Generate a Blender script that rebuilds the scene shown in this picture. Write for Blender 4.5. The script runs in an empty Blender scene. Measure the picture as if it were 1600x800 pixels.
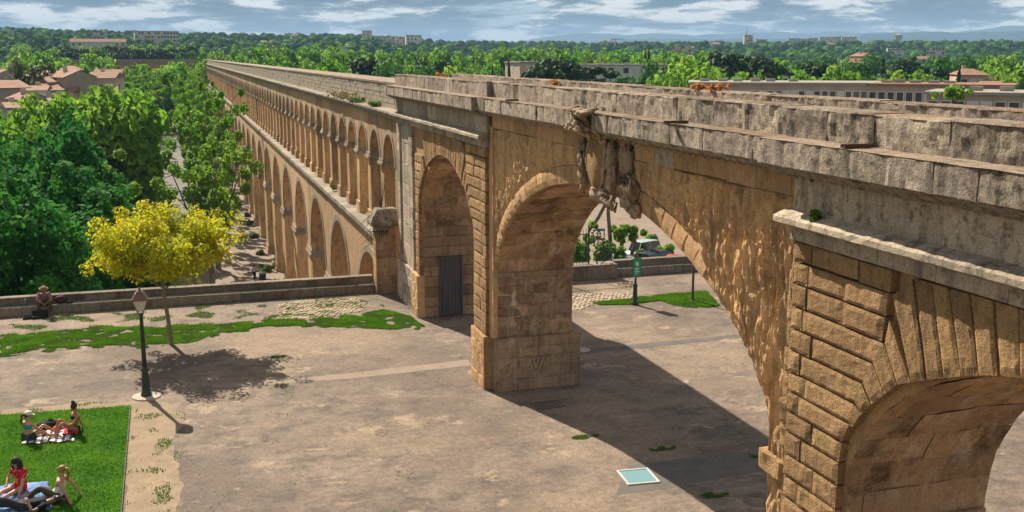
import bpy, bmesh, math, random
import numpy as np
from mathutils import Vector, Matrix, noise
R = math.radians
rnd = random.Random(7)
nrs = np.random.RandomState(11)
scene = bpy.context.scene
COL = scene.collection

# ------------------------------------------------------------------ camera
CAM_H = 10.5
FPX, PITCH, YAW = 1640.0, math.atan((400 - 88) / 1640.0), None
YAW = math.atan((800 - 277) / FPX * math.cos(PITCH))
cd = bpy.data.cameras.new('camera')
cd.sensor_width = 36; cd.lens = 36 * FPX / 1600; cd.clip_start = .3; cd.clip_end = 30000
cam = bpy.data.objects.new('camera', cd); COL.objects.link(cam)
cam.location = (0, 0, CAM_H); cam.rotation_euler = (math.pi / 2 - PITCH, 0, -YAW)
scene.camera = cam

# ------------------------------------------------------------------ light
HAZE = .00011
SUN_EL, SUN_AZ = R(41), R(-18)            # azimuth from +Y towards +X
sv = Vector((math.sin(SUN_AZ) * math.cos(SUN_EL), math.cos(SUN_AZ) * math.cos(SUN_EL), math.sin(SUN_EL)))
ld = bpy.data.lights.new('sun', 'SUN'); ld.energy = 5.0; ld.angle = R(.5); ld.color = (1, .91, .75)
sun = bpy.data.objects.new('sun', ld); COL.objects.link(sun)
sun.rotation_euler = sv.to_track_quat('Z', 'Y').to_euler(); sun.location = (-20, 60, 80)
scene.view_settings.view_transform = 'Standard'; scene.view_settings.look = 'None'
scene.view_settings.exposure = .86; scene.view_settings.gamma = 1

w = bpy.data.worlds.new('World'); scene.world = w; w.use_nodes = True
nt = w.node_tree; nt.nodes.clear()
def wn(t, **k):
    n = nt.nodes.new(t)
    for a, b in k.items(): setattr(n, a, b)
    return n
def wl(a, b): nt.links.new(a, b)
sky = wn('ShaderNodeTexSky', sky_type='NISHITA'); sky.sun_disc = False
sky.sun_elevation = SUN_EL; sky.sun_rotation = SUN_AZ; sky.altitude = 60; sky.dust_density = .6; sky.ozone_density = 2.0
tc = wn('ShaderNodeTexCoord'); sep = wn('ShaderNodeSeparateXYZ'); wl(tc.outputs['Generated'], sep.inputs[0])
def wmath(op, a, b=None, c=None):
    n = wn('ShaderNodeMath', operation=op)
    for i, v in enumerate((a, b, c)):
        if v is None: continue
        if isinstance(v, (int, float)): n.inputs[i].default_value = v
        else: wl(v, n.inputs[i])
    return n.outputs[0]
# cloud deck: the view direction is projected on a flat layer, so clouds flatten towards the horizon
zc = wmath('ADD', wmath('MAXIMUM', sep.outputs['Z'], 0.0), .105)
px_ = wmath('DIVIDE', sep.outputs['X'], zc); py_ = wmath('DIVIDE', sep.outputs['Y'], zc)
cmb = wn('ShaderNodeCombineXYZ'); wl(px_, cmb.inputs[0]); wl(py_, cmb.inputs[1])
def wnoise(vec, scale, det, rough, dist=0, off=0):
    m = wn('ShaderNodeMapping'); m.inputs['Location'].default_value = (off, off * .7, off * .3); wl(vec, m.inputs[0])
    n = wn('ShaderNodeTexNoise'); wl(m.outputs[0], n.inputs['Vector'])
    n.inputs['Scale'].default_value = scale; n.inputs['Detail'].default_value = det
    n.inputs['Roughness'].default_value = rough; n.inputs['Distortion'].default_value = dist
    return n.outputs['Fac']
def wramp(fac, pts):
    r = wn('ShaderNodeValToRGB'); wl(fac, r.inputs[0])
    e = r.color_ramp.elements
    while len(e) > 1: e.remove(e[-1])
    e[0].position = pts[0][0]; e[0].color = (*pts[0][1], 1)
    for p, c in pts[1:]:
        q = e.new(p); q.color = (*c, 1)
    return r.outputs[0]
def wmix(f, a, b):
    n = wn('ShaderNodeMix', data_type='RGBA')
    if isinstance(f, (int, float)): n.inputs[0].default_value = f
    else: wl(f, n.inputs[0])
    wl(a, n.inputs[6]); wl(b, n.inputs[7]); return n.outputs[2]
mp = wn('ShaderNodeMapping'); mp.inputs['Scale'].default_value = (1, 1, 5.2); wl(tc.outputs['Generated'], mp.inputs[0])
n_big = wnoise(mp.outputs[0], 5.0, 10, .60, .35, 3.1)
n_sh = wnoise(mp.outputs[0], 14.0, 13, .66, .2, 11.0)
mask = wramp(n_big, [(.31, (0, 0, 0)), (.40, (1, 1, 1))])
ccol = wramp(n_sh, [(.40, (.48, .76, 1.02)), (.47, (.90, 1.2, 1.45)), (.50, (1.8, 2.1, 2.25)), (.525, (3.7, 3.8, 3.7)), (.57, (6.4, 6.2, 5.7))])
blue = wramp(wmath('MULTIPLY', sep.outputs['Z'], 8.0), [(0, (1.2, 2.1, 2.9)), (.5, (.75, 1.7, 3.0)), (1, (.7, 1.6, 3.0))])
base = wmix(.65, sky.outputs[0], blue)
skyc = wmix(mask, base, ccol)
bg = wn('ShaderNodeBackground'); bg.inputs['Strength'].default_value = .09; wl(skyc, bg.inputs[0])
wo = wn('ShaderNodeOutputWorld'); wl(bg.outputs[0], wo.inputs[0])

# ------------------------------------------------------------------ object helpers
def smoothstep(a, b, x):
    t = np.clip((x - a) / (b - a), 0, 1); return t * t * (3 - 2 * t)
class MB:
    def __init__(s): s.v = []; s.f = []; s.n = 0
    def add(s, vs, fs):
        s.v.extend(tuple(map(float, p)) for p in vs); o = s.n
        s.f.extend(tuple(i + o for i in f) for f in fs); s.n += len(vs); return s
    def box(s, x0, x1, y0, y1, z0, z1):
        vs = [(x, y, z) for x in (x0, x1) for y in (y0, y1) for z in (z0, z1)]
        return s.add(vs, [(0, 1, 3, 2), (4, 6, 7, 5), (0, 4, 5, 1), (2, 3, 7, 6), (0, 2, 6, 4), (1, 5, 7, 3)])
    def obox(s, c, sx, sy, sz, rz=0, rx=0, ry=0):
        M = Matrix.Translation(c) @ Matrix.Rotation(rz, 4, 'Z') @ Matrix.Rotation(ry, 4, 'Y') @ Matrix.Rotation(rx, 4, 'X')
        vs = [M @ Vector((x * sx / 2, y * sy / 2, z * sz / 2)) for x in (-1, 1) for y in (-1, 1) for z in (-1, 1)]
        return s.add(vs, [(0, 1, 3, 2), (4, 6, 7, 5), (0, 4, 5, 1), (2, 3, 7, 6), (0, 2, 6, 4), (1, 5, 7, 3)])
    def tube(s, pts, rad, k=6, cap=True):
        pts = [Vector(p) for p in pts]; n = len(pts)
        if not hasattr(rad, '__len__'): rad = [rad] * n
        vs = []; fs = []
        for i, p in enumerate(pts):
            t = (pts[min(i + 1, n - 1)] - pts[max(i - 1, 0)]).normalized()
            a = Vector((0, 0, 1)) if abs(t.z) < .9 else Vector((1, 0, 0))
            u = t.cross(a).normalized(); v = t.cross(u)
            for j in range(k):
                an = 2 * math.pi * j / k
                vs.append(p + (u * math.cos(an) + v * math.sin(an)) * rad[i])
        for i in range(n - 1):
            for j in range(k):
                a = i * k + j; b = i * k + (j + 1) % k
                fs.append((a, b, b + k, a + k))
        if cap: fs.append(tuple(range(k))); fs.append(tuple(reversed(range((n - 1) * k, n * k))))
        return s.add(vs, fs)
    def lathe(s, prof, c=(0, 0, 0), k=12):
        vs = []; fs = []; n = len(prof)
        for r, z in prof:
            for j in range(k):
                an = 2 * math.pi * (j + .5) / k; vs.append((c[0] + r * math.cos(an), c[1] + r * math.sin(an), c[2] + z))
        for i in range(n - 1):
            for j in range(k):
                a = i * k + j; b = i * k + (j + 1) % k
                fs.append((a, b, b + k, a + k))
        fs.append(tuple(reversed(range(k)))); fs.append(tuple(range((n - 1) * k, n * k)))
        return s.add(vs, fs)
    def ball(s, c, r, seg=10, rings=6, M=None, nz=0, seed=0):
        if not hasattr(r, '__len__'): r = (r, r, r)
        vs = []; fs = []
        for i in range(rings + 1):
            th = math.pi * i / rings
            for j in range(seg):
                ph = 2 * math.pi * j / seg
                p = Vector((math.sin(th) * math.cos(ph), math.sin(th) * math.sin(ph), math.cos(th)))
                if nz: p = p * (1 + nz * noise.noise(p * 2.3 + Vector((seed, seed * 1.7, 0))))
                p = Vector((p.x * r[0], p.y * r[1], p.z * r[2]))
                if M is not None: p = M @ p
                vs.append(Vector(c) + p)
        for i in range(rings):
            for j in range(seg):
                a = i * seg + j; b = i * seg + (j + 1) % seg
                fs.append((a, a + seg, b + seg, b))
        return s.add(vs, fs)
    def grid(s, P, flip=False, closed=False):
        n = len(P); m = len(P[0]); vs = [p for row in P for p in row]; fs = []
        for i in range(n - 1):
            for j in range(m - 1):
                q = (i * m + j, i * m + j + 1, (i + 1) * m + j + 1, (i + 1) * m + j)
                fs.append(tuple(reversed(q)) if flip else q)
        return s.add(vs, fs)
    def prism_x(s, poly, x0, x1):
        """polygon of (y,z) points extruded along X"""
        n = len(poly)
        vs = [(x0, y, z) for y, z in poly] + [(x1, y, z) for y, z in poly]
        fs = [tuple(range(n)), tuple(reversed(range(n, 2 * n)))]
        for i in range(n):
            j = (i + 1) % n; fs.append((i, i + n, j + n, j))
        return s.add(vs, fs)
    def mesh(s, name):
        me = bpy.data.meshes.new(name); me.from_pydata(s.v, [], s.f); me.update(); return me
    def build(s, name, mat, parent=None, smooth=False, kind=None, fixn=True):
        me = s.mesh(name)
        if fixn:
            bm = bmesh.new(); bm.from_mesh(me); bmesh.ops.recalc_face_normals(bm, faces=bm.faces); bm.to_mesh(me); bm.free()
        if smooth:
            me.polygons.foreach_set('use_smooth', [True] * len(me.polygons))
        return link(name, me, mat, parent, kind)
def link(name, me, mat=None, parent=None, kind=None):
    o = bpy.data.objects.new(name, me); COL.objects.link(o)
    if mat is not None and not me.materials: me.materials.append(mat)
    if parent is not None: setpar(o, parent)
    if kind: o['kind'] = kind
    return o
def wmat(o):
    m = o.matrix_basis.copy()
    if o.parent: m = wmat(o.parent) @ o.matrix_parent_inverse @ m
    return m
def setpar(o, p):
    """parent that keeps the child's own transform as its world transform"""
    o.parent = p; o.matrix_parent_inverse = wmat(p).inverted()
def lpar(o, p):
    o.parent = p; return o               # child coordinates are local to the parent
def thing(name, label, cat, loc=(0, 0, 0), rz=0, group=None):
    o = bpy.data.objects.new(name, None); COL.objects.link(o); o.empty_display_size = .3
    o.location = loc; o.rotation_euler = (0, 0, rz); o['label'] = label; o['category'] = cat
    if group: o['group'] = group
    return o
def tag(o, label, cat, group=None):
    o['label'] = label; o['category'] = cat
    if group: o['group'] = group
    return o
def copy_tree(o, parent=None):
    c = o.copy(); COL.objects.link(c)
    if parent is not None: c.parent = parent
    for ch in list(o.children): copy_tree(ch, c)
    return c
def quads_mesh(name, V, mat, F=4):
    """V: (n*F,3) array of independent faces with F corners"""
    n = len(V) // F
    me = bpy.data.meshes.new(name)
    me.vertices.add(n * F); me.vertices.foreach_set('co', np.ascontiguousarray(V, dtype=np.float32).ravel())
    me.loops.add(n * F); me.loops.foreach_set('vertex_index', np.arange(n * F, dtype=np.int32))
    me.polygons.add(n); me.polygons.foreach_set('loop_start', np.arange(0, n * F, F, dtype=np.int32))
    me.update(calc_edges=True)
    if mat is not None: me.materials.append(mat)
    return me

# pixel rays of the photograph (1600 x 800), used to find where a thing stands in the world
FW = Vector((math.sin(YAW) * math.cos(PITCH), math.cos(YAW) * math.cos(PITCH), -math.sin(PITCH)))
RT = Vector((math.cos(YAW), -math.sin(YAW), 0)); UP = RT.cross(FW)
def ray(x, y): return RT * ((x - 800) / FPX) + UP * ((400 - y) / FPX) + FW
def on_z(x, y, z=0.0):
    d = ray(x, y); t = (z - CAM_H) / d.z; return Vector((0, 0, CAM_H)) + d * t
def on_d(x, y, dist):
    """point on the ray at horizontal distance dist"""
    d = ray(x, y); t = dist / math.hypot(d.x, d.y); return Vector((0, 0, CAM_H)) + d * t

# ------------------------------------------------------------------ materials
class NM:
    def __init__(s, name, rough=.9, spec=.3):
        s.m = bpy.data.materials.new(name); s.m.use_nodes = True; s.t = s.m.node_tree
        s.b = s.t.nodes['Principled BSDF']; s.b.inputs['Roughness'].default_value = rough
        s.b.inputs['Specular IOR Level'].default_value = spec; s._pos = None; s._rnd = None
        s.out = s.t.nodes['Material Output']
    def n(s, t, **k):
        q = s.t.nodes.new(t)
        for a, b in k.items(): setattr(q, a, b)
        return q
    def l(s, a, b): s.t.links.new(a, b)
    def pos(s):
        if s._pos is None: s._pos = s.n('ShaderNodeNewGeometry')
        return s._pos.outputs['Position']
    def obj(s): return s.n('ShaderNodeTexCoord').outputs['Object']
    def island(s):
        if s._pos is None: s._pos = s.n('ShaderNodeNewGeometry')
        return s._pos.outputs['Random Per Island']
    def rand(s):
        if s._rnd is None: s._rnd = s.n('ShaderNodeObjectInfo')
        return s._rnd.outputs['Random']
    def setin(s, sock, v):
        if isinstance(v, (int, float)): sock.default_value = v
        elif isinstance(v, tuple): sock.default_value = (*v, 1) if len(v) == 3 and sock.type == 'RGBA' else v
        else: s.l(v, sock)
    def noise(s, scale, det=4, rough=.6, vec=None, sc=(1, 1, 1), loc=(0, 0, 0), dist=0):
        m = s.n('ShaderNodeMapping'); m.inputs['Scale'].default_value = sc; m.inputs['Location'].default_value = loc
        s.l(vec if vec is not None else s.pos(), m.inputs[0])
        q = s.n('ShaderNodeTexNoise'); s.l(m.outputs[0], q.inputs['Vector'])
        q.inputs['Scale'].default_value = scale; q.inputs['Detail'].default_value = det; q.inputs['Roughness'].default_value = rough
        q.inputs['Distortion'].default_value = dist
        return q.outputs['Fac']
    def voro(s, scale, vec=None, sc=(1, 1, 1), feat='F1', out='Distance', rndm=1):
        m = s.n('ShaderNodeMapping'); m.inputs['Scale'].default_value = sc
        s.l(vec if vec is not None else s.pos(), m.inputs[0])
        q = s.n('ShaderNodeTexVoronoi', feature=feat); s.l(m.outputs[0], q.inputs['Vector']); q.inputs['Scale'].default_value = scale
        q.inputs['Randomness'].default_value = rndm
        return q.outputs[out]
    def math(s, op, a, b=None, c=None):
        q = s.n('ShaderNodeMath', operation=op)
        for i, v in enumerate((a, b, c)):
            if v is not None: s.setin(q.inputs[i], v)
        return q.outputs[0]
    def ramp(s, fac, pts, interp='LINEAR'):
        r = s.n('ShaderNodeValToRGB'); s.l(fac, r.inputs[0]); e = r.color_ramp.elements; r.color_ramp.interpolation = interp
        while len(e) > 1: e.remove(e[-1])
        def cc(c): return (c, c, c, 1) if isinstance(c, (int, float)) else (*c, 1)
        e[0].position = pts[0][0]; e[0].color = cc(pts[0][1])
        for p, c in pts[1:]:
            q = e.new(p); q.color = cc(c)
        return r.outputs[0]
    def mix(s, f, a, b, mode='MIX'):
        q = s.n('ShaderNodeMix', data_type='RGBA', blend_type=mode)
        s.setin(q.inputs[0], f); s.setin(q.inputs[6], a); s.setin(q.inputs[7], b); return q.outputs[2]
    def bright(s, col, fac):
        """multiply colour by a scalar socket"""
        q = s.n('ShaderNodeVectorMath', operation='SCALE'); s.l(col, q.inputs[0]); s.setin(q.inputs['Scale'], fac); return q.outputs[0]
    def bump(s, h, strength=.5, dist=.02):
        q = s.n('ShaderNodeBump'); q.inputs['Strength'].default_value = strength; q.inputs['Distance'].default_value = dist
        s.l(h, q.inputs['Height']); s.l(q.outputs[0], s.b.inputs['Normal'])
    def color(s, c): s.setin(s.b.inputs['Base Color'], c); return s
def plain(name, c, rough=.7, spec=.3, metal=0):
    q = NM(name, rough, spec); q.b.inputs['Metallic'].default_value = metal
    v = q.noise(3.0, 3, .6, vec=q.obj()); q.color(q.mix(q.ramp(v, [(.3, 0), (.7, 1)]), tuple(a * .82 for a in c), tuple(min(1, a * 1.12) for a in c)))
    return q.m
def stone(name, c1, c2, dark, streak=.5, pit=.6, bump=.6, bdist=.03, lich=0, dstain=None, vary=.46, drip=0):
    q = NM(name, .93, .2)
    n1 = q.noise(.9, 5, .62); n2 = q.noise(7, 6, .7); n3 = q.noise(34, 4, .65)
    col = q.mix(q.ramp(n1, [(.36, 0), (.62, 1)]), c1, c2)
    st = q.noise(2.4, 6, .65, sc=(1.6, 1.6, .28))
    col = q.mix(q.math('MULTIPLY', q.ramp(st, [(.48, 0), (.68, 1)]), streak), col, dark)
    pt = q.ramp(n2, [(.36, 1), (.5, 0)])
    col = q.mix(q.math('MULTIPLY', pt, pit), col, tuple(a * .45 for a in c1))
    if lich:
        ln = q.noise(5.2, 8, .75, loc=(7, 3, 1)); col = q.mix(q.math('MULTIPLY', q.ramp(ln, [(.52, 0), (.62, 1)]), lich), col, (.035, .033, .03))
        l2 = q.noise(4.1, 8, .75, loc=(1, 9, 4)); col = q.mix(q.math('MULTIPLY', q.ramp(l2, [(.58, 0), (.68, 1)]), lich * .7), col, (.5, .46, .38))
    if dstain:
        dn = q.noise(.8, 7, .7, loc=(4, 4, 4)); dn2 = q.noise(9, 5, .7)
        dm = q.math('MULTIPLY', q.ramp(dn, [(.47, 0), (.58, 1)]), q.ramp(dn2, [(.38, .35), (.56, 1)]))
        col = q.mix(q.math('MULTIPLY', dm, dstain), col, (.07, .04, .022))
    hue = q.math('FRACT', q.math('MULTIPLY', q.rand(), 7.31))
    col = q.mix(q.math('MULTIPLY', hue, .3), col, tuple(a * b for a, b in zip(c2, (.98, .90, 1.12))))
    if drip:
        dr_ = q.noise(2.2, 6, .7, sc=(1.5, 1.5, .22), loc=(2, 8, 1)); dz = q.noise(.45, 3, .5, loc=(9, 2, 5))
        col = q.mix(q.math('MULTIPLY', q.math('MULTIPLY', q.ramp(dr_, [(.52, 0), (.66, 1)]), q.ramp(dz, [(.46, 0), (.58, 1)])), drip), col, (.72, .62, .52))
    v = q.math('ADD', q.math('MULTIPLY', q.rand(), vary), 1 - vary / 2)
    col = q.bright(col, q.math('MULTIPLY', v, q.ramp(n3, [(.3, .72), (.7, 1.22)])))
    q.color(col)
    n4 = q.noise(85, 3, .6)
    h = q.math('ADD', q.math('ADD', q.math('MULTIPLY', n2, 1.0), q.math('MULTIPLY', n3, .7)), q.math('MULTIPLY', n4, .25))
    q.bump(h, bump, bdist)
    return q.m
M = {}
M['ochre'] = stone('ochre_limestone', (.59, .35, .155), (.58, .37, .19), (.24, .14, .07), .45, .55, .9, .05)
M['rust'] = stone('rusticated_limestone', (.70, .44, .20), (.62, .38, .18), (.22, .135, .075), .6, .65, 1.4, .09, lich=.18)
M['relief'] = stone('icicle_limestone', (.62, .385, .18), (.50, .32, .165), (.15, .095, .055), .8, .6, .9, .05)
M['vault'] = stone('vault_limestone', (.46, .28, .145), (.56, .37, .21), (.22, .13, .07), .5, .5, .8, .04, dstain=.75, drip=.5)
M['grey'] = stone('weathered_limestone', (.49, .40, .305), (.57, .47, .35), (.085, .075, .065), .95, .75, 1.3, .07, lich=.8)
M['greyl'] = stone('pale_frieze_limestone', (.47, .385, .29), (.53, .43, .31), (.11, .09, .075), .85, .5, .8, .035, lich=.7)
M['shade'] = stone('shaded_limestone', (.40, .26, .155), (.46, .31, .19), (.17, .11, .07), .75, .6, .9, .05, dstain=.4, drip=.4, lich=.2)  # limestone of the shaded faces: shade put into its base colour, stains are real
M['coping'] = stone('lichened_coping', (.28, .17, .10), (.35, .285, .21), (.15, .10, .07), .6, .7, 1.0, .04, lich=.8)
M['carve'] = stone('carved_limestone', (.42, .30, .18), (.34, .25, .17), (.12, .09, .07), .6, .6, .8, .03)
M['arcade'] = stone('arcade_limestone', (.66, .41, .19), (.52, .34, .185), (.15, .105, .07), .85, .6, .7, .05)
M['arcgrey'] = stone('arcade_ledge_limestone', (.40, .33, .24), (.34, .29, .22), (.15, .12, .09), .6, .5, .8, .05, lich=.4)
M['bench'] = stone('terrace_wall_stone', (.30, .24, .18), (.24, .20, .15), (.09, .075, .06), .6, .6, .8, .04, lich=.4)
# ------------------------------------------------------------------ the arched end of the aqueduct
BIG = dict(c=22.6, a=8.12, zs=3.75, b=3.74, e=.55)
RA = dict(c=8.25, a=4.19, zs=3.75, b=3.17, e=.5)
LA = dict(c=36.75, a=4.16, zs=3.75, b=3.18, e=.5)
def arch_z(A, y, grow=0.0):
    u = abs(y - A['c']) / (A['a'] + grow)
    if u >= 1: return 0.0
    return A['zs'] + (A['b'] + grow) * (1 - u * u) ** A['e']
def arch_pts(A, grow=0.0, n=28, legs=True, z0=0.0):
    """(y,z) along the opening from the low-Y jamb over the crown to the high-Y jamb"""
    P = []
    if legs: P.append((A['c'] - A['a'] - grow, z0))
    for i in range(n + 1):
        t = math.pi * i / n; u = -math.cos(t)
        z = A['zs'] + (A['b'] + grow) * max(0, 1 - u * u) ** A['e']
        P.append((A['c'] + u * (A['a'] + grow), z))
    if legs: P.append((A['c'] + A['a'] + grow, z0))
    return P
def nz(x, y, z, s=1.0): return noise.noise(Vector((x * s, y * s, z * s)))
XB, XW, XR, XK = 9.02, 9.20, 8.87, 11.65     # block body, core face, rusticated face, back

bridge = thing('aqueduct_bridge', 'weathered ochre stone aqueduct end with wide central arch carved with stone icicles', 'aqueduct', (10.3, 22.6, 0))
mb = MB()
mb.prism_x([(-2.5, 0)] + arch_pts(RA, .06) + arch_pts(BIG, .06) + arch_pts(LA, .06) + [(45.1, 0), (45.1, 9.2), (-2.5, 9.2)], XW, XK)
mb.build('wall_core', M['ochre'], bridge)
for y0, y1, A in ((-2.3, 13.92, RA), (31.1, 45.2, LA)):
    MB().prism_x([(y0, 0)] + arch_pts(A, .04) + [(y1, 0), (y1, 8.75), (y0, 8.75)], XB, XW + .005).build('wall_face', M['ochre'], bridge)

def soft_grid(pts, x0, x1, nx, amp, f=1.3, seed=0, inward=None):
    """vault skin through (y,z) points, pushed off the mean surface by noise"""
    n = len(pts); rows = []
    for i, (y, z) in enumerate(pts):
        ya, za = pts[max(0, i - 1)]; yb, zb = pts[min(n - 1, i + 1)]
        ty, tz = yb - ya, zb - za; L = math.hypot(ty, tz) or 1; ny, nzz = tz / L, -ty / L
        row = []
        for j in range(nx + 1):
            x = x0 + (x1 - x0) * j / nx
            d = amp * (nz(x * f + seed, y * f, z * f) + .5 * nz(x * f * 3, y * f * 3, z * f * 3 + seed))
            if j in (0, nx): d -= amp * .4
            row.append((x, y + ny * d, z + nzz * d))
        rows.append(row)
    return rows
def resample(P, step):
    out = [P[0]]
    for a, b in zip(P, P[1:]):
        L = math.hypot(b[0] - a[0], b[1] - a[1]); k = max(1, int(L / step + .5))
        for i in range(1, k + 1): out.append((a[0] + (b[0] - a[0]) * i / k, a[1] + (b[1] - a[1]) * i / k))
    return out
for A, x0, st in ((RA, 9.02, .16), (BIG, 9.14, .2), (LA, 9.02, .25)):
    P = resample(arch_pts(A, .0, 40), st)
    k_ = 3; step_n = max(2, int(round(.56 / st))); i0 = 0; row_i = 0
    while i0 < len(P) - 1:
        i1 = min(len(P) - 1, i0 + step_n)
        if len(P) - 1 - i1 < step_n // 2: i1 = len(P) - 1
        cuts = [x0] + [x0 + (XK + .01 - x0) * ((q + (.5 if row_i % 2 else 0)) / 3 + rnd.uniform(-.05, .05)) for q in ((0, 1, 2) if row_i % 2 else (1, 2)) if True] + [XK + .01]
        for xa, xb_ in zip(cuts, cuts[1:]):
            if A is LA and xb_ - xa < .6 and False: continue
            seg = soft_grid(P[max(0, i0 - 0):i1 + 1], xa, xb_, max(2, int((xb_ - xa) / .17)), .03, 1.2, A['c']); o_ = rnd.uniform(-.012, .008); n_r = len(seg)
            for r_i, row in enumerate(seg):
                ya, za = P[max(0, i0 + r_i - 1)]; yb_, zb_ = P[min(len(P) - 1, i0 + r_i + 1)]; L = math.hypot(yb_ - ya, zb_ - za) or 1; ny_, nz_ = (zb_ - za) / L, -(yb_ - ya) / L
                for c_i in range(len(row)):
                    x, y, z = row[c_i]; d = o_ - (.022 if r_i in (0, n_r - 1) or c_i in (0, len(row) - 1) else 0); row[c_i] = (x, y + ny_ * d, z + nz_ * d)
            MB().grid(seg).build('vault_stone', M['vault'], bridge, smooth=True)
        i0 = i1; row_i += 1

def lerp(a, b, t): return a + (b - a) * t
def polyline_at(P, t):
    L = [math.hypot(b[0] - a[0], b[1] - a[1]) for a, b in zip(P, P[1:])]
    return P, L
def samp(P, n):
    """n+1 points per segment proportionally to the polyline's segments; every bend is kept"""
    segs = len(P) - 1; out = []
    for k in range(segs):
        for i in range(n[k] + (1 if k == segs - 1 else 0)):
            t = i / n[k]; out.append((lerp(P[k][0], P[k + 1][0], t), lerp(P[k][1], P[k + 1][1], t)))
    return out
def rough_stone(bot, top, xf, xb, mat, parent, name='stone', step=.12, rows=4, amp=.02, gap=.012, seed=None, axis='x', bev=.028):
    """stone between two polylines (y,z), proud of xb up to xf, with a pillowed rough face"""
    seed = rnd.random() * 50 if seed is None else seed
    n = [max(1, int(max(math.hypot(b[0] - a[0], b[1] - a[1]), math.hypot(d[0] - c[0], d[1] - c[1])) / step + .5))
         for a, b, c, d in zip(bot, bot[1:], top, top[1:])]
    Bp, Tp = samp(bot, n), samp(top, n); m = len(Bp)
    rows_v = []
    cy = sum(p[0] for p in Bp + Tp) / (2 * m); cz = sum(p[1] for p in Bp + Tp) / (2 * m)
    def shrink(i, t):
        # joint gap taken from each edge
        y = lerp(Bp[i][0], Tp[i][0], t); z = lerp(Bp[i][1], Tp[i][1], t)
        h = math.hypot(Tp[i][0] - Bp[i][0], Tp[i][1] - Bp[i][1]) or 1
        return y, z
    g = gap
    h_mid = math.hypot(Tp[m // 2][0] - Bp[m // 2][0], Tp[m // 2][1] - Bp[m // 2][1]) or .1
    ts = [g / h_mid * .5] + [min(.97, max(.03, g / h_mid * 2.2)) + (1 - 2 * min(.97, max(.03, g / h_mid * 2.2))) * k / (rows - 1) for k in range(rows)] + [1 - g / h_mid * .5] if rows > 1 else [.05, .95]
    def pt(i, t, x):
        if axis == 'x':
            return (x, *shrink(i, t))
        y, z = shrink(i, t); return (y, x, z)
    P = []
    sg = 1 if xf > xb else -1
    # along direction: shrink ends
    for r_i, t in enumerate(ts):
        row = []
        for i in range(m):
            y, z = shrink(i, t)
            # end gap
            if i == 0: y2, z2 = shrink(1, t); L = math.hypot(y2 - y, z2 - z) or 1; y += (y2 - y) / L * g * .5; z += (z2 - z) / L * g * .5
            if i == m - 1: y2, z2 = shrink(m - 2, t); L = math.hypot(y2 - y, z2 - z) or 1; y += (y2 - y) / L * g * .5; z += (z2 - z) / L * g * .5
            edge = r_i in (0, len(ts) - 1) or i in (0, m - 1)
            if edge: x = xf - sg * bev if rows > 1 else xf
            else: x = xf
            d = amp * (nz(y * 3.1 + seed, z * 3.1, seed) * 1.1 + .7 * nz(y * 9 + seed, z * 9, seed))
            x = x + sg * d * (.5 if edge else 1)
            row.append((x, y, z) if axis == 'x' else (y, x, z))
        P.append(row)
    mb = MB(); mb.grid(P)
    # sides back to xb
    ring = [P[0][i] for i in range(m)] + [P[r][m - 1] for r in range(1, len(P))] + [P[-1][i] for i in range(m - 2, -1, -1)] + [P[r][0] for r in range(len(P) - 2, 0, -1)]
    back = [((xb, p[1], p[2]) if axis == 'x' else (p[0], xb, p[2])) for p in ring]
    k = len(ring)
    mb.add(ring + back, [(i, (i + 1) % k, (i + 1) % k + k, i + k) for i in range(k)])
    return mb.build(name, mat, parent)
def block(y0, y1, z0, z1, xf, xb, mat, parent, name='stone', step=.2, rows=3, amp=.012, gap=.012, axis='x'):
    return rough_stone([(y0, z0), (y1, z0)], [(y0, z1), (y1, z1)], xf, xb, mat, parent, name, step, rows, amp, gap, axis=axis)
def courses(y0, y1, zs, wid, xf, xb, mat, parent, name='stone', jit=.25, axis='x', **k):
    for r_i, (a, b) in enumerate(zip(zs, zs[1:])):
        y = y0; first = True
        while y < y1 - .02:
            w_ = wid * (1 + jit * (rnd.random() * 2 - 1)) * (.6 if first and r_i % 2 else 1); first = False
            ye = y + w_
            if y1 - ye < wid * .45: ye = y1
            d = (rnd.random() - .5) * .012
            block(y, ye, a, b, xf + d, xb, mat, parent, name, axis=axis, **k); y = ye

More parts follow.
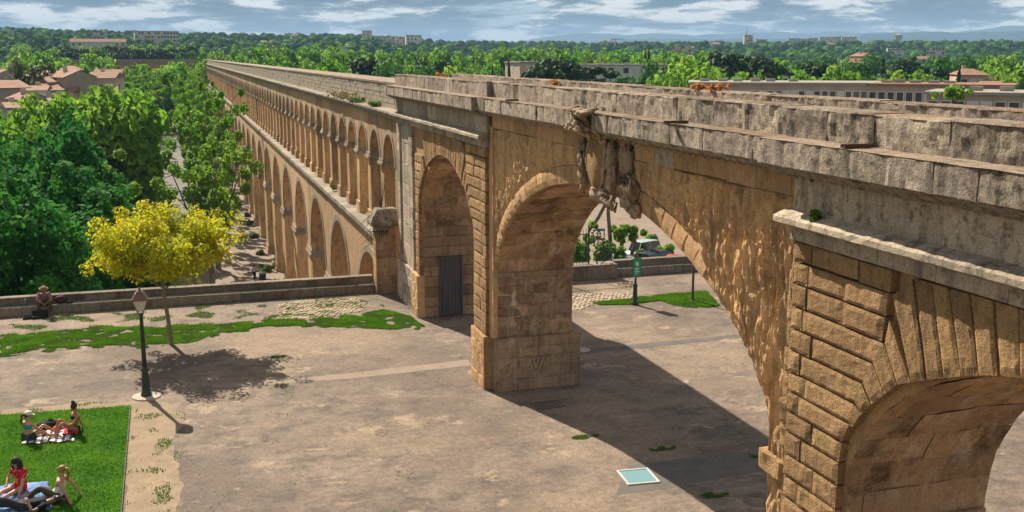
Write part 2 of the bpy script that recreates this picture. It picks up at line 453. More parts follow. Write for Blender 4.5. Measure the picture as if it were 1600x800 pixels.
# rusticated block: horizontal courses that bend into the voussoirs of the small arch
def rusticate(A, mir, edge, det):
    """mir(y) maps the right-hand arch's layout to either block; det = face step"""
    f = lambda P: [(mir(y), z) for y, z in P]
    k = dict(step=det, rows=5 if det < .15 else 3, amp=.015 if det < .15 else .014, gap=.03, bev=.018)
    Zl = [7.42, 7.06, 6.70, 6.35, 6.00, 5.655, 5.33, 5.00, 4.66, 4.30, 3.93, 3.57, 3.20, 2.84, 2.48, 2.12, 1.78]
    bend = [None, None, 11.57, 11.80, 12.0, 12.12, 12.26]
    ap = [None, None, (11.245, 6.195), (11.49, 5.985), (11.765, 5.75), (11.965, 5.545), (12.14, 5.29)]
    E = edge
    def hstone(i, zt, zb, yin, yib):
        """one course, split by a joint"""
        js = E - ((.35 + .5 * rnd.random()) if i % 2 else (.25 + .25 * rnd.random()))
        o = (rnd.random() - .5) * .03
        rough_stone(f([(E, zb), (js, zb)]), f([(E, zt), (js, zt)]), XR + o, XB, M['rust'], bridge, **k)
        return js
    # top fill courses above the bends
    tops = [(7.72, 7.42, 12.22, 12.22), (7.40, 7.06, 11.52, 11.56), (7.06, 6.70, 11.56, 11.60)]
    for zt, zb, yt, yb in tops:
        js = hstone(0, zt, zb, yt, yb)
        jm = lerp(js, yb, .5)
        rough_stone(f([(js, zb), (jm, zb)]), f([(js, zt), (jm, zt)]), XR + .01, XB, M['rust'], bridge, **k)
        rough_stone(f([(jm, zb), (yb, zb)]), f([(jm, zt), (yt, zt)]), XR - .01, XB, M['rust'], bridge, **k)
    # bent stones
    for i in range(2, 6):
        zt, zb = Zl[i], Zl[i + 1]
        js = hstone(i, zt, zb, 0, 0)
        top = [(js, zt), (bend[i], zt), ap[i]]; bot = [(js, zb), (bend[i + 1], zb), ap[i + 1]]
        rough_stone(f(bot), f(top), XR + (rnd.random() - .5) * .02, XB, M['rust'], bridge, **k)
    # first straight stones under the bends, down to the ground course
    jamb = A['c'] + A['a'] + .10 if A is RA else A['c'] - A['a'] - .10
    jl = 12.41
    ends = [12.26, 12.36, 12.41] + [12.42] * 20
    top_end = (12.19, 5.32)
    for i in range(6, len(Zl) - 1):
        zt, zb = Zl[i], Zl[i + 1]
        js = hstone(i, zt, zb, 0, 0)
        et = top_end[0] if i == 6 else jl + (.0 if i > 7 else -.05); eb = jl if i > 6 else 12.36
        rough_stone(f([(js, zb), (eb, zb)]), f([(js, zt), (et, zt)]), XR + (rnd.random() - .5) * .02, XB, M['rust'], bridge, **k)
    # radial voussoirs up to the band
    bots = [(11.30, 6.26), (11.02, 6.38), (10.74, 6.49), (10.42, 6.61), (10.11, 6.72), (9.82, 6.82), (9.50, 6.91), (9.17, 6.98), (8.82, 7.02), (8.46, 7.04), (8.04, 7.04)]
    tps = [(11.62, 6.80), (11.48, 7.38), (11.08, 7.70), (10.74, 7.71), (10.42, 7.71), (10.04, 7.72), (9.66, 7.72), (9.28, 7.72), (8.88, 7.72), (8.48, 7.72), (8.02, 7.72)]
    bots = [(lerp(y, 8.25, .018), z - .065) for y, z in bots]
    rough_stone(f([bots[0], (11.57, 6.70)]), f([bots[1], (11.50, 7.06)]), XR, XB, M['rust'], bridge, **k)
    for i in range(1, 10):
        rough_stone(f([bots[i], tps[i]]), f([bots[i + 1], tps[i + 1]]), XR + (rnd.random() - .5) * .02, XB, M['rust'], bridge, name='voussoir', **k)
        mm = lambda p: (2 * 8.25 - p[0], p[1])
        rough_stone(f([mm(bots[i]), mm(tps[i])]), f([mm(bots[i + 1]), mm(tps[i + 1])]), XR, XB, M['rust'], bridge, name='voussoir', **k)
    rough_stone(f([(12.2, 7.40), (11.50, 7.40)]), f([(12.2, 7.72), (11.48, 7.72)]), XR - .01, XB, M['rust'], bridge, **k)
    # far haunch (hidden from the photograph's camera on the near arch, seen on the far one)
    for i in range(2, len(Zl) - 1):
        zt, zb = Zl[i], Zl[i + 1]; mm = lambda y: 2 * 8.25 - y
        if i < 6:
            top = [(mm(13.0), zt), (mm(bend[i]), zt), (mm(ap[i][0]), ap[i][1])]; bot = [(mm(13.0), zb), (mm(bend[i + 1]), zb), (mm(ap[i + 1][0]), ap[i + 1][1])]
        else:
            top = [(mm(13.0), zt), (mm(12.19 if i == 6 else jl), zt)]; bot = [(mm(13.0), zb), (mm(jl), zb)]
        rough_stone(f(bot), f(top), XR + (rnd.random() - .5) * .02, XB, M['rust'], bridge, **k)
rusticate(RA, lambda y: y, 13.86, .13)
rusticate(LA, lambda y: 45.0 - y, 13.86, .28)

# flat pilaster at the far end of the left block, with a sunk panel
courses(42.05, 45.2, [0, .45, .9, 1.35, 1.75], 1.0, XR - .08, XB, M['greyl'], bridge, step=.5, rows=2)
courses(42.05, 42.75, [1.75 + .43 * i for i in range(14)] + [7.72], .9, XR, XB, M['greyl'], bridge, step=.5, rows=2)
courses(44.6, 45.2, [1.75 + .43 * i for i in range(14)] + [7.72], .9, XR, XB, M['greyl'], bridge, step=.5, rows=2)
courses(42.75, 44.6, [1.75 + .86 * i for i in range(7)] + [7.72], 1.9, XR + .085, XB, M['greyl'], bridge, step=.5, rows=2)

# entablature of the two blocks: band, string course, frieze
for y0, y1, st in ((-1.5, 13.95, .16), (31.0, 45.22, .5)):
    y = y1
    while y > y0 + .2:
        ye = max(y0, y - (.95 + .3 * rnd.random())); block(ye, y, 7.725, 7.965, 8.84, XB, M['greyl'], bridge, 'band_stone', st, 3, .012); y = ye
    y = y1
    while y > y0 + .2:
        ye = max(y0, y - (1.35 + .4 * rnd.random())); block(ye, y, 8.17, 8.74, 8.87, XB, M['greyl'], bridge, 'frieze_stone', st, 4, .012, .008); y = ye
    y = y1 + .12
    while y > y0 + .2:
        ye = max(y0, y - (1.1 + .5 * rnd.random()))
        m_ = max(2, int((y - ye) / (st * 1.2))); P = []
        for i in range(m_ + 1):
            yy = lerp(ye + .004, y - .004, i / m_); d = lambda q: .02 * nz(yy * 4, q * 7, 3)
            P.append([(8.86, yy, 8.20 + d(1)), (8.74 + d(2), yy, 8.165 + d(3)), (8.62 + d(4), yy, 8.10 + d(5)), (8.62 + d(6), yy, 8.02 + d(7)), (8.70, yy, 7.985), (8.80, yy, 7.955), (8.99, yy, 7.955), (8.99, yy, 8.20)])
        for a in P: a.append(a[0])
        mbs = MB().grid(P); mbs.add(P[0][:-1], [tuple(range(8))]); mbs.add(P[-1][:-1], [tuple(range(8))])
        mbs.build('string_course', M['greyl'], bridge, smooth=False); y = ye

# icicle (congelation) facing of the great arch
def relief_grid():
    rows = []
    ys = np.concatenate([np.arange(13.93, 20.6, .042), np.arange(20.6, 30.72, .06)])
    NZ = 66
    for y in ys:
        ex = .46 if y > 17.6 else (.46 * smoothstep(16.4, 17.6, y))
        zl = max(arch_z(BIG, y, ex) if abs(y - 22.6) < 8.12 + ex else 0, 1.75 if y > 22 else 0.0)
        if y < 14.48: zl = lerp(0.0, 3.9, 0) if y < 14.45 else zl
        zt = 8.36 + .05 * nz(y * .7, 3, 1)
        col = []
        right = 1 - smoothstep(15.2, 21.0, y)
        for j in range(NZ + 1):
            t = j / NZ; z = lerp(zl, zt, t)
            wob = .25 * nz(y * .8, z * .8, 5)
            a = abs(nz((y + wob) * 4.6, z * .55, 2.0)); b = abs(nz((y + wob) * 11.0, z * 1.2, 7.0)); c = nz(y * 16, z * 5, 4); e2 = nz(y * 5, z * 5, 9)
            ri = min(1, a * 3.2) ** .6          # ridge
            r2 = min(1, b * 3.2) ** .7
            amp = lerp(.13, .215, right)
            if right > .35:                    # blockier boulders lower on the right haunch
                f1 = noise.voronoi(Vector((y * 2.3, z * 1.25, 1.0)))[0][0]
                bl = max(0, 1 - f1 * 1.6) ** .7
            else: bl = ri
            mixb = right * (1 - smoothstep(6.3, 7.7, z))
            hgt = lerp(.55 * ri + .45 * r2, .6 * bl + .4 * r2, mixb)
            hgt *= .35 + .65 * float(smoothstep(0, .3, z - zl))
            d = amp * hgt + .030 * c + .03 * e2 * (.4 + right) + .016 * nz(y * 34, z * 14, 8)
            x = 9.15 - d
            if j == NZ: x = 9.17
            if y < 14.0: x = 9.0 - .08 * hgt - .03 * e2
            if j == 0 and y > 14.6: x = 9.18
            col.append((x, y, z))
        rows.append(col)
    return rows
MB().grid(relief_grid()).build('icicle_facing', M['relief'], bridge, smooth=False)
# quoin rocks between block and great arch
for i in range(16):
    z0 = 1.78 + i * .42
    if z0 > 7.4: break
    rough_stone([(13.84, z0), (14.10 + .06 * rnd.random(), z0)], [(13.84, z0 + .41), (14.10 + .06 * rnd.random(), z0 + .41)], 8.94 + .05 * rnd.random(), 9.1, M['rust'], bridge, 'quoin', .09, 5, .04, .03)
# voussoir ring of the great arch
ang = np.linspace(0, math.pi, 46)
for a0, a1 in zip(ang, ang[1:]):
    p = []
    for g, aa in ((.0, a0), (.46, a0), (.0, a1), (.46, a1)):
        u = -math.cos(aa); p.append((22.6 + u * (8.12 + g), 3.75 + (3.74 + g) * max(0, 1 - u * u) ** .55))
    if p[0][0] < 16.4: continue
    rough_stone([p[0], p[1]], [p[2], p[3]], 9.07 + rnd.random() * .015, 9.2, M['ochre'], bridge, 'ring_stone', .15, 4, .02, .012)
# band under the cornice of the great arch
y = 31.0
while y > 14.0:
    ye = max(13.95, y - (.85 + .35 * rnd.random()))
    block(ye, y, 8.33 + .03 * rnd.random(), 8.78, 9.03 + .02 * rnd.random(), 9.2, M['greyl' if rnd.random() < .08 else 'ochre'], bridge, 'band_stone', .15, 4, .015, .012); y = ye

# cornice: moulding, fascia stones, ledge
def span_off(y): return 0.0 if 14.25 < y < 30.95 else -.17
for y0, y1 in ((-1.5, 14.25), (14.25, 30.95), (30.95, 45.3)):
    o = span_off((y0 + y1) / 2)
    prof = [(9.16, 8.72), (8.93, 8.72), (8.90, 8.755), (8.80, 8.775), (8.74, 8.83), (8.66, 8.845), (8.62, 8.875), (8.62, 8.90), (9.16, 8.90)]
    n_ = int((y1 - y0) / .22); P = []
    for i in range(n_ + 1):
        yy = lerp(y0 + .003, y1 - .003, i / n_)
        P.append([(x + o * (1 if x < 9.1 else 0) + .014 * nz(yy * 3.3, x * 5, z * 9), yy, z + .012 * nz(yy * 4, x * 4, 2 + z * 9)) for x, z in prof])
    for a in P: a.append(a[0])
    m_ = MB().grid(P); m_.add(P[0][:-1], [tuple(range(len(prof)))]); m_.add(P[-1][:-1], [tuple(range(len(prof)))])
    m_.build('cornice_moulding', M['grey'], bridge)
    y = y1
    while y > y0 + .1:
        ye = y - (.62 + .35 * rnd.random())
        if ye - y0 < .4: ye = y0
        if True:
            rough_stone([(ye, 8.895), (y, 8.895)], [(ye, 9.285), (y, 9.285)], 8.57 + o + (rnd.random() - .5) * .025, 9.1, M['grey'], bridge, 'fascia_stone', .1 if y < 24 else .3, 5 if y < 24 else 3, .026, .008, bev=.012)
        y = ye
    # carved leaf row tucked under the corona
    if 14 < y0 < 20:
        cv = MB(); yy = 14.4
        while yy < 21.6:
            cv.ball((8.83, yy, 8.795), (.075, .115, .034), 8, 5, Matrix.Rotation(.5, 3, 'X')); yy += .27
        cv.build('carved_moulding', M['carve'], bridge, smooth=True)
    P = []
    n_ = int((y1 - y0) / .12)
    for i in range(n_ + 1):
        yy = lerp(y0, y1, i / n_); P.append([(lerp(8.56 + o, 9.3, j / 5), yy, 9.287 + .008 * nz(yy * 2.2, j * .6, 1) + .012 * j / 5) for j in range(6)])
    MB().grid(P).build('ledge_top', M['coping'], bridge)
    # front and back parapet stones and their coping
    for side, xf, xb in ((0, 9.04 + o * .9, 9.40), (1, 11.42, 11.80)):
        y = y1
        while y > y0 + .1:
            ye = y - (1.0 + .55 * rnd.random())
            if ye - y0 < .5: ye = y0
            zt = 9.735 + (rnd.random() - .5) * .02 - (.0 if side == 0 else .0)
            near = y < 24
            rough_stone([(ye, 9.28), (y, 9.28)], [(ye, zt), (y, zt)], xf + (rnd.random() - .5) * .02, xb, M['grey'], bridge, 'parapet_stone', .11 if near else .35, 6 if near else 3, .038, .008, bev=.012)
            cp = MB(); n_ = max(2, int((y - ye) / .12)); P = []
            for i in range(n_ + 1):
                yy = lerp(ye + .006, y - .006, i / n_); q = .012 * nz(yy * 5, side * 3, 2)
                P.append([(xf - .004 + .02 * nz(yy * 4, 1, side), yy, zt - .012), (xf + .02 + q, yy, zt + .014 + q * .6), (xb - .03, yy, zt + .02 + q), (xb + .005, yy, zt - .012)])
            cp.grid(P).build('coping', M['coping'], bridge); y = ye
MB().box(9.36, 11.5, -1.5, 45.1, 9.2, 9.32).build('channel_floor', M['coping'], bridge)
MB().box(XK - .01, XK + .13, -1.5, 45.2, 8.9, 9.25).build('rear_cornice', M['grey'], bridge)

# piers: pedestals, shafts, imposts, jamb courses
def rect_pier(x0, x1, y0, y1, zs, wid, mat, faces, amp=.012, step=.25):
    MB().box(x0 + .02, x1 - .02, y0 + .02, y1 - .02, 0, zs[-1] - .004).build('pier_core', mat, bridge)
    if 'f' in faces: courses(y0, y1, zs, wid, x0, x0 + .03, mat, bridge, step=step, amp=amp)
    if 'b' in faces: courses(y0, y1, zs, wid, x1, x1 - .03, mat, bridge, step=step, amp=amp)
    if 's' in faces: courses(x0, x1, zs, wid, y0, y0 + .03, mat, bridge, axis='y', step=step, amp=amp)
    if 'n' in faces: courses(x0, x1, zs, wid, y1, y1 - .03, mat, bridge, axis='y', step=step, amp=amp)
ZP = [0, .38, .74, 1.1, 1.42, 1.75]
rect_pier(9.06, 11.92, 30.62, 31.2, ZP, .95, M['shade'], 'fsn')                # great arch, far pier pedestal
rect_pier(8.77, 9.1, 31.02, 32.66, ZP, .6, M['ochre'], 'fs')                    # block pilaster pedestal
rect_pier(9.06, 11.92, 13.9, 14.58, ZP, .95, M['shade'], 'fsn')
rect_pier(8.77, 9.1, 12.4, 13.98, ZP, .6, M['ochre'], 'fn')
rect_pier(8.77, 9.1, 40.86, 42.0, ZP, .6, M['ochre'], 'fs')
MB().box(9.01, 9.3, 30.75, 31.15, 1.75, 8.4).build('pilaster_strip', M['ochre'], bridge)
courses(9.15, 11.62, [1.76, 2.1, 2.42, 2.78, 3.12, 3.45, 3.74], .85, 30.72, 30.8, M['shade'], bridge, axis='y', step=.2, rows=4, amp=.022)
# rows of stones on the lower vault, up to where the curve leans over
for A, side in ((BIG, 1), (RA, 1)):
    pass
for ys, yb in ((30.66, 31.0),):
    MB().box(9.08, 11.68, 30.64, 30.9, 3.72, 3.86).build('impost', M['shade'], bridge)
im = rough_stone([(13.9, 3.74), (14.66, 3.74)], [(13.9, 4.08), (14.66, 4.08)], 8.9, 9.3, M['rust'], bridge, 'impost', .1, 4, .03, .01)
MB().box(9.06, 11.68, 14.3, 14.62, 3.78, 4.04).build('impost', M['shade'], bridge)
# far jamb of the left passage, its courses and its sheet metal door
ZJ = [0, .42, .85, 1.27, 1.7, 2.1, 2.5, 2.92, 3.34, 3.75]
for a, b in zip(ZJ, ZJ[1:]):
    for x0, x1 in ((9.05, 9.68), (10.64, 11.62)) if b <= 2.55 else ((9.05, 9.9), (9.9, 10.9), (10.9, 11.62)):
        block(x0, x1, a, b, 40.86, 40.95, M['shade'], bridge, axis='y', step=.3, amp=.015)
dm = NM('ribbed_door_metal', .55, .4); dn = dm.noise(2.5, 5, .6, sc=(3, 3, .5))
dm.color(dm.mix(dm.ramp(dn, [(.4, 0), (.7, 1)]), (.085, .085, .095), (.14, .12, .115)))
dr = MB(); P = []
for i in range(57):
    x = 9.72 + .88 * i / 56; ph = (i % 8); y_ = 40.83 - (.045 if ph in (2, 3, 4) else (.022 if ph in (1, 5) else 0)); P.append([(x, y_, .03), (x, y_, 2.44)])
door = dr.grid(P).build('door', dm.m, bridge, fixn=False)
fr = MB(); fr.box(9.68, 9.72, 40.74, 40.9, 0, 2.49); fr.box(10.60, 10.64, 40.74, 40.9, 0, 2.49); fr.box(9.68, 10.64, 40.74, 40.9, 2.445, 2.493)
fr.build('door_frame', dm.m, door)
MB().box(9.76, 9.80, 40.72, 40.79, 1.05, 1.2).build('handle', plain('iron', (.05, .045, .04), .6), door)
# right arch: near jamb stones (courses of stained vault limestone)
courses(9.1, 11.62, [0, .4, .8, 1.2, 1.6, 2.0, 2.4, 2.8, 3.2, 3.6], .9, 12.375, 12.45, M['vault'], bridge, axis='y', step=.2, rows=4, amp=.02)
# rusty spouts lying on the ledge
rust = plain('rusty_iron', (.10, .045, .028), .85)
for px, py in ((1087, 191), (1347, 229), (812, 157)):
    p = on_z(px, py, 9.31); s_ = MB(); yy = p.y
    s_.box(8.40 if px > 900 else 8.5, 8.85, yy - .045, yy + .045, 9.30, 9.316); s_.box(8.40 if px > 900 else 8.5, 8.85, yy - .052, yy - .04, 9.30, 9.345); s_.box(8.40 if px > 900 else 8.5, 8.85, yy + .04, yy + .052, 9.30, 9.345)
    s_.build('iron_spout', rust, bridge)

# graffiti chalked on the shaded side of the far pier
chalk = plain('chalk', (.50, .36, .25), .95)
def strokes(segs, ox, oz, sc, y, wd, mat, name, par, xs=1.0):
    mb = MB()
    for s_ in segs:
        for (a, b), (c, d) in zip(s_, s_[1:]):
            p = Vector((ox + a * sc * xs, y, oz + b * sc)); q = Vector((ox + c * sc * xs, y, oz + d * sc)); t = (q - p).normalized() if (q - p).length else Vector((1, 0, 0)); n_ = Vector((t.z, 0, -t.x)) * wd / 2
            e = t * wd * .3
            mb.add([p - n_ - e, q - n_ + e, q + n_ + e, p + n_ - e], [(0, 1, 2, 3)])
    return mb.build(name, mat, par, fixn=False)
L_ = {'N': [[(0, 0), (.05, 1), (.5, .05), (.58, 1)]], 'I': [[(.1, 0), (.15, 1)]], 'i': [[(0, 0), (.4, .04)], [(.2, 0), (.25, 1)], [(.05, .97), (.5, 1.02)]],
      'C': [[(.55, .85), (.3, 1), (.05, .6), (.1, .15), (.4, 0), (.6, .12)]], 'L': [[(.3, 1), (.05, .1), (.5, .05)]], 'O': [[(.35, 1), (.05, .6), (.15, .08), (.5, .1), (.6, .6), (.35, 1)]],
      'T': [[(0, .95), (.75, 1.08)], [(.32, 1), (.25, -.05)]], 'R': [[(.05, 0), (.1, 1), (.5, .85), (.45, .55), (.1, .5), (.55, 0)]], 'A': [[(0, 0), (.3, 1), (.6, 0)], [(.12, .4), (.5, .4)]],
      'U': [[(0, 1), (.08, .2), (.35, 0), (.55, .3), (.6, 1)]], 'V': [[(0, 1), (.3, -.2), (.6, 1)]]}
def word(wd, ox, oz, sc, y, sw, name, sp=.85, xs=1.0):
    segs = []
    for i, ch in enumerate(wd): segs += [[(a + i * sp, b + .05 * math.sin(i * 2)) for a, b in s_] for s_ in L_[ch]]
    return strokes(segs, ox, oz, sc, y, sw, chalk, name, bridge, xs)
word('NiLOT', 9.72, 2.00, .26, 30.685, .028, 'graffiti', .86, 1.1)
word('TRAVAI', 9.62, .72, .33, 30.585, .032, 'graffiti', .72, .95)
strokes([[(0, 0), (.05, 1)]], 10.95, .6, .55, 30.585, .03, chalk, 'graffiti', bridge)
for i in range(5): strokes([[(0, 0), (.02, 1)]], 10.35 + .12 * i + .05 * rnd.random(), .15, .25 + .25 * rnd.random(), 30.585, .018, chalk, 'graffiti', bridge)

# ------------------------------------------------------------------ carved arms on the keystone
arms = thing('carved_coat_of_arms', 'eroded carved stone coat of arms with plumed crest on the keystone of the great arch', 'carving', (8.9, 22.5, 7.0))
def part(n_, mb, m=M['carve']):
    mb.v = [(x, y, z if z > 7.7 else 7.7 - (7.7 - z) * .68) for x, y, z in mb.v]
    mb.v = [((9.12 - (9.12 - x) * (.74 if z < 8.78 else .74 + .26 * min(1, (z - 8.78) / .1))), y, z) for x, y, z in mb.v]
    return mb.build(n_, m, arms, smooth=True)
def lumpy(mb, c, r, seed, k=.35):
    """eroded carved mass: an ellipsoid broken up by two octaves of noise"""
    o = len(mb.v); mb.ball(c, r, 30, 20, nz=k, seed=seed)
    for i in range(o, len(mb.v)):
        p = Vector(mb.v[i]); d = (p - Vector(c)); L = d.length or 1
        w_ = .03 * noise.noise(p * 7 + Vector((seed, 0, 0))) + .03 * noise.noise(p * 17) + .018 * noise.noise(p * 40)
        mb.v[i] = tuple(p + d / L * w_)
yk = 21.98
bk = MB()
lumpy(bk, (9.06, yk - .05, 8.0), (.24, 1.05, .85), 2, .2); part('backing', bk)
kb = MB(); lumpy(kb, (8.98, yk - .02, 7.32), (.26, .62, .30), 3, .25); part('console', kb)
# shield: pointed oval slab, bulging
P = []
for i in range(15):
    t = i / 14; z = lerp(7.50, 8.74, t); hw = .50 * min(1, math.sin(math.pi * (.06 + .66 * t)) ** .75) + .02
    P.append([(8.70 + .16 * (abs(j - 6) / 6) ** 2.4 - .09 * math.sin(math.pi * t) + .012 * nz(i * .8, j * .8, 3), yk + hw * (j - 6) / 6, z) for j in range(13)])
part('shield', MB().grid(P), M['rust'])
rim = MB(); edge_ = [P[i][0] for i in range(15)] + [P[14][j] for j in range(1, 13)] + [P[i][12] for i in range(13, -1, -1)] + [P[0][j] for j in range(11, -1, -1)]
rim.tube([(x - .015 + .02 * nz(y * 8, z * 8, 2), y, z) for x, y, z in edge_], [.05 + .015 * nz(i, 1, 1) for i in range(len(edge_))], 6); part('shield_rim', rim)
cr = MB()
for i in range(30):
    a = rnd.uniform(-1.2, 1.0); L = rnd.uniform(.30, .60); y0 = yk - .05 + .30 * math.sin(a)
    cr.tube([(8.60 - .05 * rnd.random(), y0, 9.0), (8.40 - .12 * rnd.random(), y0 + .10 * a - .06, 9.14 + L * .35), (8.52 + .1 * rnd.random(), y0 + .42 * a * L - .22, 9.14 + L * .45)], [.065, .055, .02], 5)
part('crest_plume', cr)
ms = MB(); lumpy(ms, (8.50, yk + .02, 8.92), (.22, .34, .20), 4, .5)
for dy, dz in ((.2, .06), (-.14, .08), (.03, -.06), (.34, -.02), (-.3, -.04)): lumpy(ms, (8.33, yk + dy, 8.93 + dz), (.09, .10, .08), 7 + dy, .4)
part('crest_mask', ms)
for s_ in (-1, 1):
    sc_ = MB()
    for k_ in range(13):
        a = k_ * .62; r_ = .04 + .016 * k_
        sc_.ball((8.56 + .01 * k_, yk + s_ * (.60 + r_ * math.cos(a) * .8), 8.80 + r_ * math.sin(a)), (.07, .05, .05), 7, 5)
    part('scroll', sc_)
for s_, yc, zb in ((1, yk + .86, 7.30), (-1, yk - .84, 7.62)):
    f = MB(); H = 8.62 - zb
    lumpy(f, (8.80, yc, 8.50), (.13, .12, .17), 5 * s_, .3); lumpy(f, (8.82, yc, zb + H * .62), (.16, .17, .30), 6 * s_, .4); lumpy(f, (8.86, yc - .02 * s_, zb + H * .28), (.15, .15, .32), 7 * s_, .4)
    f.tube([(8.76, yc, 8.30), (8.66, yc - .17 * s_, 8.05), (8.70, yc - .24 * s_, 7.75)], [.075, .065, .045], 7)
    f.tube([(8.82, yc + .08 * s_, 8.35), (8.74, yc + .22 * s_, 8.15), (8.82, yc + .20 * s_, 7.8)], [.07, .06, .04], 7)
    f.tube([(8.84, yc, zb + H * .2), (8.78, yc, zb), (8.84, yc - .05 * s_, zb - .12)], [.10, .08, .05], 7)
    part('supporter', f)
tr = MB()
for k_, (dy, z0, z1) in enumerate(((-1.30, 8.02, 8.66), (-1.48, 7.98, 8.68), (-1.66, 8.06, 8.64))):
    tr.tube([(9.0, yk + dy, z1), (8.92, yk + dy, (z0 + z1) / 2 + .14), (8.90, yk + dy - .02, z0 + .12), (8.98, yk + dy, z0)], [.045, .075, .085, .04], 8)
    for q in range(5): tr.ball((8.86, yk + dy + .03 * (q % 2), lerp(z0, z1, .15 + .17 * q)), (.05, .06, .05), 7, 5)
part('garland', tr)
gh = MB(); lumpy(gh, (8.92, yk - 1.72, 7.72), (.20, .27, .26), 8, .45); lumpy(gh, (8.90, yk - 1.62, 7.40), (.20, .28, .28), 9, .5); lumpy(gh, (8.98, yk - 1.85, 7.14), (.16, .2, .24), 12, .5)
for k_ in range(5): gh.tube([(8.78, yk - 1.42 - .13 * k_, 7.98), (8.68, yk - 1.5 - .14 * k_, 7.8), (8.76, yk - 1.58 - .15 * k_, 7.5)], [.05, .045, .025], 6)
part('grotesque', gh)
lw = MB()
for k_ in range(4): lw.tube([(8.84, yk - .45 - .16 * k_, 7.5), (8.70, yk - .5 - .17 * k_, 7.25 - .03 * k_), (8.78, yk - .62 - .17 * k_, 7.02 - .02 * k_), (8.92, yk - .52 - .15 * k_, 7.2)], [.055, .065, .06, .04], 7)
part('ribbon', lw)
wr = MB()
for k_ in range(3): wr.tube([(8.96, yk + 1.15 + .1 * k_, 8.6), (8.88, yk + 1.2 + .12 * k_, 8.3), (8.96, yk + 1.12 + .08 * k_, 8.0)], [.05, .07, .04], 6)
wr.ball((8.92, yk + 1.2, 7.75), (.1, .12, .14), 8, 6, nz=.4)
part('garland', wr)
# ------------------------------------------------------------------ the two-tier arcade running away
ZS = -12.3
arc = thing('aqueduct_arcade', 'long two tier stone arcade running away above the tree lined boulevard', 'aqueduct', (10.3, 250, ZS))
XL, XU, XKA = 8.97, 9.27, 11.6
NL = 35; PL = 11.1; PU = 3.7; Y0L = 53.35; Y0U = 49.0
LOW = dict(c=0, a=4.1, zs=8.7, b=4.1, e=.5); UPR = dict(c=0, a=1.4, zs=3.5, b=1.45, e=.5)
def lowbay():
    P = [(-PL / 2, 0)] + arch_pts(LOW, 0, 14) + [(PL / 2, 0), (PL / 2, 13.95), (-PL / 2, 13.95)]
    return MB().prism_x(P, 0, XKA - XL).mesh('arch_bay')
def ring_mesh(A, th, pr, n=14, nm='archivolt'):
    a = arch_pts(A, 0, n, False); b = arch_pts(A, th, n, False)
    return MB().prism_x(a + b[::-1], -pr, .02).mesh(nm)
def slab_mesh(y0, y1, z0, z1, x0, x1, nm): return MB().box(x0, x1, y0, y1, z0, z1).mesh(nm)
m_low = lowbay(); m_low.materials.append(M['arcade'])
m_lring = ring_mesh(LOW, .38, .05); m_lring.materials.append(M['arcgrey'])
def impost_mesh(w2, d, h, x1, nm):
    b = MB(); b.box(-.14, x1, -w2 - .12, w2 + .12, 0, h * .45); b.box(-.07, x1, -w2 - .06, w2 + .06, h * .45, h); return b.mesh(nm)
m_limp = impost_mesh((PL - 8.2) / 2, .1, .5, XKA - XL, 'impost'); m_limp.materials.append(M['arcgrey'])
m_lbase = impost_mesh((PL - 8.2) / 2 + .1, .1, 1.0, XKA - XL, 'pier_base'); m_lbase.materials.append(M['arcade'])
def inst(name, me, loc, par):
    o = bpy.data.objects.new(name, me); COL.objects.link(o); o.location = loc; setpar(o, par); return o
for i in range(NL):
    y = Y0L + PL * i
    bay = inst('arch_bay', m_low, (XL, y, ZS), arc)
    inst('archivolt', m_lring, (XL, y, ZS), bay)
    inst('impost', m_limp, (XL, y + PL / 2, ZS + 7.75), bay)
    if i > 0: inst('pier_base', m_lbase, (XL, y + PL / 2, ZS), bay)
# upper tier
def upbay():
    P = [(-PU / 2, 0)] + arch_pts(UPR, 0, 10) + [(PU / 2, 0), (PU / 2, 6.0), (-PU / 2, 6.0)]
    return MB().prism_x(P, 0, XKA - XU - .3).mesh('upper_arch')
m_up = upbay(); m_up.materials.append(M['arcade'])
m_uring = ring_mesh(UPR, .22, .035, 10); m_uring.materials.append(M['arcgrey'])
m_uimp = impost_mesh(.45, .1, .3, XKA - XU - .3, 'impost'); m_uimp.materials.append(M['arcgrey'])
m_uped = MB().box(-.08, XKA - XU - .3, -.53, .53, 0, .62).mesh('pedestal'); m_uped.materials.append(M['arcade'])
NU = NL * 3
for i in range(NU):
    y = Y0U + PU * i
    b = inst('upper_arch', m_up, (XU, y, 1.95), arc)
    inst('archivolt', m_uring, (XU, y, 1.95), b)
    if i < 60:
        inst('impost', m_uimp, (XU, y + PU / 2, 1.95 + 3.35), b)
        inst('pedestal', m_uped, (XU, y + PU / 2, 1.95), b)
YE = Y0L + PL * (NL - .5)
# ledges: slabs near, one long course far
def slabs(name, x0, x1, z0, z1, ya, yb, L, mat, tilt=0):
    y = ya
    while y < yb:
        ye = y + L * (.8 + .4 * rnd.random()); d = (rnd.random() - .5) * .03
        b = MB(); b.box(x0 + d, x1, y + .01, ye - .01, z0, z1 + d * .7)
        for k_ in (1, 3, 5, 7)[:2]: pass
        if tilt: b.v = [(p[0], p[1], p[2] - (tilt if (p[0] < x0 + .06 and p[2] > z1 - .05) else 0)) for p in b.v]
        b.build(name, mat, arc); y = ye
    return y
ya = slabs('walkway_slab', 8.74, 9.5, 1.66, 1.95, 46.5, 118, 1.5, M['arcgrey'], .05)
MB().box(8.74, 9.5, ya, YE, 1.66, 1.95).build('walkway_course', M['arcgrey'], arc)
MB().box(8.86, 9.4, 46.5, YE, 1.48, 1.664).build('walkway_moulding', M['arcgrey'], arc)
ya = slabs('cornice_slab', 8.95, 9.72, 7.94, 8.06, 45.3, 118, 1.5, M['arcgrey'], .03)
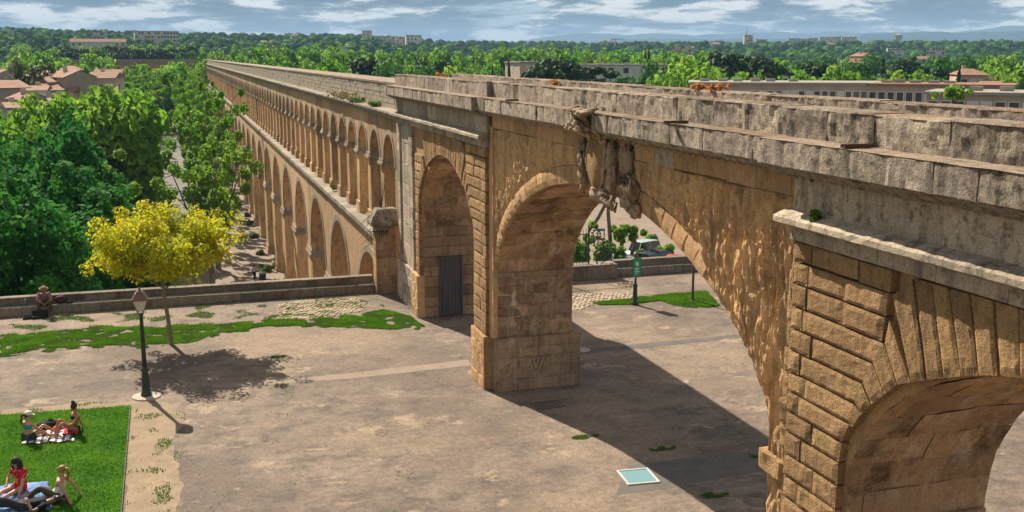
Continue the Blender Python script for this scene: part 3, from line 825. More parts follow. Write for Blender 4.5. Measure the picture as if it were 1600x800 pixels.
MB().box(8.95, 9.72, ya, YE, 7.94, 8.06).build('cornice_course', M['arcgrey'], arc)
MB().box(9.08, 9.5, 45.3, YE, 7.72, 7.944).build('cornice_moulding', M['arcgrey'], arc)
# top channel wall: individual stones close by, then one mass
pm = MB(); cnt = 0
zc_ = [8.05, 8.29, 8.53, 8.77, 9.01, 9.22]
for r_ in range(5):
    y = 45.3 + .2 * (r_ % 2)
    while y < 150:
        L = .75 * (.7 + .6 * rnd.random()); d = .03 * rnd.random()
        pm.box(9.60 - d, 9.66, y + .012, y + L - .012, zc_[r_] + .011, zc_[r_ + 1] - .011); y += L
pm.build('channel_wall_stones', M['arcgrey'], arc, kind='stuff')
MB().box(9.615, 11.3, 45.2, YE, 8.05, 9.2).build('channel_wall', M['arcgrey'], arc)
P = []; y = 45.25
while y < YE:
    P.append([(9.54, y, 9.2 + .015 * nz(y, 1, 0)), (9.53, y, 9.30 + .03 * nz(y * .8, 2, 0)), (10.1, y, 9.36 + .03 * nz(y * .8, 5, 0)), (11.2, y, 9.34), (11.35, y, 9.2)]); y += .5 if y < 120 else 6
MB().grid(P).build('cover_slabs', M['coping'], arc)
# dry grasses on the cornice
# wall that turns off to the left at the far end
MB().prism_x([(0, 0), (1, 0), (1, 1), (0, 1)], 0, .01)
far = thing('aqueduct_turn', 'far dark stretch of aqueduct wall turning left behind the treetops', 'aqueduct', (-25, YE + 1.6, ZS))
fb = MB(); fb.box(-48, 11.6, YE, YE + 3, ZS, 8.05); fb.build('wall', M['arcade'], far)
fc = MB(); fc.box(-48, 12, YE - .4, YE + 3.4, 8.05, 8.35); fc.build('cornice', M['arcgrey'], far)
fd = MB(); fd.box(-48, 11.4, YE + .3, YE + 2.6, 8.35, 9.35); fd.build('parapet', M['arcgrey'], far)
# ------------------------------------------------------------------ buttress where the terrace wall meets the aqueduct
but = thing('buttress_pier', 'short square stone pier with hipped cap and iron spikes at the wall end', 'pier', (8.4, 46.0, 0))
MB().box(7.98, 9.0, 45.74, 46.5, -1, 3.2).build('core', M['ochre'], but)
def but_block(*a, **k):
    return rough_stone(*a, **k)
zz_ = [0, .42, .85, 1.25, 1.62, 2.0, 2.35, 2.72, 3.05]
for a, b in zip(zz_, zz_[1:]):
    js = 7.96 + .3 + .45 * rnd.random()
    for x0, x1 in ((7.96, js), (js, 8.88)): rough_stone([(x0, a), (x1, a)], [(x0, b), (x1, b)], 45.70, 45.76, M['shade'], but, 'stone', .25, 3, .02, .015, axis='y')
    rough_stone([(45.72, a), (46.5, a)], [(45.72, b), (46.5, b)], 7.95, 8.0, M['ochre'], but, 'stone', .25, 3, .02, .015)
cp = MB(); P = []
prof = [(0, 3.05), (.22, 3.12), (.24, 3.28), (.1, 3.55), (-.12, 3.82)]
vs = []
for o, z in prof: vs += [(7.96 - o, 45.70 - o, z), (8.95, 45.70 - o, z), (8.95, 46.5, z), (7.96 - o, 46.5, z)]
fs = [(4 * i + j, 4 * i + (j + 1) % 4, 4 * i + 4 + (j + 1) % 4, 4 * i + 4 + j) for i in range(4) for j in range(4)] + [(16, 17, 18, 19)]
cp.add(vs, fs).build('cap', M['grey'], but)
GI = plain('dark_green_iron', (.025, .045, .04), .6)
for i in range(9):
    x = 7.75 + .09 * i; MB().tube([(x, 45.62, 2.86), (x, 45.55, 2.52)], [.018, .006], 5).build('spike', GI, but)
MB().box(7.7, 8.55, 45.60, 45.64, 2.85, 2.89).build('spike_bar', GI, but)
for i in range(5):
    MB().tube([(7.92 - .02 * i, 46.3, 2.3 + .3 * i), (7.35 - .02 * i, 46.35, 1.85 + .28 * i)], [.022, .007], 5).build('spike', GI, but)
for i in range(6): MB().tube([(8.4, 46.35 + .05 * i, 3.55 + .02 * i), (8.15 + .1 * i, 46.7, 4.55 + .12 * i)], [.018, .007], 4).build('spike', GI, but)

# ------------------------------------------------------------------ ground, terrain
def az_px(x, y):
    """photo column of a bearing on the horizon"""
    a = np.arctan2(x, y); return 800 + FPX * np.tan(a - YAW)
def terr(x, y):
    x = np.asarray(x, float); y = np.asarray(y, float)
    r = np.hypot(x, y); z = ZS - .02 + 32 * smoothstep(380, 1700, r) + 14 * smoothstep(1700, 5200, r)
    a = np.clip(np.arctan2(x, np.maximum(y, 1e-3)), -1.3, 1.3); col = 800 + FPX * np.tan(np.clip(a - YAW, -1.2, 1.2))
    hill = np.interp(col, [-400, 0, 130, 300, 560, 700, 900], [17, 16, 14, 11, 10, 2, 0])
    z = z + hill * smoothstep(430, 900, r) * smoothstep(1.3, .9, np.abs(a)) 
    z = z + 7 * smoothstep(-45, -110, x) * smoothstep(60, 180, y) * smoothstep(420, 260, r)
    return z
rr = np.concatenate([np.linspace(5, 600, 60), np.linspace(630, 2200, 40), np.geomspace(2300, 26000, 24)])
th = np.linspace(-math.pi, math.pi, 241)
P = []
for r_ in rr:
    xs = r_ * np.sin(th); ys = r_ * np.cos(th); zs = terr(xs, ys)
    P.append([(x, y, z) for x, y, z in zip(xs, ys, zs)])
gm = NM('earth_and_scrub', .95, .1)
g1 = gm.noise(.012, 6, .6); g2 = gm.noise(.3, 5, .6)
gm.color(gm.mix(gm.ramp(g2, [(.35, 0), (.65, 1)]), gm.mix(gm.ramp(g1, [(.4, 0), (.6, 1)]), (.05, .08, .028), (.085, .09, .045)), (.035, .06, .02)))
gmb = MB().grid(P); gmb.add([P[0][i] for i in range(240)], [tuple(range(240))])
gr = gmb.build('ground', gm.m, None, smooth=True, kind='structure')

# boulevard: carriageway, sidewalks
ra = NM('boulevard_asphalt', .9, .2); a1 = ra.noise(.35, 6, .65); a2 = ra.noise(9, 4, .7)
ra.color(ra.mix(ra.ramp(a2, [(.3, 0), (.7, 1)]), ra.mix(ra.ramp(a1, [(.38, 0), (.62, 1)]), (.17, .155, .14), (.24, .21, .19)), (.13, .12, .11)))
pv = NM('sandy_sidewalk', .92, .2); a1 = pv.noise(.5, 7, .7); a2 = pv.noise(11, 4, .7); a3 = pv.noise(.9, 5, .7, sc=(.35, 2.2, 1))
c_ = pv.mix(pv.ramp(a1, [(.36, 0), (.62, 1)]), (.22, .165, .13), (.29, .225, .18)); c_ = pv.mix(pv.ramp(a3, [(.5, 0), (.62, .7)]), c_, (.20, .155, .125))
pv.color(pv.bright(c_, pv.ramp(a2, [(.25, .8), (.75, 1.15)])))
MB().box(-8.2, .6, 52, YE - 2, ZS - .4, ZS + .006).build('road', ra.m, None, kind='structure')
MB().box(.6, 13, 46, YE - 2, ZS - .4, ZS + .12).build('pavement', pv.m, None, kind='structure')
MB().box(-12.5, -8.2, 52, YE - 2, ZS - .4, ZS + .12).build('pavement', pv.m, None, kind='structure')
mk = MB()
for i in range(60): mk.box(-3.95, -3.8, 60 + 6 * i, 63 + 6 * i, ZS + .0, ZS + .011)
mk.build('road_marking', plain('road_paint', (.7, .7, .68)), None, kind='structure')
# open ground beyond the terrace on the right, seen through the great arch
MB().box(13, 120, 62, 230, ZS - .4, ZS + .010).build('car_park', pv.m, None, kind='structure')

# ------------------------------------------------------------------ plaza
pz = NM('worn_plaza_asphalt', .9, .25)
n1 = pz.noise(.22, 7, .62, dist=.4); n2 = pz.noise(1.0, 8, .72, sc=(.9, 1.15, 1)); n3 = pz.noise(26, 4, .7); n4 = pz.noise(.55, 8, .72, loc=(5, 2, 0), sc=(.9, 1.1, 1)); n5 = pz.noise(.12, 4, .5, loc=(3, 8, 0))
c_ = pz.mix(pz.ramp(n1, [(.38, 0), (.60, 1)]), (.155, .116, .092), (.242, .18, .138))
c_ = pz.mix(pz.ramp(n2, [(.46, 0), (.62, .9)]), c_, (.110, .086, .072))
c_ = pz.mix(pz.ramp(n4, [(.575, 0), (.63, .8)]), c_, (.37, .27, .19))
c_ = pz.mix(pz.ramp(n5, [(.50, 0), (.66, .6)]), c_, (.31, .222, .152))
c_ = pz.bright(c_, pz.ramp(n3, [(.28, .55), (.72, 1.4)]))
n6 = pz.noise(5.5, 5, .75, loc=(2, 2, 0)); c_ = pz.bright(c_, pz.ramp(n6, [(.32, .72), (.68, 1.25)]))
v1 = pz.noise(.42, 7, .62, loc=(3, 5, 0), sc=(.6, 1.2, 1)); ck = pz.math('MULTIPLY', pz.ramp(pz.math('ABSOLUTE', pz.math('SUBTRACT', v1, .5)), [(.0, 1), (.004, 0)]), pz.ramp(pz.noise(.5, 4, .6, loc=(6, 1, 0)), [(.47, 0), (.56, .8)]))
c_ = pz.mix(ck, c_, (.06, .05, .042))
v2 = pz.voro(5.5, vec=pz.pos()); c_ = pz.mix(pz.math('MULTIPLY', pz.ramp(v2, [(.07, 1), (.12, 0)]), pz.ramp(pz.noise(.8, 3, .6, loc=(1, 7, 0)), [(.48, 0), (.56, .8)])), c_, (.46, .38, .30))
pz.color(c_); pz.bump(pz.math('ADD', pz.math('MULTIPLY', n3, .5), n4), .5, .02)
MB().box(-45, 26.5, -8, 46.9, ZS - 1, 0).build('plaza', pz.m, None, kind='structure')
MB().box(26.5, 60, -8, 46.9, ZS - 1, -.002).build('plaza', pz.m, None, kind='structure')

def flat_poly(name, pts, z, mat, kind='structure'):
    return MB().add([(x, y, z) for x, y in pts], [tuple(range(len(pts)))]).build(name, mat, None, kind=kind, fixn=False)
def ccw(pts):
    a = sum(p[0] * q[1] - q[0] * p[1] for p, q in zip(pts, pts[1:] + pts[:1])); return pts if a > 0 else pts[::-1]
def wob(pts, amp, step, seed):
    """resample a closed outline and roughen it"""
    out = []
    for p, q in zip(pts, pts[1:] + pts[:1]):
        L = math.hypot(q[0] - p[0], q[1] - p[1]); k = max(1, int(L / step))
        for i in range(k):
            x = lerp(p[0], q[0], i / k); y = lerp(p[1], q[1], i / k)
            out.append((x + amp * nz(x * 1.3, y * 1.3, seed), y + amp * nz(x * 1.3, y * 1.3, seed + 9)))
    return ccw(out)
def P2(*px): return [tuple(on_z(x, y, 0)[:2]) for x, y in px]
# lawn
LC = on_z(204, 635); LB = on_z(190, 800)
ldir = (LB - LC).normalized()
lawn_pts = ccw([(LC.x, LC.y), (LC.x + ldir.x * 14, LC.y + ldir.y * 14), (-16, LC.y + ldir.y * 14), (-16, on_z(0, 652).y - .25), tuple(on_z(0, 650)[:2])])
gl = NM('lawn_soil', .95, .1); a1 = gl.noise(1.1, 6, .65); a2 = gl.noise(14, 4, .7)
gl.color(gl.mix(gl.ramp(a2, [(.3, 0), (.7, 1)]), gl.mix(gl.ramp(a1, [(.36, 0), (.62, 1)]), (.04, .13, .012), (.08, .19, .02)), (.022, .085, .01)))
flat_poly('lawn', lawn_pts, .03, gl.m)
ed = MB(); a = Vector((LC.x, LC.y, 0)); b = a + ldir * 14; n_ = Vector((-ldir.y, ldir.x, 0)) * .012
ed.add([a - n_, b - n_, b + n_, a + n_, a - n_ + Vector((0, 0, .055)), b - n_ + Vector((0, 0, .055)), b + n_ + Vector((0, 0, .055)), a + n_ + Vector((0, 0, .055))], [(0, 3, 2, 1), (4, 5, 6, 7), (0, 1, 5, 4), (1, 2, 6, 5), (2, 3, 7, 6), (3, 0, 4, 7)])
tag(ed.build('lawn_edging', plain('edging_steel', (.05, .045, .04))), 'thin dark metal edging strip along the straight side of the lawn', 'edging')
# bare tan soil beside the lawn
so = NM('bare_soil', .95, .1); a1 = so.noise(1.3, 8, .72); a2 = so.noise(22, 4, .7); a3 = so.noise(4.5, 6, .7)
c_ = so.mix(so.ramp(a1, [(.36, 0), (.6, 1)]), (.35, .255, .17), (.25, .187, .135)); c_ = so.mix(so.ramp(a3, [(.52, 0), (.64, .5)]), c_, (.24, .18, .12))
so.color(so.bright(c_, so.ramp(a2, [(.25, .75), (.75, 1.2)]))); so.bump(a2, .6, .02)
soil_pts = wob(P2((204, 635), (190, 800), (262, 830), (285, 760), (268, 690), (290, 655), (262, 628), (160, 628), (0, 640), (0, 655)), .16, .25, 3)
flat_poly('bare_soil', soil_pts, .004, so.m)
# dark repair round the glazed floor light
dk = NM('dark_patch_asphalt', .85, .3); a1 = dk.noise(1.6, 6, .65); a2 = dk.noise(24, 3, .7)
dk.color(dk.bright(dk.mix(dk.ramp(a1, [(.35, 0), (.65, 1)]), (.10, .088, .08), (.145, .125, .11)), dk.ramp(a2, [(.25, .8), (.75, 1.15)])))
flat_poly('asphalt_patch', ccw(P2((962, 773), (1030, 765), (1120, 748), (1205, 735), (1215, 700), (1125, 709), (983, 727))), .004, dk.m)
# concrete drainage strip across the plaza
ds = NM('drain_concrete', .9, .2); a1 = ds.noise(1.5, 6, .7); ds.color(ds.mix(ds.ramp(a1, [(.35, 0), (.65, 1)]), (.235, .178, .142), (.29, .22, .175)))
flat_poly('drain_strip', wob(P2((540, 584), (730, 562), (738, 571), (545, 592), (400, 603), (330, 607), (330, 601), (420, 594)), .05, .3, 5), .005, ds.m)
flat_poly('drain_strip', wob(P2((1000, 537), (1150, 523), (1156, 527), (1004, 544), (905, 552), (905, 546)), .05, .3, 6), .005, dk.m)

# ------------------------------------------------------------------ grass, weeds, cobbles
def inside(poly, x, y):
    c = np.zeros(len(x), bool); n = len(poly)
    for i in range(n):
        x1, y1 = poly[i]; x2, y2 = poly[(i + 1) % n]
        t = ((y1 > y) != (y2 > y)) & (x < (x2 - x1) * (y - y1) / ((y2 - y1) or 1e-9) + x1); c ^= t
    return c
def blades(name, poly, n, h, mat, z=.03, wd=.02, keep=None, clump=None):
    xs = np.array([p[0] for p in poly]); ys = np.array([p[1] for p in poly])
    x = nrs.uniform(xs.min(), xs.max(), n); y = nrs.uniform(ys.min(), ys.max(), n)
    k = inside(poly, x, y); x, y = x[k], y[k]
    if keep is not None:
        v = np.array([noise.noise(Vector((a * keep[0], b * keep[0], keep[2]))) for a, b in zip(x, y)]); k = v + nrs.uniform(-.12, .12, len(v)) > keep[1]; x, y = x[k], y[k]
    m = len(x); a = nrs.uniform(0, 2 * math.pi, m); hh = h * nrs.uniform(.5, 1.3, m); l = nrs.uniform(-.7, .7, (m, 2)) * hh[:, None]
    V = np.zeros((m, 3, 3)); w_ = wd * nrs.uniform(.6, 1.3, m)
    V[:, 0] = np.stack([x - np.cos(a) * w_, y - np.sin(a) * w_, np.full(m, z - .01)], 1)
    V[:, 1] = np.stack([x + np.cos(a) * w_, y + np.sin(a) * w_, np.full(m, z - .01)], 1)
    V[:, 2] = np.stack([x + l[:, 0], y + l[:, 1], z + hh], 1)
    me = quads_mesh(name, V.reshape(-1, 3), mat, 3); return link(name, me, None, None, 'stuff')
def leafmat(name, c1, c2, c3=None, trans=.35, rough=.6, nscale=.6):
    q = NM(name, rough, .25); i = q.island(); n_ = q.noise(nscale, 3, .6)
    c = q.mix(i, c1, c2); c = q.mix(q.ramp(n_, [(.35, 0), (.65, .6)]), c, c3 or c1)
    q.color(c)
    t = q.n('ShaderNodeBsdfTranslucent'); q.l(q.bright(c, 1.25), t.inputs[0])
    mx = q.n('ShaderNodeMixShader'); mx.inputs[0].default_value = trans
    q.l(q.b.outputs[0], mx.inputs[1]); q.l(t.outputs[0], mx.inputs[2]); q.l(mx.outputs[0], q.out.inputs[0]); return q.m
M['grass'] = leafmat('grass_blade', (.06, .19, .008), (.18, .34, .02), (.022, .10, .006), .4, .6, .9)
M['weed'] = leafmat('weed_blade', (.04, .13, .012), (.13, .22, .035), (.12, .17, .04), .3)
blades('lawn_grass', lawn_pts, 220000, .06, M['grass'], .03, .014)
strip = wob(P2((0, 526), (60, 520), (150, 512), (235, 511), (330, 508), (440, 499), (475, 500), (560, 492), (600, 484), (640, 494), (664, 511), (600, 514), (520, 511), (430, 508), (345, 520), (300, 535), (225, 540), (130, 540), (60, 546), (0, 556)), .12, .3, 8)
blades('grass_strip', strip, 260000, .06, M['grass'], 0, .024, keep=(1.2, .0, 3.0)); blades('grass_strip', strip, 110000, .05, M['weed'], 0, .024, keep=(2.2, -.05, 1.0))
mx_ = sum(p[0] for p in strip) / len(strip); my_ = sum(p[1] for p in strip) / len(strip)
blades('grass_strip', wob([(x, y + (.55 if y > np.interp(x, [q[0] for q in sorted(strip)], [q[1] for q in sorted(strip)]) else -.35) * (1 + nz(x, y, 2))) for x, y in strip], .3, .3, 31), 200000, .045, M['weed'], 0, .022, keep=(1.9, .10, 8.0))
verge = wob(P2((0, 510), (120, 490), (300, 478), (440, 470), (560, 463), (600, 470), (600, 484), (440, 498), (300, 512), (150, 516), (0, 528)), .1, .4, 2)
blades('verge_weeds', verge, 60000, .05, M['weed'], 0, .02, keep=(1.1, .22, 4.0))
blades('soil_weeds', soil_pts, 30000, .05, M['weed'], .004, .018, keep=(1.6, .26, 9.0))
blades('plaza_weeds', P2((210, 560), (700, 545), (900, 800), (210, 800)), 90000, .03, M['weed'], 0, .016, keep=(.9, .56, 2.0))
rg = wob(P2((925, 473), (960, 470), (1010, 464), (1060, 458), (1105, 456), (1125, 478), (1085, 482), (1050, 478), (1030, 470), (985, 476), (940, 477)), .12, .3, 12)
rg = rg
blades('grass_strip', rg, 110000, .07, M['grass'], 0, .026, keep=(1.2, -.12, 5.0)); blades('grass_strip', rg, 20000, .05, M['weed'], 0, .024)
for q in ((1115, 774), (1035, 701), (1185, 712), (915, 683), (430, 558)):
    c = on_z(*q); blades('weed_tuft', [(c.x + .42 * math.cos(k_ * .7) * (1 + .4 * nz(k_, q[0], 1)), c.y + .16 * math.sin(k_ * .7) * (1 + .6 * nz(k_, q[1], 2))) for k_ in range(9)], 1100, .05, M['weed'], 0, .018, keep=(3.0, -.05, 3.0 + q[0]))
pb_ = MB()
for i in range(1500):
    c = on_z(rnd.uniform(200, 1200), rnd.uniform(520, 800)); s_ = rnd.uniform(.008, .026); a = rnd.uniform(0, 3)
    if 8.5 < c.x < 12.3 and 30.3 < c.y < 42: continue
    pb_.add([(c.x + s_ * math.cos(a + k_ * 1.571) * (1.3 if k_ % 2 else .8), c.y + s_ * math.sin(a + k_ * 1.571) * (1.3 if k_ % 2 else .8), 0) for k_ in range(4)] + [(c.x, c.y, s_ * .9)], [(0, 1, 4), (1, 2, 4), (2, 3, 4), (3, 0, 4)])
pb_.build('loose_pebbles', plain('pebble_stone', (.34, .28, .22), .9), None, kind='stuff')
cb = plain('rubble_cobble', (.45, .35, .26), .9)
def cobbles(name, poly, sp, mat, dens=.85):
    xs = [p[0] for p in poly]; ys = [p[1] for p in poly]; b = MB()
    nx = int((max(xs) - min(xs)) / sp); ny = int((max(ys) - min(ys)) / sp)
    X = []; Y = []
    for i in range(nx):
        for j in range(ny):
            X.append(min(xs) + (i + .5 * (j % 2)) * sp + rnd.uniform(-.2, .2) * sp); Y.append(min(ys) + j * sp + rnd.uniform(-.15, .15) * sp)
    k = inside(poly, np.array(X), np.array(Y))
    for x, y, q in zip(X, Y, k):
        if not q or rnd.random() > dens: continue
        a, h = rnd.uniform(-.4, .4), rnd.uniform(.02, .055); s1, s2 = sp * rnd.uniform(.36, .5), sp * rnd.uniform(.36, .5); ca, sa = math.cos(a), math.sin(a)
        def pp(u, v, z): return (x + (u * ca - v * sa), y + (u * sa + v * ca), z)
        t = .62
        b.add([pp(-s1, -s2, 0), pp(s1, -s2, 0), pp(s1, s2, 0), pp(-s1, s2, 0), pp(-s1 * t, -s2 * t, h), pp(s1 * t, -s2 * t, h), pp(s1 * t, s2 * t, h), pp(-s1 * t, s2 * t, h)], [(4, 5, 6, 7), (0, 1, 5, 4), (1, 2, 6, 5), (2, 3, 7, 6), (3, 0, 4, 7)])
    return b.build(name, mat, None, kind='stuff', fixn=False)
cpoly = wob(P2((434, 477), (470, 469), (560, 466), (578, 474), (560, 488), (500, 499), (440, 498)), .12, .3, 21)
flat_poly('bare_soil', cpoly, .004, so.m); cobbles('rubble_cobbles', cpoly, .19, cb)
blades('cobble_weeds', cpoly, 9000, .05, M['weed'], .01, .02, keep=(1.6, .15, 6.0))
c2 = wob(P2((893, 459), (985, 457), (1000, 463), (940, 472), (893, 488)), .1, .3, 22)
cobbles('rubble_cobbles', c2, .2, cb, .9)

# ------------------------------------------------------------------ terrace walls (seat step + back)
def seat_wall(x0, x1, y, label, seat=True, zt=.70, zs_=.38, L=1.7):
    t = thing('terrace_wall', label, 'wall', ((x0 + x1) / 2, y + .4, 0))
    MB().box(x0, x1, y + .06, y + .78, -13, zs_ - .02 if seat else zt - .1).build('core', M['bench'], t)
    if seat: MB().box(x0, x1, y + .47, y + .78, 0, zt - .04).build('core', M['bench'], t)
    x = x0
    while x < x1 - .05:
        xe = x + L * (.75 + .5 * rnd.random())
        if x1 - xe < .7: xe = x1
        if seat:
            rough_stone([(x, 0), (xe, 0)], [(x, zs_), (xe, zs_)], y + .02 * rnd.random(), y + .1, M['bench'], t, 'seat_stone', .4, 3, .015, .012, axis='y')
            MB().box(x + .006, xe - .006, y + .01, y + .47, zs_ - .06, zs_ + .012 * rnd.random()).build('seat_slab', M['bench'], t)
        x = xe
    x = x0 - .8
    while x < x1 - .05:
        xe = min(x1, x + L * (.8 + .5 * rnd.random())); xa = max(x, x0)
        if x1 - xe < .7: xe = x1
        z0 = zs_ if seat else 0; yf = y + (.44 if seat else 0)
        rough_stone([(xa, z0), (xe, z0)], [(xa, zt - .05), (xe, zt - .05)], yf + .02 * rnd.random(), yf + .1, M['bench'], t, 'back_stone', .4, 3, .015, .012, axis='y')
        MB().box(xa + .006, xe - .006, yf - .015, y + .82, zt - .05, zt + .015 * rnd.random()).build('coping', M['bench'], t)
        x = xe
    return t
seat_wall(-16, 7.93, 46.05, 'low stepped stone bench wall along the terrace edge behind the yellow tree')
seat_wall(12.0, 19.6, 45.6, 'plain low stone wall with iron railings seen through the great arch', False, .72)
seat_wall(19.6, 34, 46.0, 'low stepped stone bench wall seen through the great arch behind the green sign', True, .70)
# ------------------------------------------------------------------ trees
M['plane'] = leafmat('plane_leaf', (.085, .24, .014), (.24, .42, .035), (.06, .17, .015), .52, .7, .5)
M['plane2'] = leafmat('fresh_leaf', (.12, .26, .02), (.29, .43, .05), (.09, .20, .025), .52, .7, .4)
M['dense'] = leafmat('dark_broad_leaf', (.022, .12, .016), (.085, .27, .035), (.014, .11, .03), .4, .85, .35)
M['yellow'] = leafmat('golden_leaf', (.47, .41, .010), (.62, .55, .03), (.19, .31, .018), .5, .65, 1.4)
M['pine'] = leafmat('pine_needle', (.012, .045, .018), (.035, .085, .022), (.02, .06, .02), .15, .7, .1)
M['far'] = leafmat('mixed_leaf', (.03, .11, .018), (.08, .20, .03), (.04, .13, .02), .3, .8, .08)
M['olive'] = leafmat('grey_green_leaf', (.06, .085, .04), (.11, .13, .06), (.08, .11, .05), .25, .7, .2)
bk_ = NM('plane_bark', .9, .2); b1 = bk_.noise(2.5, 5, .6, vec=bk_.obj(), sc=(1, 1, .4)); bk_.color(bk_.mix(bk_.ramp(b1, [(.4, 0), (.6, 1)]), (.11, .092, .066), (.20, .175, .13))); bk_.bump(b1, .5, .03)
M['bark'] = bk_.m
M['darkbark'] = plain('dark_bark', (.09, .07, .05), .95)
def leaves(C, Rr, n, size, up=.35, flat=1.0, asp=.62, shell=.45, nr=.45):
    C = np.asarray(C, float); Rr = np.asarray(Rr, float); k = len(C)
    ci = np.repeat(np.arange(k), n); m = len(ci)
    d = nrs.normal(size=(m, 3)); d /= np.linalg.norm(d, axis=1)[:, None]
    r = nrs.uniform(shell ** 3, 1, m) ** (1 / 3)
    p = C[ci] + d * (r * Rr[ci])[:, None] * np.array([1, 1, flat])
    nn = d * .7 + nrs.normal(size=(m, 3)) * nr + np.array([0, 0, up]); nn /= np.linalg.norm(nn, axis=1)[:, None]
    a = nrs.normal(size=(m, 3)); t = np.cross(nn, a); t /= np.linalg.norm(t, axis=1)[:, None]; b = np.cross(nn, t)
    s = (size * nrs.uniform(.65, 1.3, m))[:, None]
    V = np.stack([p + t * s, p + b * s * asp, p - t * s, p - b * s * asp], 1)
    return V.reshape(-1, 3)
def ell_clumps(n, rx, rz, zc, lo=.55, rad=(.7, 1.2), zmin=-.75, jag=.12):
    C = []; Q = []
    while len(C) < n:
        d = Vector((rnd.gauss(0, 1), rnd.gauss(0, 1), rnd.gauss(0, 1))).normalized()
        if d.z < zmin: continue
        q = rnd.uniform(lo ** 2, 1) ** .5 * (1 + rnd.uniform(-jag, jag))
        C.append((d.x * rx * q, d.y * rx * q, zc + d.z * rz * q)); Q.append(rnd.uniform(*rad))
    return C, Q
PROT = {}
def proto(key, kind_name, trunk_mb, leafV, lmat, tmat):
    tm = trunk_mb.mesh('trunk'); tm.materials.append(tmat); tm.polygons.foreach_set('use_smooth', [True] * len(tm.polygons))
    PROT[key] = (kind_name, tm, quads_mesh('crown', leafV, lmat))
def limb(mb, a, d, L, r, n=4, wobble=.12, k=6, up=.15):
    pts = [Vector(a)]; d = Vector(d).normalized(); rad = [r]
    for i in range(n):
        d = (d + Vector((rnd.gauss(0, wobble), rnd.gauss(0, wobble), rnd.gauss(0, wobble) + up)) * .8).normalized()
        pts.append(pts[-1] + d * L / n); rad.append(r * (1 - .75 * (i + 1) / n))
    mb.tube(pts, rad, k); return pts, d
def make_plane(key, H, spread, nclump, leaf_n, size, lmat, open_=1.0):
    tb = MB(); C = []; Q = []
    tb.tube([(0, 0, -.3), (.05, 0, H * .12), (0, .08, H * .28)], [.42, .33, .28], 9)
    for i in range(6):
        an = i * 1.05 + rnd.uniform(-.3, .3); d = (math.cos(an) * .55, math.sin(an) * .55, 1)
        pts, dd = limb(tb, (0, .05, H * (.22 + .015 * i)), d, H * rnd.uniform(.55, .74), .16, 6, .1, 6, .1)
        for j in (2, 3, 4, 5, 6):
            p = pts[j]
            for q in range(2 if j < 6 else 1):
                o = Vector((rnd.gauss(0, 1), rnd.gauss(0, 1), rnd.gauss(.15, .6))).normalized() * rnd.uniform(.6, 1.0) * spread * (.42 if j > 3 else .5)
                e = p + o; tb.tube([p, p.lerp(e, .5) + Vector((0, 0, .15)), e], [.06, .04, .02], 4)
                C.append(tuple(e)); Q.append(rnd.uniform(.6, 1.1) * open_)
    while len(C) < nclump:
        c = rnd.choice(C[:40]); C.append((c[0] + rnd.gauss(0, 1.0), c[1] + rnd.gauss(0, 1.0), c[2] + rnd.gauss(0, .9))); Q.append(rnd.uniform(.55, 1.0) * open_)
    proto(key, 'plane_tree', tb, leaves(C, Q, leaf_n, size), lmat, M['bark'])
make_plane('planeA', 17.5, 4.8, 40, 95, .25, M['plane2'], .82)
make_plane('planeB', 18.5, 5.0, 46, 95, .25, M['plane'], .82)
make_plane('planeC', 16.5, 4.4, 80, 95, .28, M['plane2'], .95)
def make_dense(key, H, rx, n, ln, size, lmat, kind='broadleaf_tree', tm=None, zc=.56, rz=.46, rad=(.8, 1.35), lo=.6):
    tb = MB(); tb.tube([(0, 0, -.4), (.1, 0, H * .2), (0, .1, H * .45)], [.4, .3, .22], 8)
    for i in range(7): limb(tb, (0, .05, H * .25 + .2 * i), (math.cos(i * .9), math.sin(i * .9), .8), H * .42, .15, 4)
    C, Q = ell_clumps(n, rx, H * rz, H * zc, lo, rad)
    proto(key, kind, tb, leaves(C, Q, ln, size), lmat, tm or M['darkbark'])
make_dense('denseA', 18, 6.2, 170, 120, .23, M['dense'])
make_dense('denseB', 17, 5.4, 150, 120, .23, M['dense'])
make_dense('roundA', 14, 5.2, 60, 46, .5, M['far'], rad=(1.1, 1.9))
make_dense('roundB', 13, 4.6, 56, 46, .48, M['plane'], rad=(1.0, 1.7))
make_dense('brightA', 15, 5.4, 66, 50, .48, M['plane2'], rad=(1.0, 1.8))
make_dense('tallA', 21, 4.6, 80, 46, .55, M['plane'], rad=(1.1, 1.8), zc=.54, rz=.46)
make_dense('greyA', 13, 4.8, 60, 44, .45, M['olive'], rad=(.9, 1.7))
make_dense('bushA', 5, 3.2, 40, 40, .3, M['far'], 'round_shrub', zc=.5, rz=.5, rad=(.6, 1.1))
def make_umbrella(key, H, rx, n, ln):
    tb = MB(); tb.tube([(0, 0, -.3), (.15, .1, H * .35), (0, .2, H * .62)], [.42, .34, .26], 8)
    C, Q = [], []
    for i in range(9):
        an = i * .7; limb(tb, (0, .2, H * .5 + .12 * i), (math.cos(an), math.sin(an), .75), rx * .95, .15, 4, .08, 5, .05)
    while len(C) < n:
        x, y = rnd.uniform(-1, 1), rnd.uniform(-1, 1); q = x * x + y * y
        if q > 1: continue
        C.append((x * rx, y * rx, H * .70 + H * .25 * (1 - q) ** .6 - rnd.uniform(0, .06) * H)); Q.append(rnd.uniform(.9, 1.5))
    proto(key, 'umbrella_pine', tb, leaves(C, Q, ln, .42, .6, .55), M['pine'], M['darkbark'])
make_umbrella('umbA', 14, 6.8, 70, 55); make_umbrella('umbB', 15, 5.6, 60, 55)
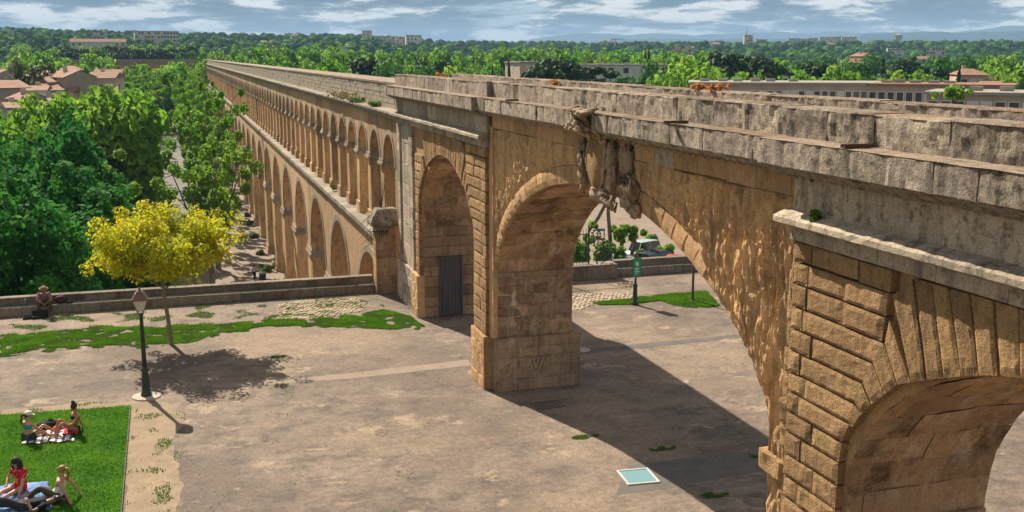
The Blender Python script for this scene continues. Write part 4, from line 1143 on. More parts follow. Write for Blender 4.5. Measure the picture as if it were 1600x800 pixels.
def make_cypress(key, H, rx, lm=None, kn='cypress'):
    tb = MB(); tb.tube([(0, 0, -.3), (0, 0, H * .8)], [.2, .05], 6); C = []; Q = []
    for i in range(60):
        t = rnd.random(); r_ = rx * math.sin(math.pi * min(1, .12 + .88 * t)) ** .7 * .62; an = rnd.uniform(0, 6.28)
        C.append((math.cos(an) * r_, math.sin(an) * r_, H * (.06 + .9 * t))); Q.append(rx * rnd.uniform(.35, .6))
    proto(key, kn, tb, leaves(C, Q, 32 if lm is None else 40, .36 if lm is None else .26, .5, 1.6), lm or M['pine'], M['darkbark'])
make_cypress('cypA', 13, 1.5); make_cypress('slimA', 13, 1.9, M['plane2'], 'garden_tree')
def make_cedar(key, H, rx):
    tb = MB(); tb.tube([(0, 0, -.3), (0, 0, H * .95)], [.45, .08], 7); C = []; Q = []
    for k_ in range(9):
        t = k_ / 8; z = H * (.2 + .77 * t); r_ = rx * (1 - t) ** .8 + .5
        for i in range(int(5 + 8 * (1 - t))):
            an = rnd.uniform(0, 6.28); q = r_ * rnd.uniform(.35, 1); C.append((math.cos(an) * q, math.sin(an) * q, z - .05 * q)); Q.append(rnd.uniform(.9, 1.6))
            if i < 5: tb.tube([(0, 0, z), (math.cos(an) * q, math.sin(an) * q, z)], [.1, .04], 4)
    proto(key, 'cedar', tb, leaves(C, Q, 50, .42, .8, .32), M['pine'], M['darkbark'])
make_cedar('cedA', 16, 5.2)
# small golden tree
def make_yellow():
    tb = MB(); C, Q = [], []
    tb.tube([(0, 0, -.1), (-.06, 0, .8), (-.14, .02, 1.7), (-.2, .03, 2.6), (-.2, .02, 3.6)], [.095, .08, .07, .065, .03], 8)
    for i in range(15):
        an = i * 2.4; z0 = 1.9 + .09 * i
        pts, d = limb(tb, (-.18, .02, z0), (math.cos(an), math.sin(an), .42), rnd.uniform(1.7, 2.5) * (1.05 - .02 * i), .035, 5, .1, 5, .05)
        for p in pts[2:]:
            for q in range(3): C.append((p.x + rnd.gauss(0, .22), p.y + rnd.gauss(0, .22), p.z + rnd.gauss(.06, .16))); Q.append(rnd.uniform(.25, .48))
    C2, Q2 = ell_clumps(120, 2.6, 1.45, 3.35, .4, (.26, .48), -.5, .22)
    proto('gold', 'golden_tree', tb, leaves(C + C2, Q + Q2, 84, .060, .35, .8, .7, .2), M['yellow'], plain('young_bark', (.22, .18, .11), .9))
make_yellow()
def tree(key, x, y, s=1.0, label='', cat='tree', group=None, z=None, rz=None, sz=None):
    kn, tm, cm = PROT[key]
    z = float(terr(x, y)) if z is None else z
    t = thing(kn, label, cat, (x, y, z - .05), rnd.uniform(0, 6.28) if rz is None else rz, group)
    sz = s if sz is None else sz; t.scale = (s, s, sz)
    a = bpy.data.objects.new('trunk', tm); COL.objects.link(a); a.parent = t
    b = bpy.data.objects.new('crown', cm); COL.objects.link(b); b.parent = t
    return t
HT = dict(planeA=19.5, planeB=20.5, planeC=18, denseA=19, denseB=18, roundA=15, roundB=14, brightA=16, tallA=22, greyA=14, bushA=5.6, umbA=14.3, umbB=15.3, cypA=13.4, slimA=13.4, cedA=17, gold=4.7)
WD = dict(planeA=11, planeB=12, planeC=11, denseA=14, denseB=12.5, roundA=12.5, roundB=11, brightA=13, tallA=11.5, greyA=11, bushA=7.6, umbA=15.5, umbB=13, cypA=3.4, slimA=4.2, cedA=11.5, gold=5.6)
def tree_px(key, px, ytop, wpx, dist, label, group=None, cat='tree', potted=False):
    """tree whose crown top and width are those measured in the photograph at a given distance"""
    p = on_d(px, ytop, dist); g = float(terr(p.x, p.y)); h = max(3, p.z - g)
    s = wpx / FPX * dist / WD[key]
    s = max(s, h / HT[key] / 1.35) if key not in ('cypA', 'slimA') and not potted else s
    return tree(key, p.x, p.y, s, label, cat, group, sz=h / HT[key])

gt = on_z(268, 538)
tree('gold', gt.x, gt.y, 1.0, 'small golden yellow leaved tree on the grass strip behind the lamp post', z=0.03, rz=.4, sz=1.10)
# boulevard rows
GA = 'plane trees lining the boulevard beside the arcade'
ORD = ['nearest', 'second', 'third', 'fourth', 'fifth', 'sixth']
tree('planeA', 2.0, 103, .86, 'open plane tree right behind the golden tree, first beside the arcade', z=ZS + .1, sz=.93, rz=2.0)
tree('planeC', -8.6, 84, .8, 'light green tree between the golden tree and the dark clump', z=ZS + .1, sz=.80)
y = 116; i = 0
while y < 425:
    tree(('planeA', 'planeB')[i % 2] if i < 4 else ('planeC', 'planeA', 'planeB')[i % 3], 2.9 + rnd.uniform(-.5, .5), y, rnd.uniform(.72, .86), (ORD[i + 1] + ' plane tree from the terrace in the row beside the arcade') if i < 5 else 'tall plane tree deep in the row beside the arcade', group=GA, z=ZS + .1, sz=rnd.uniform(.86, 1.0) * (1.07 + .16 * float(smoothstep(180, 420, y)))); y += 11.5 + (3 if i < 3 else 0); i += 1
GB = 'plane trees on the far side of the boulevard'
y = 88; i = 0
while y < 430:
    tree(('planeC', 'planeA', 'planeB')[i % 3], -12.2 + rnd.uniform(-.6, .6), y, rnd.uniform(.92, 1.1), (ORD[i] + ' plane tree from the terrace on the house side of the boulevard') if i < 6 else 'bright leafy plane tree deep on the house side of the boulevard', group=GB, z=ZS + .1, sz=rnd.uniform(.80, .94) * (1 + .22 * float(smoothstep(200, 420, y)))); y += 7.8; i += 1
y = 84; i = 0
while y < 150:
    tree(('planeC', 'brightA', 'planeA')[i % 3], -18.5 + rnd.uniform(-1, 1), y + 3, rnd.uniform(.9, 1.1), 'bright green leafy plane tree on the house side of the boulevard', group=GB, sz=rnd.uniform(.72, .85)); y += 10; i += 1
for i in range(7): tree(('planeC', 'brightA')[i % 2], -27 + rnd.uniform(-2, 2) - 1.2 * i, 92 + 8 * i, .95, 'bright green leafy plane tree on the house side of the boulevard', group=GB, sz=rnd.uniform(.66, .8))
for i in range(16): tree_px(('planeC', 'roundB', 'brightA')[i % 3], 300 - 19 * i, rnd.uniform(94, 99) if i < 8 else rnd.uniform(76, 94), rnd.uniform(48, 60), rnd.uniform(330, 420), 'bright green tree standing before the far turn of the aqueduct', 'trees before the far turn of the aqueduct') if True else tree('planeC', -17 - 3.6 * i + rnd.uniform(-2, 2), 300 + 110 * rnd.random(), 1.05, 'bright green tree standing before the far turn of the aqueduct', group='trees before the far turn of the aqueduct', z=ZS, sz=rnd.uniform(1.22, 1.42) if i % 3 else rnd.uniform(1.0, 1.12))
for i in range(14):
    px = -10 + 16 * i + rnd.uniform(-6, 6); tree_px(('roundB', 'planeC', 'brightA')[i % 3], px, (170 if px < 55 else 146 if px < 130 else 131) + rnd.uniform(-6, 8), rnd.uniform(95, 125), rnd.uniform(125, 150), 'light green tree growing before the lower red roofs', 'trees among the red roofs')
# dark trees against the terrace wall
for (x, y, key, s, sz, lb) in ((-9.3, 58, 'denseA', .82, .93, 'big dark green tree nearest the seated man, behind the bench wall'), (-14.5, 66, 'denseB', 1.0, 1.08, 'dark green tree at the left edge, behind the bench wall'),
                               (-6.0, 68, 'denseB', .86, .90, 'blue green bushy tree directly left behind the golden tree'), (-20, 57, 'denseA', .8, .92, 'dark green tree cut off by the left picture edge'),
                               (-8.9, 76, 'denseA', .84, 1.0, 'tall dark tree rising behind the blue green bushy tree'), (-15, 80, 'denseB', 1.0, 1.02, 'dark tree standing deepest in the dark green clump')):
    tree(key, x, y, s, lb, z=ZS, sz=sz)

# explicit trees beyond the aqueduct: kind, column, top row, width, distance
EXP = [('umbA', 876, 83, 60, 230, 'broad dark umbrella pine beside the beige apartment block'), ('cedA', 931, 92, 38, 190, 'dark tiered cedar left of the long white block'),
       ('cedA', 954, 99, 44, 195, 'spreading dark cedar in front of the long white block'), ('roundA', 978, 117, 84, 262, 'low rounded clipped evergreen just over the parapet'),
       ('roundA', 893, 110, 58, 240, 'low rounded evergreen left of the tiered cedar'), ('brightA', 1068, 84, 70, 185, 'bright green airy tree right of the long white block'),
       ('umbB', 1128, 74, 80, 240, 'left one of the two great umbrella pines over the trees'), ('umbA', 1178, 78, 66, 250, 'right one of the two great umbrella pines over the trees'),
       ('brightA', 1095, 96, 64, 200, 'light green tree under the great umbrella pines'), ('roundB', 1150, 108, 50, 190, 'green tree in front of the great umbrella pines'),
       ('umbB', 1205, 92, 56, 260, 'dark pine right of the great umbrella pines'), ('roundB', 1262, 105, 44, 190, 'bright tree behind the pale terrace building, first of four'),
       ('brightA', 1296, 101, 46, 188, 'bright tree behind the pale terrace building, second of four'), ('roundB', 1322, 106, 36, 186, 'bright tree behind the pale terrace building, third of four'),
       ('brightA', 1392, 108, 84, 184, 'wide bright tree behind the pale terrace building, last of four'), ('cedA', 1472, 96, 58, 205, 'dark blue green cedar left of the red roofed villa'),
       ('cypA', 1500, 102, 12, 200, 'dark cypress touching the red roofed villa'), ('cypA', 1381, 88, 12, 250, 'lone dark cypress above the wide bright tree'),
       ('brightA', 1565, 84, 84, 240, 'big bright green tree at the right picture edge'), ('brightA', 1605, 90, 70, 225, 'bright green tree cut by the right picture edge'),
       ('cedA', 1545, 112, 50, 190, 'dark spreading conifer right of the red roofed villa'), ('roundB', 1231, 115, 30, 230, 'small dome shaped tree behind the terrace building roof'),
       ('cypA', 1008, 76, 7, 360, 'left one of two slim cypresses above the cedar'), ('cypA', 1014, 73, 8, 362, 'right one of two slim cypresses above the cedar'),
       ('cypA', 536, 86, 6, 240, 'slim dark cypress left of the round dark pine'), ('cypA', 586, 88, 9, 230, 'dark cypress between round evergreens above the arcade'),
       ('cypA', 650, 95, 8, 220, 'cypress above the start of the near parapet'), ('cypA', 769, 100, 6, 210, 'smallest cypress over the near parapet'),
       ('cypA', 795, 92, 9, 210, 'cypress left of the beige apartment block'), ('umbB', 570, 84, 42, 230, 'round dark pine above the arcade channel'),
       ('roundA', 606, 92, 34, 220, 'dark round tree right of the cypress above the arcade'), ('umbB', 690, 89, 48, 260, 'dark spreading pine behind the near parapet'),
       ('roundA', 520, 82, 26, 250, 'dark brownish pine beside the slim cypress'), ('roundB', 508, 86, 36, 215, 'bright round tree above the arcade channel'),
       ('greyA', 640, 104, 24, 170, 'grey green bush tree over the near parapet corner'), ('greyA', 740, 106, 30, 170, 'grey green tree left of the smallest cypress'),
       ('roundA', 668, 100, 30, 190, 'green tree between cypress and spreading pine'), ('brightA', 710, 100, 30, 185, 'light green tree right of the spreading pine'),
       ('greyA', 48, 84, 44, 215, 'brown green pine standing among the red roofs')]
for k_, a, b, c, d, lb in EXP: tree_px(k_, a, b, c, d, lb)
# little trees poking over the parapet by the terrace building
for i, (px, yt, wd) in enumerate(((1112, 112, 14), (1124, 114, 12), (1135, 116, 10), (1165, 122, 9), (1178, 119, 11), (1187, 115, 12), (1068, 120, 16), (1052, 122, 18), (1015, 124, 14), (1148, 124, 9))):
    tree_px('slimA', px, yt, wd * 2.2, 160, 'small light green garden tree peeping over the parapet', 'garden trees over the parapet')
# long row of planes
GR = 'long row of plane trees behind the arcade'
px = 322; i = 0
while px < 1105:
    yt = np.interp(px, [320, 400, 470, 560, 640, 740, 800, 870, 960, 1100], [77, 68, 69, 76, 76, 76, 72, 71, 77, 80]) + rnd.uniform(-2, 2.5)
    tree_px(('tallA', 'brightA', 'tallA', 'roundB')[i % 4], px, yt, 40, rnd.uniform(410, 450), 'bright green plane tree in the long row behind the arcade', GR); px += rnd.uniform(17, 25); i += 1
px = 330
while px < 1000:
    tree_px(('tallA', 'brightA', 'roundB')[i % 3], px, np.interp(px, [320, 500, 700, 1000], [88, 90, 94, 92]) + rnd.uniform(-4, 4), 40, rnd.uniform(330, 390), 'bright green plane tree in the long row behind the arcade', GR); px += rnd.uniform(24, 36); i += 1
# filler gardens and parks
GF = {'roundA': 'green garden trees across the plain', 'roundB': 'green garden trees across the plain', 'brightA': 'light green trees across the plain', 'umbA': 'dark umbrella pines across the plain', 'umbB': 'dark umbrella pines across the plain', 'cypA': 'dark cypresses across the plain', 'greyA': 'grey green trees across the plain', 'cedA': 'dark conifers across the plain'}
LF = {'roundA': 'mid green rounded tree among the roofs of the plain', 'roundB': 'mid green rounded tree among the roofs of the plain', 'brightA': 'light yellow green tree among the roofs of the plain', 'umbA': 'dark umbrella pine on the wooded plain', 'umbB': 'dark umbrella pine on the wooded plain', 'cypA': 'dark cypress on the wooded plain', 'greyA': 'dull grey green tree on the wooded plain', 'cedA': 'dark conifer on the wooded plain'}
KS = ['roundA'] * 5 + ['roundB'] * 2 + ['brightA'] * 2 + ['umbA', 'umbB', 'umbB', 'cypA', 'greyA', 'cedA']
for i in range(130):
    px = rnd.uniform(640, 1650); d = 260 + 420 * rnd.random() ** .8; p = on_d(px, 88, d); k_ = rnd.choice(KS)
    if px < 1100 and d < 470: continue
    if 1300 < px < 1400 and d < 420 or 1490 < px < 1560 and d < 300 : continue
    s = rnd.uniform(.75, 1.15); tree(k_, p.x, p.y, s, LF[k_], group=GF[k_])
GH = 'trees covering the hill behind the roofs'
for i in range(75):
    px = rnd.uniform(-40, 318); d = rnd.uniform(300, 640)
    if d < 470 and px > 90: d += 180
    p = on_d(px, 88, d); k_ = rnd.choice(['roundA', 'roundB', 'brightA', 'umbA', 'roundA', 'umbB', 'brightA']); s = rnd.uniform(.9, 1.3)
    lb = {'roundA': 'mid green tree on the left hill behind the red roofs', 'roundB': 'fresh green tree on the left hill behind the red roofs', 'brightA': 'light green tree on the left hill behind the red roofs', 'umbA': 'dark pine on the left hill behind the red roofs', 'umbB': 'dark pine on the left hill behind the red roofs'}[k_]
    tree(k_, p.x, p.y, s, lb, group=GH + ' ' + {'umbA': '(pines)', 'umbB': '(pines)'}.get(k_, '(broadleaves)') )
# broad crowns between the parapet and the plain
for i in range(46):
    px = 1000 + 14.2 * i + rnd.uniform(-8, 8); d = rnd.uniform(215, 400); yt = rnd.uniform(86, 112) if d < 300 else rnd.uniform(78, 92)
    if 1495 < px < 1560 and d < 260: d = 300; yt = 88
    k_ = rnd.choice(['brightA', 'roundB', 'brightA', 'roundA', 'roundB', 'umbB', 'cedA'])
    tree_px(k_, px, yt, rnd.uniform(36, 64), d, {'brightA': 'big light green tree behind the terrace building', 'roundB': 'big light green tree behind the terrace building', 'roundA': 'big mid green tree behind the terrace building'}.get(k_, 'big dark conifer behind the terrace building'), 'trees behind the terrace building ' + ('(conifers)' if k_ in ('umbB', 'cedA') else '(broadleaves)'))
for i in range(34):
    px = 70 + 7 * i + rnd.uniform(-5, 5); tree_px(('roundA', 'umbB', 'umbA', 'brightA')[i % 4], px, rnd.uniform(67, 73) if i % 2 else rnd.uniform(70, 80), rnd.uniform(26, 44), rnd.uniform(470, 540), 'dark tree below the long halls on the left hill', 'trees below the long halls')
# far wood that reads as one mass
n = 9000
pxs = nrs.uniform(-80, 1680, n); ds = 620 * (5200 / 620) ** (nrs.uniform(0, 1, n) ** 1.25)
az = np.arctan((pxs - 800) / FPX) + YAW
X = np.sin(az) * ds; Y = np.cos(az) * ds; Z = terr(X, Y)
rad = nrs.uniform(3.2, 6.5, n) * (1 + ds / 7000)
Cn = np.stack([X, Y, Z + rad * .95], 1)
half = nrs.uniform(0, 1, n) < .62
def wood_mat(nm, c1, c2):
    q = NM(nm, .9, .05); v = q.noise(.035, 4, .6); q.color(q.mix(q.ramp(v, [(.35, 0), (.65, 1)]), c1, c2)); return q.m
WD1 = wood_mat('distant_dark_foliage', (.016, .05, .016), (.03, .085, .024)); WD2 = wood_mat('distant_green_foliage', (.035, .11, .016), (.07, .18, .028))
def domes(C, Rr):
    """lumpy crowns: 8 x 4 quads each, every vertex pushed in or out"""
    n_ = len(C); th_ = np.array([0.02, .5, 1.0, 1.5, 2.2]); ph = np.arange(9) % 8 * math.pi / 4
    d = np.stack([np.outer(np.sin(th_), np.cos(ph)), np.outer(np.sin(th_), np.sin(ph)), np.repeat(np.cos(th_)[:, None], 9, 1)], -1)
    k = nrs.uniform(.78, 1.15, (n_, 5, 9)); k[:, :, 8] = k[:, :, 0]
    V = C[:, None, None, :] + d[None] * (k * Rr[:, None, None])[..., None] * np.array([1, 1, .88])
    Q = np.stack([V[:, :-1, :-1], V[:, 1:, :-1], V[:, 1:, 1:], V[:, :-1, 1:]], 3)
    return Q.reshape(-1, 3)
for sel, wm__ in ((half, WD1), (~half, WD2)):
    V = np.concatenate([domes(Cn[sel], rad[sel]), leaves(Cn[sel], rad[sel] * 1.02, 34, .95, .3, .88, .8, .93, .25)])
    link('distant_wood', quads_mesh('distant_wood', V, wm__), None, None, 'stuff')

# ------------------------------------------------------------------ hills
hm = NM('hazed_wooded_hills', .95, .1); h1 = hm.noise(.0035, 6, .65); hm.color(hm.mix(hm.ramp(h1, [(.35, 0), (.65, 1)]), (.014, .042, .055), (.03, .065, .07)))  # blue of the distant haze is put into the woodland colour
def ridge(dist, pts, depth, seed, rough):
    px = np.arange(-300, 1950, 9.0); P = []
    yy = np.interp(px, [p[0] for p in pts], [p[1] for p in pts])
    for k_ in range(7):
        t = k_ / 6; row = []
        for x, y in zip(px, yy):
            a = math.atan((x - 800) / FPX) + YAW; d = dist + depth * t
            ztop = CAM_H + (88 - y) / FPX * (dist + depth * .6) / math.cos(a - YAW) * 1.0
            f = math.sin(math.pi * min(1, t / 1.2 + .02)) if t < .6 else math.cos((t - .6) / .4 * 1.2) * .98
            f = smoothstep(0, .6, t) if t <= .6 else 1 - .6 * smoothstep(.6, 1, t)
            zz = float(20 + (ztop - 20) * f + rough * f * (nz(x * .03, t * 3, seed) + .5 * nz(x * .09, t * 6, seed)))
            row.append((math.sin(a) * d, math.cos(a) * d, zz))
        P.append(row)
    MB().grid(P).build('hills', hm.m, None, smooth=True, kind='structure')
ridge(9500, [(-300, 70), (760, 72), (820, 62), (850, 57.5), (895, 51.5), (940, 53), (970, 54.5), (1025, 52.5), (1080, 55), (1150, 53), (1165, 52), (1250, 54), (1300, 53), (1345, 55), (1480, 55), (1530, 51), (1560, 48.5), (1600, 49), (1950, 52)], 2200, 3, 16)
ridge(6200, [(-300, 75), (800, 74), (900, 67), (960, 63), (1010, 61), (1080, 62), (1160, 61), (1250, 62.5), (1320, 60), (1340, 56.5), (1400, 55), (1480, 55.5), (1600, 56.5), (1950, 56)], 1300, 8, 10)

# ------------------------------------------------------------------ buildings
def wall_mat(nm, c): 
    q = NM(nm, .9, .2); v = q.noise(.5, 5, .6, sc=(1, 1, .35)); q.color(q.mix(q.ramp(v, [(.35, 0), (.65, 1)]), c, tuple(a * .8 for a in c))); return q.m
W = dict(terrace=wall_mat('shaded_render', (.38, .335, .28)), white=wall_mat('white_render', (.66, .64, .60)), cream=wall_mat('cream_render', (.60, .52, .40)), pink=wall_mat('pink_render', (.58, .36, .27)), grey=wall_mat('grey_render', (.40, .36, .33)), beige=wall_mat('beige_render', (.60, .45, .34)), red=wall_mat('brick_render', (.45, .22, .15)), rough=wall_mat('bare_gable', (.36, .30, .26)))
tl = NM('roman_tiles', .9, .2); tv = tl.noise(1.1, 5, .7); tw = tl.n('ShaderNodeTexWave'); tw.inputs['Scale'].default_value = 1.1; tl.l(tl.obj(), tw.inputs[0])
tl.color(tl.mix(tl.ramp(tv, [(.35, 0), (.65, 1)]), (.22, .105, .07), (.31, .185, .135))); M['tile'] = tl.m
M['glass'] = plain('window_glass', (.045, .055, .07), .15, .6); M['shutter'] = plain('shutter_grey', (.55, .54, .52)); M['flat'] = plain('flat_roof', (.31, .28, .245), .95)
WIN = {}
def win_meshes(w_, h_):
    k_ = (round(w_, 2), round(h_, 2))
    if k_ not in WIN:
        f = MB(); t = .09
        f.box(-w_ / 2 - t, w_ / 2 + t, -.06, .02, -t, 0); f.box(-w_ / 2 - t, w_ / 2 + t, -.06, .02, h_, h_ + t); f.box(-w_ / 2 - t, -w_ / 2, -.06, .02, 0, h_); f.box(w_ / 2, w_ / 2 + t, -.06, .02, 0, h_)
        fm = f.mesh('window'); fm.materials.append(W['white'])
        pm_ = MB().box(-w_ / 2, w_ / 2, -.02, .02, 0, h_).mesh('pane'); pm_.materials.append(M['glass']); WIN[k_] = (fm, pm_)
    return WIN[k_]
SHUT = {}
def add_window(par, x, y, z, w_, h_, rz=0):
    fm, pm_ = win_meshes(w_, h_)
    if rnd.random() < .38:
        k_ = (round(w_, 2), round(h_, 2))
        if k_ not in SHUT:
            sm = MB()
            for i in range(6): sm.box(-w_ / 2, w_ / 2, -.05, .02, h_ * i / 6 + .01, h_ * (i + 1) / 6 - .01)
            SHUT[k_] = sm.mesh('shutter'); SHUT[k_].materials.append(M['shutter'])
        pm_ = SHUT[k_]
    a = bpy.data.objects.new('window', fm); COL.objects.link(a); a.parent = par; a.location = (x, y, z); a.rotation_euler = (0, 0, rz)
    b = bpy.data.objects.new('pane', pm_); COL.objects.link(b); b.parent = a
def lbuild(mb, name, mat, par): o = mb.build(name, mat); o.parent = par; return o
def flat_block(px0, px1, ytop, dist, depth, wall, label, floors=3, cols=6, rz=0.0, ww=1.3, wh=1.4, roof='flat', vis=3, cat='building', side=True, nm='apartment_building', group=None, storey=2.9, extras=0, cap=None):
    pc = on_d((px0 + px1) / 2, ytop, dist); g = float(terr(pc.x, pc.y)) - 1; Wd = (px1 - px0) / FPX * dist * 1.02; H = pc.z - g
    ang = -math.atan2(pc.x, pc.y) + rz
    t = thing(nm, label, cat, (pc.x, pc.y, g), ang, group)
    lbuild(MB().box(-Wd / 2, Wd / 2, 0, depth, 0, H), 'wall', W[wall], t)
    if roof == 'flat':
        rf = MB(); rf.box(-Wd / 2 - .3, Wd / 2 + .3, -.3, depth + .3, H, H + .28); lbuild(rf, 'roof', M['flat'] if cap is None else cap, t)
    else:
        r_ = MB(); o = .35; hh = min(Wd, depth) * .24
        if roof == 'gx':   # ridge along x
            r_.add([(-Wd / 2 - o, -o, H), (Wd / 2 + o, -o, H), (Wd / 2 + o, depth / 2, H + hh), (-Wd / 2 - o, depth / 2, H + hh), (-Wd / 2 - o, depth + o, H), (Wd / 2 + o, depth + o, H)], [(0, 1, 2, 3), (3, 2, 5, 4), (0, 3, 4), (1, 5, 2), (0, 4, 5, 1)])
        elif roof == 'gy':
            r_.add([(-Wd / 2 - o, -.02, H), (0, -.02, H + hh), (Wd / 2 + o, -.02, H), (-Wd / 2 - o, depth, H), (0, depth, H + hh), (Wd / 2 + o, depth, H)], [(0, 1, 4, 3), (1, 2, 5, 4), (0, 3, 5, 2), (3, 4, 5)])
            gb = MB().add([(-Wd / 2, -.04, H), (Wd / 2, -.04, H), (0, -.04, H + hh - .12), (-Wd / 2, .2, H), (Wd / 2, .2, H), (0, .2, H + hh - .12)], [(0, 1, 2), (3, 5, 4), (0, 3, 4, 1), (1, 4, 5, 2), (2, 5, 3, 0)]); lbuild(gb, 'gable', W[wall], t)
        else:
            r_.add([(-Wd / 2 - o, -o, H), (Wd / 2 + o, -o, H), (Wd / 2 + o, depth + o, H), (-Wd / 2 - o, depth + o, H), (-Wd * .2, depth / 2, H + hh), (Wd * .2, depth / 2, H + hh)], [(0, 1, 5, 4), (1, 2, 5), (2, 3, 4, 5), (3, 0, 4), (0, 3, 2, 1)])
        rf = lbuild(r_, 'roof', M['tile'], t)
        ch = MB().box(-Wd * .22, -Wd * .22 + .7, depth * .55, depth * .55 + .5, H, H + hh + .6); lbuild(ch, 'chimney', W['beige'], rf)
    for fl in range(min(floors, vis)):
        z = H - (fl + 1) * storey + .7
        if z < .5: break
        for c in range(cols):
            x = -Wd / 2 + Wd * (c + .5) / cols
            add_window(t, x, 0, z, min(ww, Wd / cols * .7), wh)
    if side:
        for fl in range(min(floors, vis)):
            z = H - (fl + 1) * storey + .7
            if z < .5: break
            for sx, rr_ in ((-1, -math.pi / 2), (1, math.pi / 2)):
                add_window(t, sx * Wd / 2, depth * .5, z, 1.2, wh, rr_)
    for e in range((extras + 1) // 2):
        b = MB(); x = -Wd / 2 + Wd * (e + .3 + .4 * rnd.random()) / extras; b.box(x, x + 1.3, depth * .4, depth * .4 + .9, H + .27, H + .27 + rnd.uniform(.3, .6)); lbuild(b, 'roof_vent', W['grey' if rnd.random() < .6 else 'terrace'], t)
    return t
# long pale terrace building (three wings) over the parapet
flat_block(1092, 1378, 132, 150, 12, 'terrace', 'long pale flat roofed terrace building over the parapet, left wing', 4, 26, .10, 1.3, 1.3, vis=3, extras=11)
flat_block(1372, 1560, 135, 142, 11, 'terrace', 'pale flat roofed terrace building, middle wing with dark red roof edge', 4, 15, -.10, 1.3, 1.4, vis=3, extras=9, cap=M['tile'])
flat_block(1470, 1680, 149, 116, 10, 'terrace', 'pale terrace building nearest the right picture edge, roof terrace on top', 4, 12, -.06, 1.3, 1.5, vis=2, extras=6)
flat_block(812, 842, 98, 260, 11, 'beige', 'beige four storey apartment block with three windows, left of the umbrella pine', 4, 1, .35, 1.5, 1.6, vis=4)
flat_block(906, 1062, 102, 300, 12, 'white', 'long white apartment block with grey shutters behind the cedars', 4, 14, .04, 1.8, 1.5, vis=4, extras=8)
# towers and far blocks
far_list = [(586, 620, 57, 1250, 'cream', 'cream apartment slab left of the white tower', 8, 8), (619, 636, 58, 1240, 'beige', 'narrow beige block touching the white tower', 8, 4), (635, 658, 55, 1200, 'white', 'white apartment tower with dark window strips on the skyline', 9, 4), (566, 578, 48, 1300, 'cream', 'small pale tower rising behind pines left of the cream slab', 5, 2),
            (215, 275, 49, 900, 'cream', 'broad pale apartment slab on the left skyline', 5, 14), (146, 166, 50, 850, 'grey', 'small grey block between trees on the left skyline', 4, 4),
            (1164, 1176, 55, 1500, 'pink', 'dark pinkish tower with a mast on the plain', 12, 4), (1183, 1198, 62, 1500, 'grey', 'low grey block right of the mast tower', 5, 5), (1233, 1248, 60, 2100, 'grey', 'grey high rise at the left end of the far estate', 9, 4), (1248, 1262, 61, 2110, 'cream', 'second high rise from the left in the far estate', 8, 4), (1264, 1278, 59.5, 2120, 'grey', 'third high rise from the left in the far estate', 9, 4), (1282, 1304, 58, 2130, 'cream', 'wide pale high rise amid the far estate', 9, 6), (1304, 1317, 57.5, 2150, 'grey', 'tallest grey high rise of the far estate', 10, 4), (1317, 1337, 58, 2140, 'beige', 'beige slab at the right end of the far estate', 9, 6),
            (1450, 1474, 74, 900, 'beige', 'pale five storey block with pink roof edge on the right of the plain', 5, 6), (1388, 1402, 75, 980, 'white', 'white block with stepped roof left of the pale five storey block', 4, 4), (1402, 1412, 78, 990, 'white', 'small white block beside the stepped white block', 3, 3),
            (1050, 1064, 72, 900, 'pink', 'pink block left of the two pink blocks on the plain', 4, 3), (1066, 1080, 71, 900, 'pink', 'pink block right of the two pink blocks on the plain', 4, 3), (167, 197, 73, 640, 'white', 'white flat building half hidden below the left skyline', 2, 5)]
for a, b, yt, d, wl_, lb, fl, cl in far_list: flat_block(a, b, yt, d, 14, wl_, lb, fl, cl, rnd.uniform(-.15, .15), 1.8, 1.5, vis=5 if fl > 6 else 3, side=False)
mt = on_d(1170, 55, 1500); ant = MB(); ant.tube([(mt.x, mt.y + 6, mt.z), (mt.x, mt.y + 6, mt.z + 11)], [.5, .15], 5)
tag(ant.build('mast', plain('mast_steel', (.25, .25, .25))), 'thin radio mast standing on the dark pinkish tower', 'mast')
# long low halls on the left
flat_block(117, 190, 65.5, 700, 8, 'cream', 'long low hall with orange tiled roof on the left hill', 1, 9, 0, vis=1, roof='gx', side=False)
flat_block(165, 222, 84, 560, 12, 'beige', 'low building with orange roof above the boulevard trees', 1, 7, 0, vis=1, roof='gx', side=False)
flat_block(222, 265, 84, 555, 12, 'white', 'low white building right of the orange roofed one', 1, 5, 0, vis=1, side=False)
flat_block(288, 316, 86, 520, 10, 'white', 'small white building above the far end of the arcade', 1, 3, 0, vis=1, side=False)
# right hand villas
flat_block(1504, 1538, 117, 215, 10, 'pink', 'pink villa with red hipped roof among dark conifers', 2, 3, .2, vis=2, roof='hip', nm='house', cat='house')
flat_block(1528, 1553, 134, 185, 8, 'pink', 'small lower house with red roof before the pink villa', 1, 2, -.2, vis=1, roof='gx', nm='house', cat='house')
flat_block(1348, 1368, 88, 430, 10, 'red', 'house with steep reddish gables above the bright trees', 2, 2, .5, vis=1, roof='gy', nm='house', cat='house')
flat_block(1310, 1372, 99, 380, 14, 'beige', 'large pale pinkish hall behind the bright trees', 2, 8, .1, vis=1)
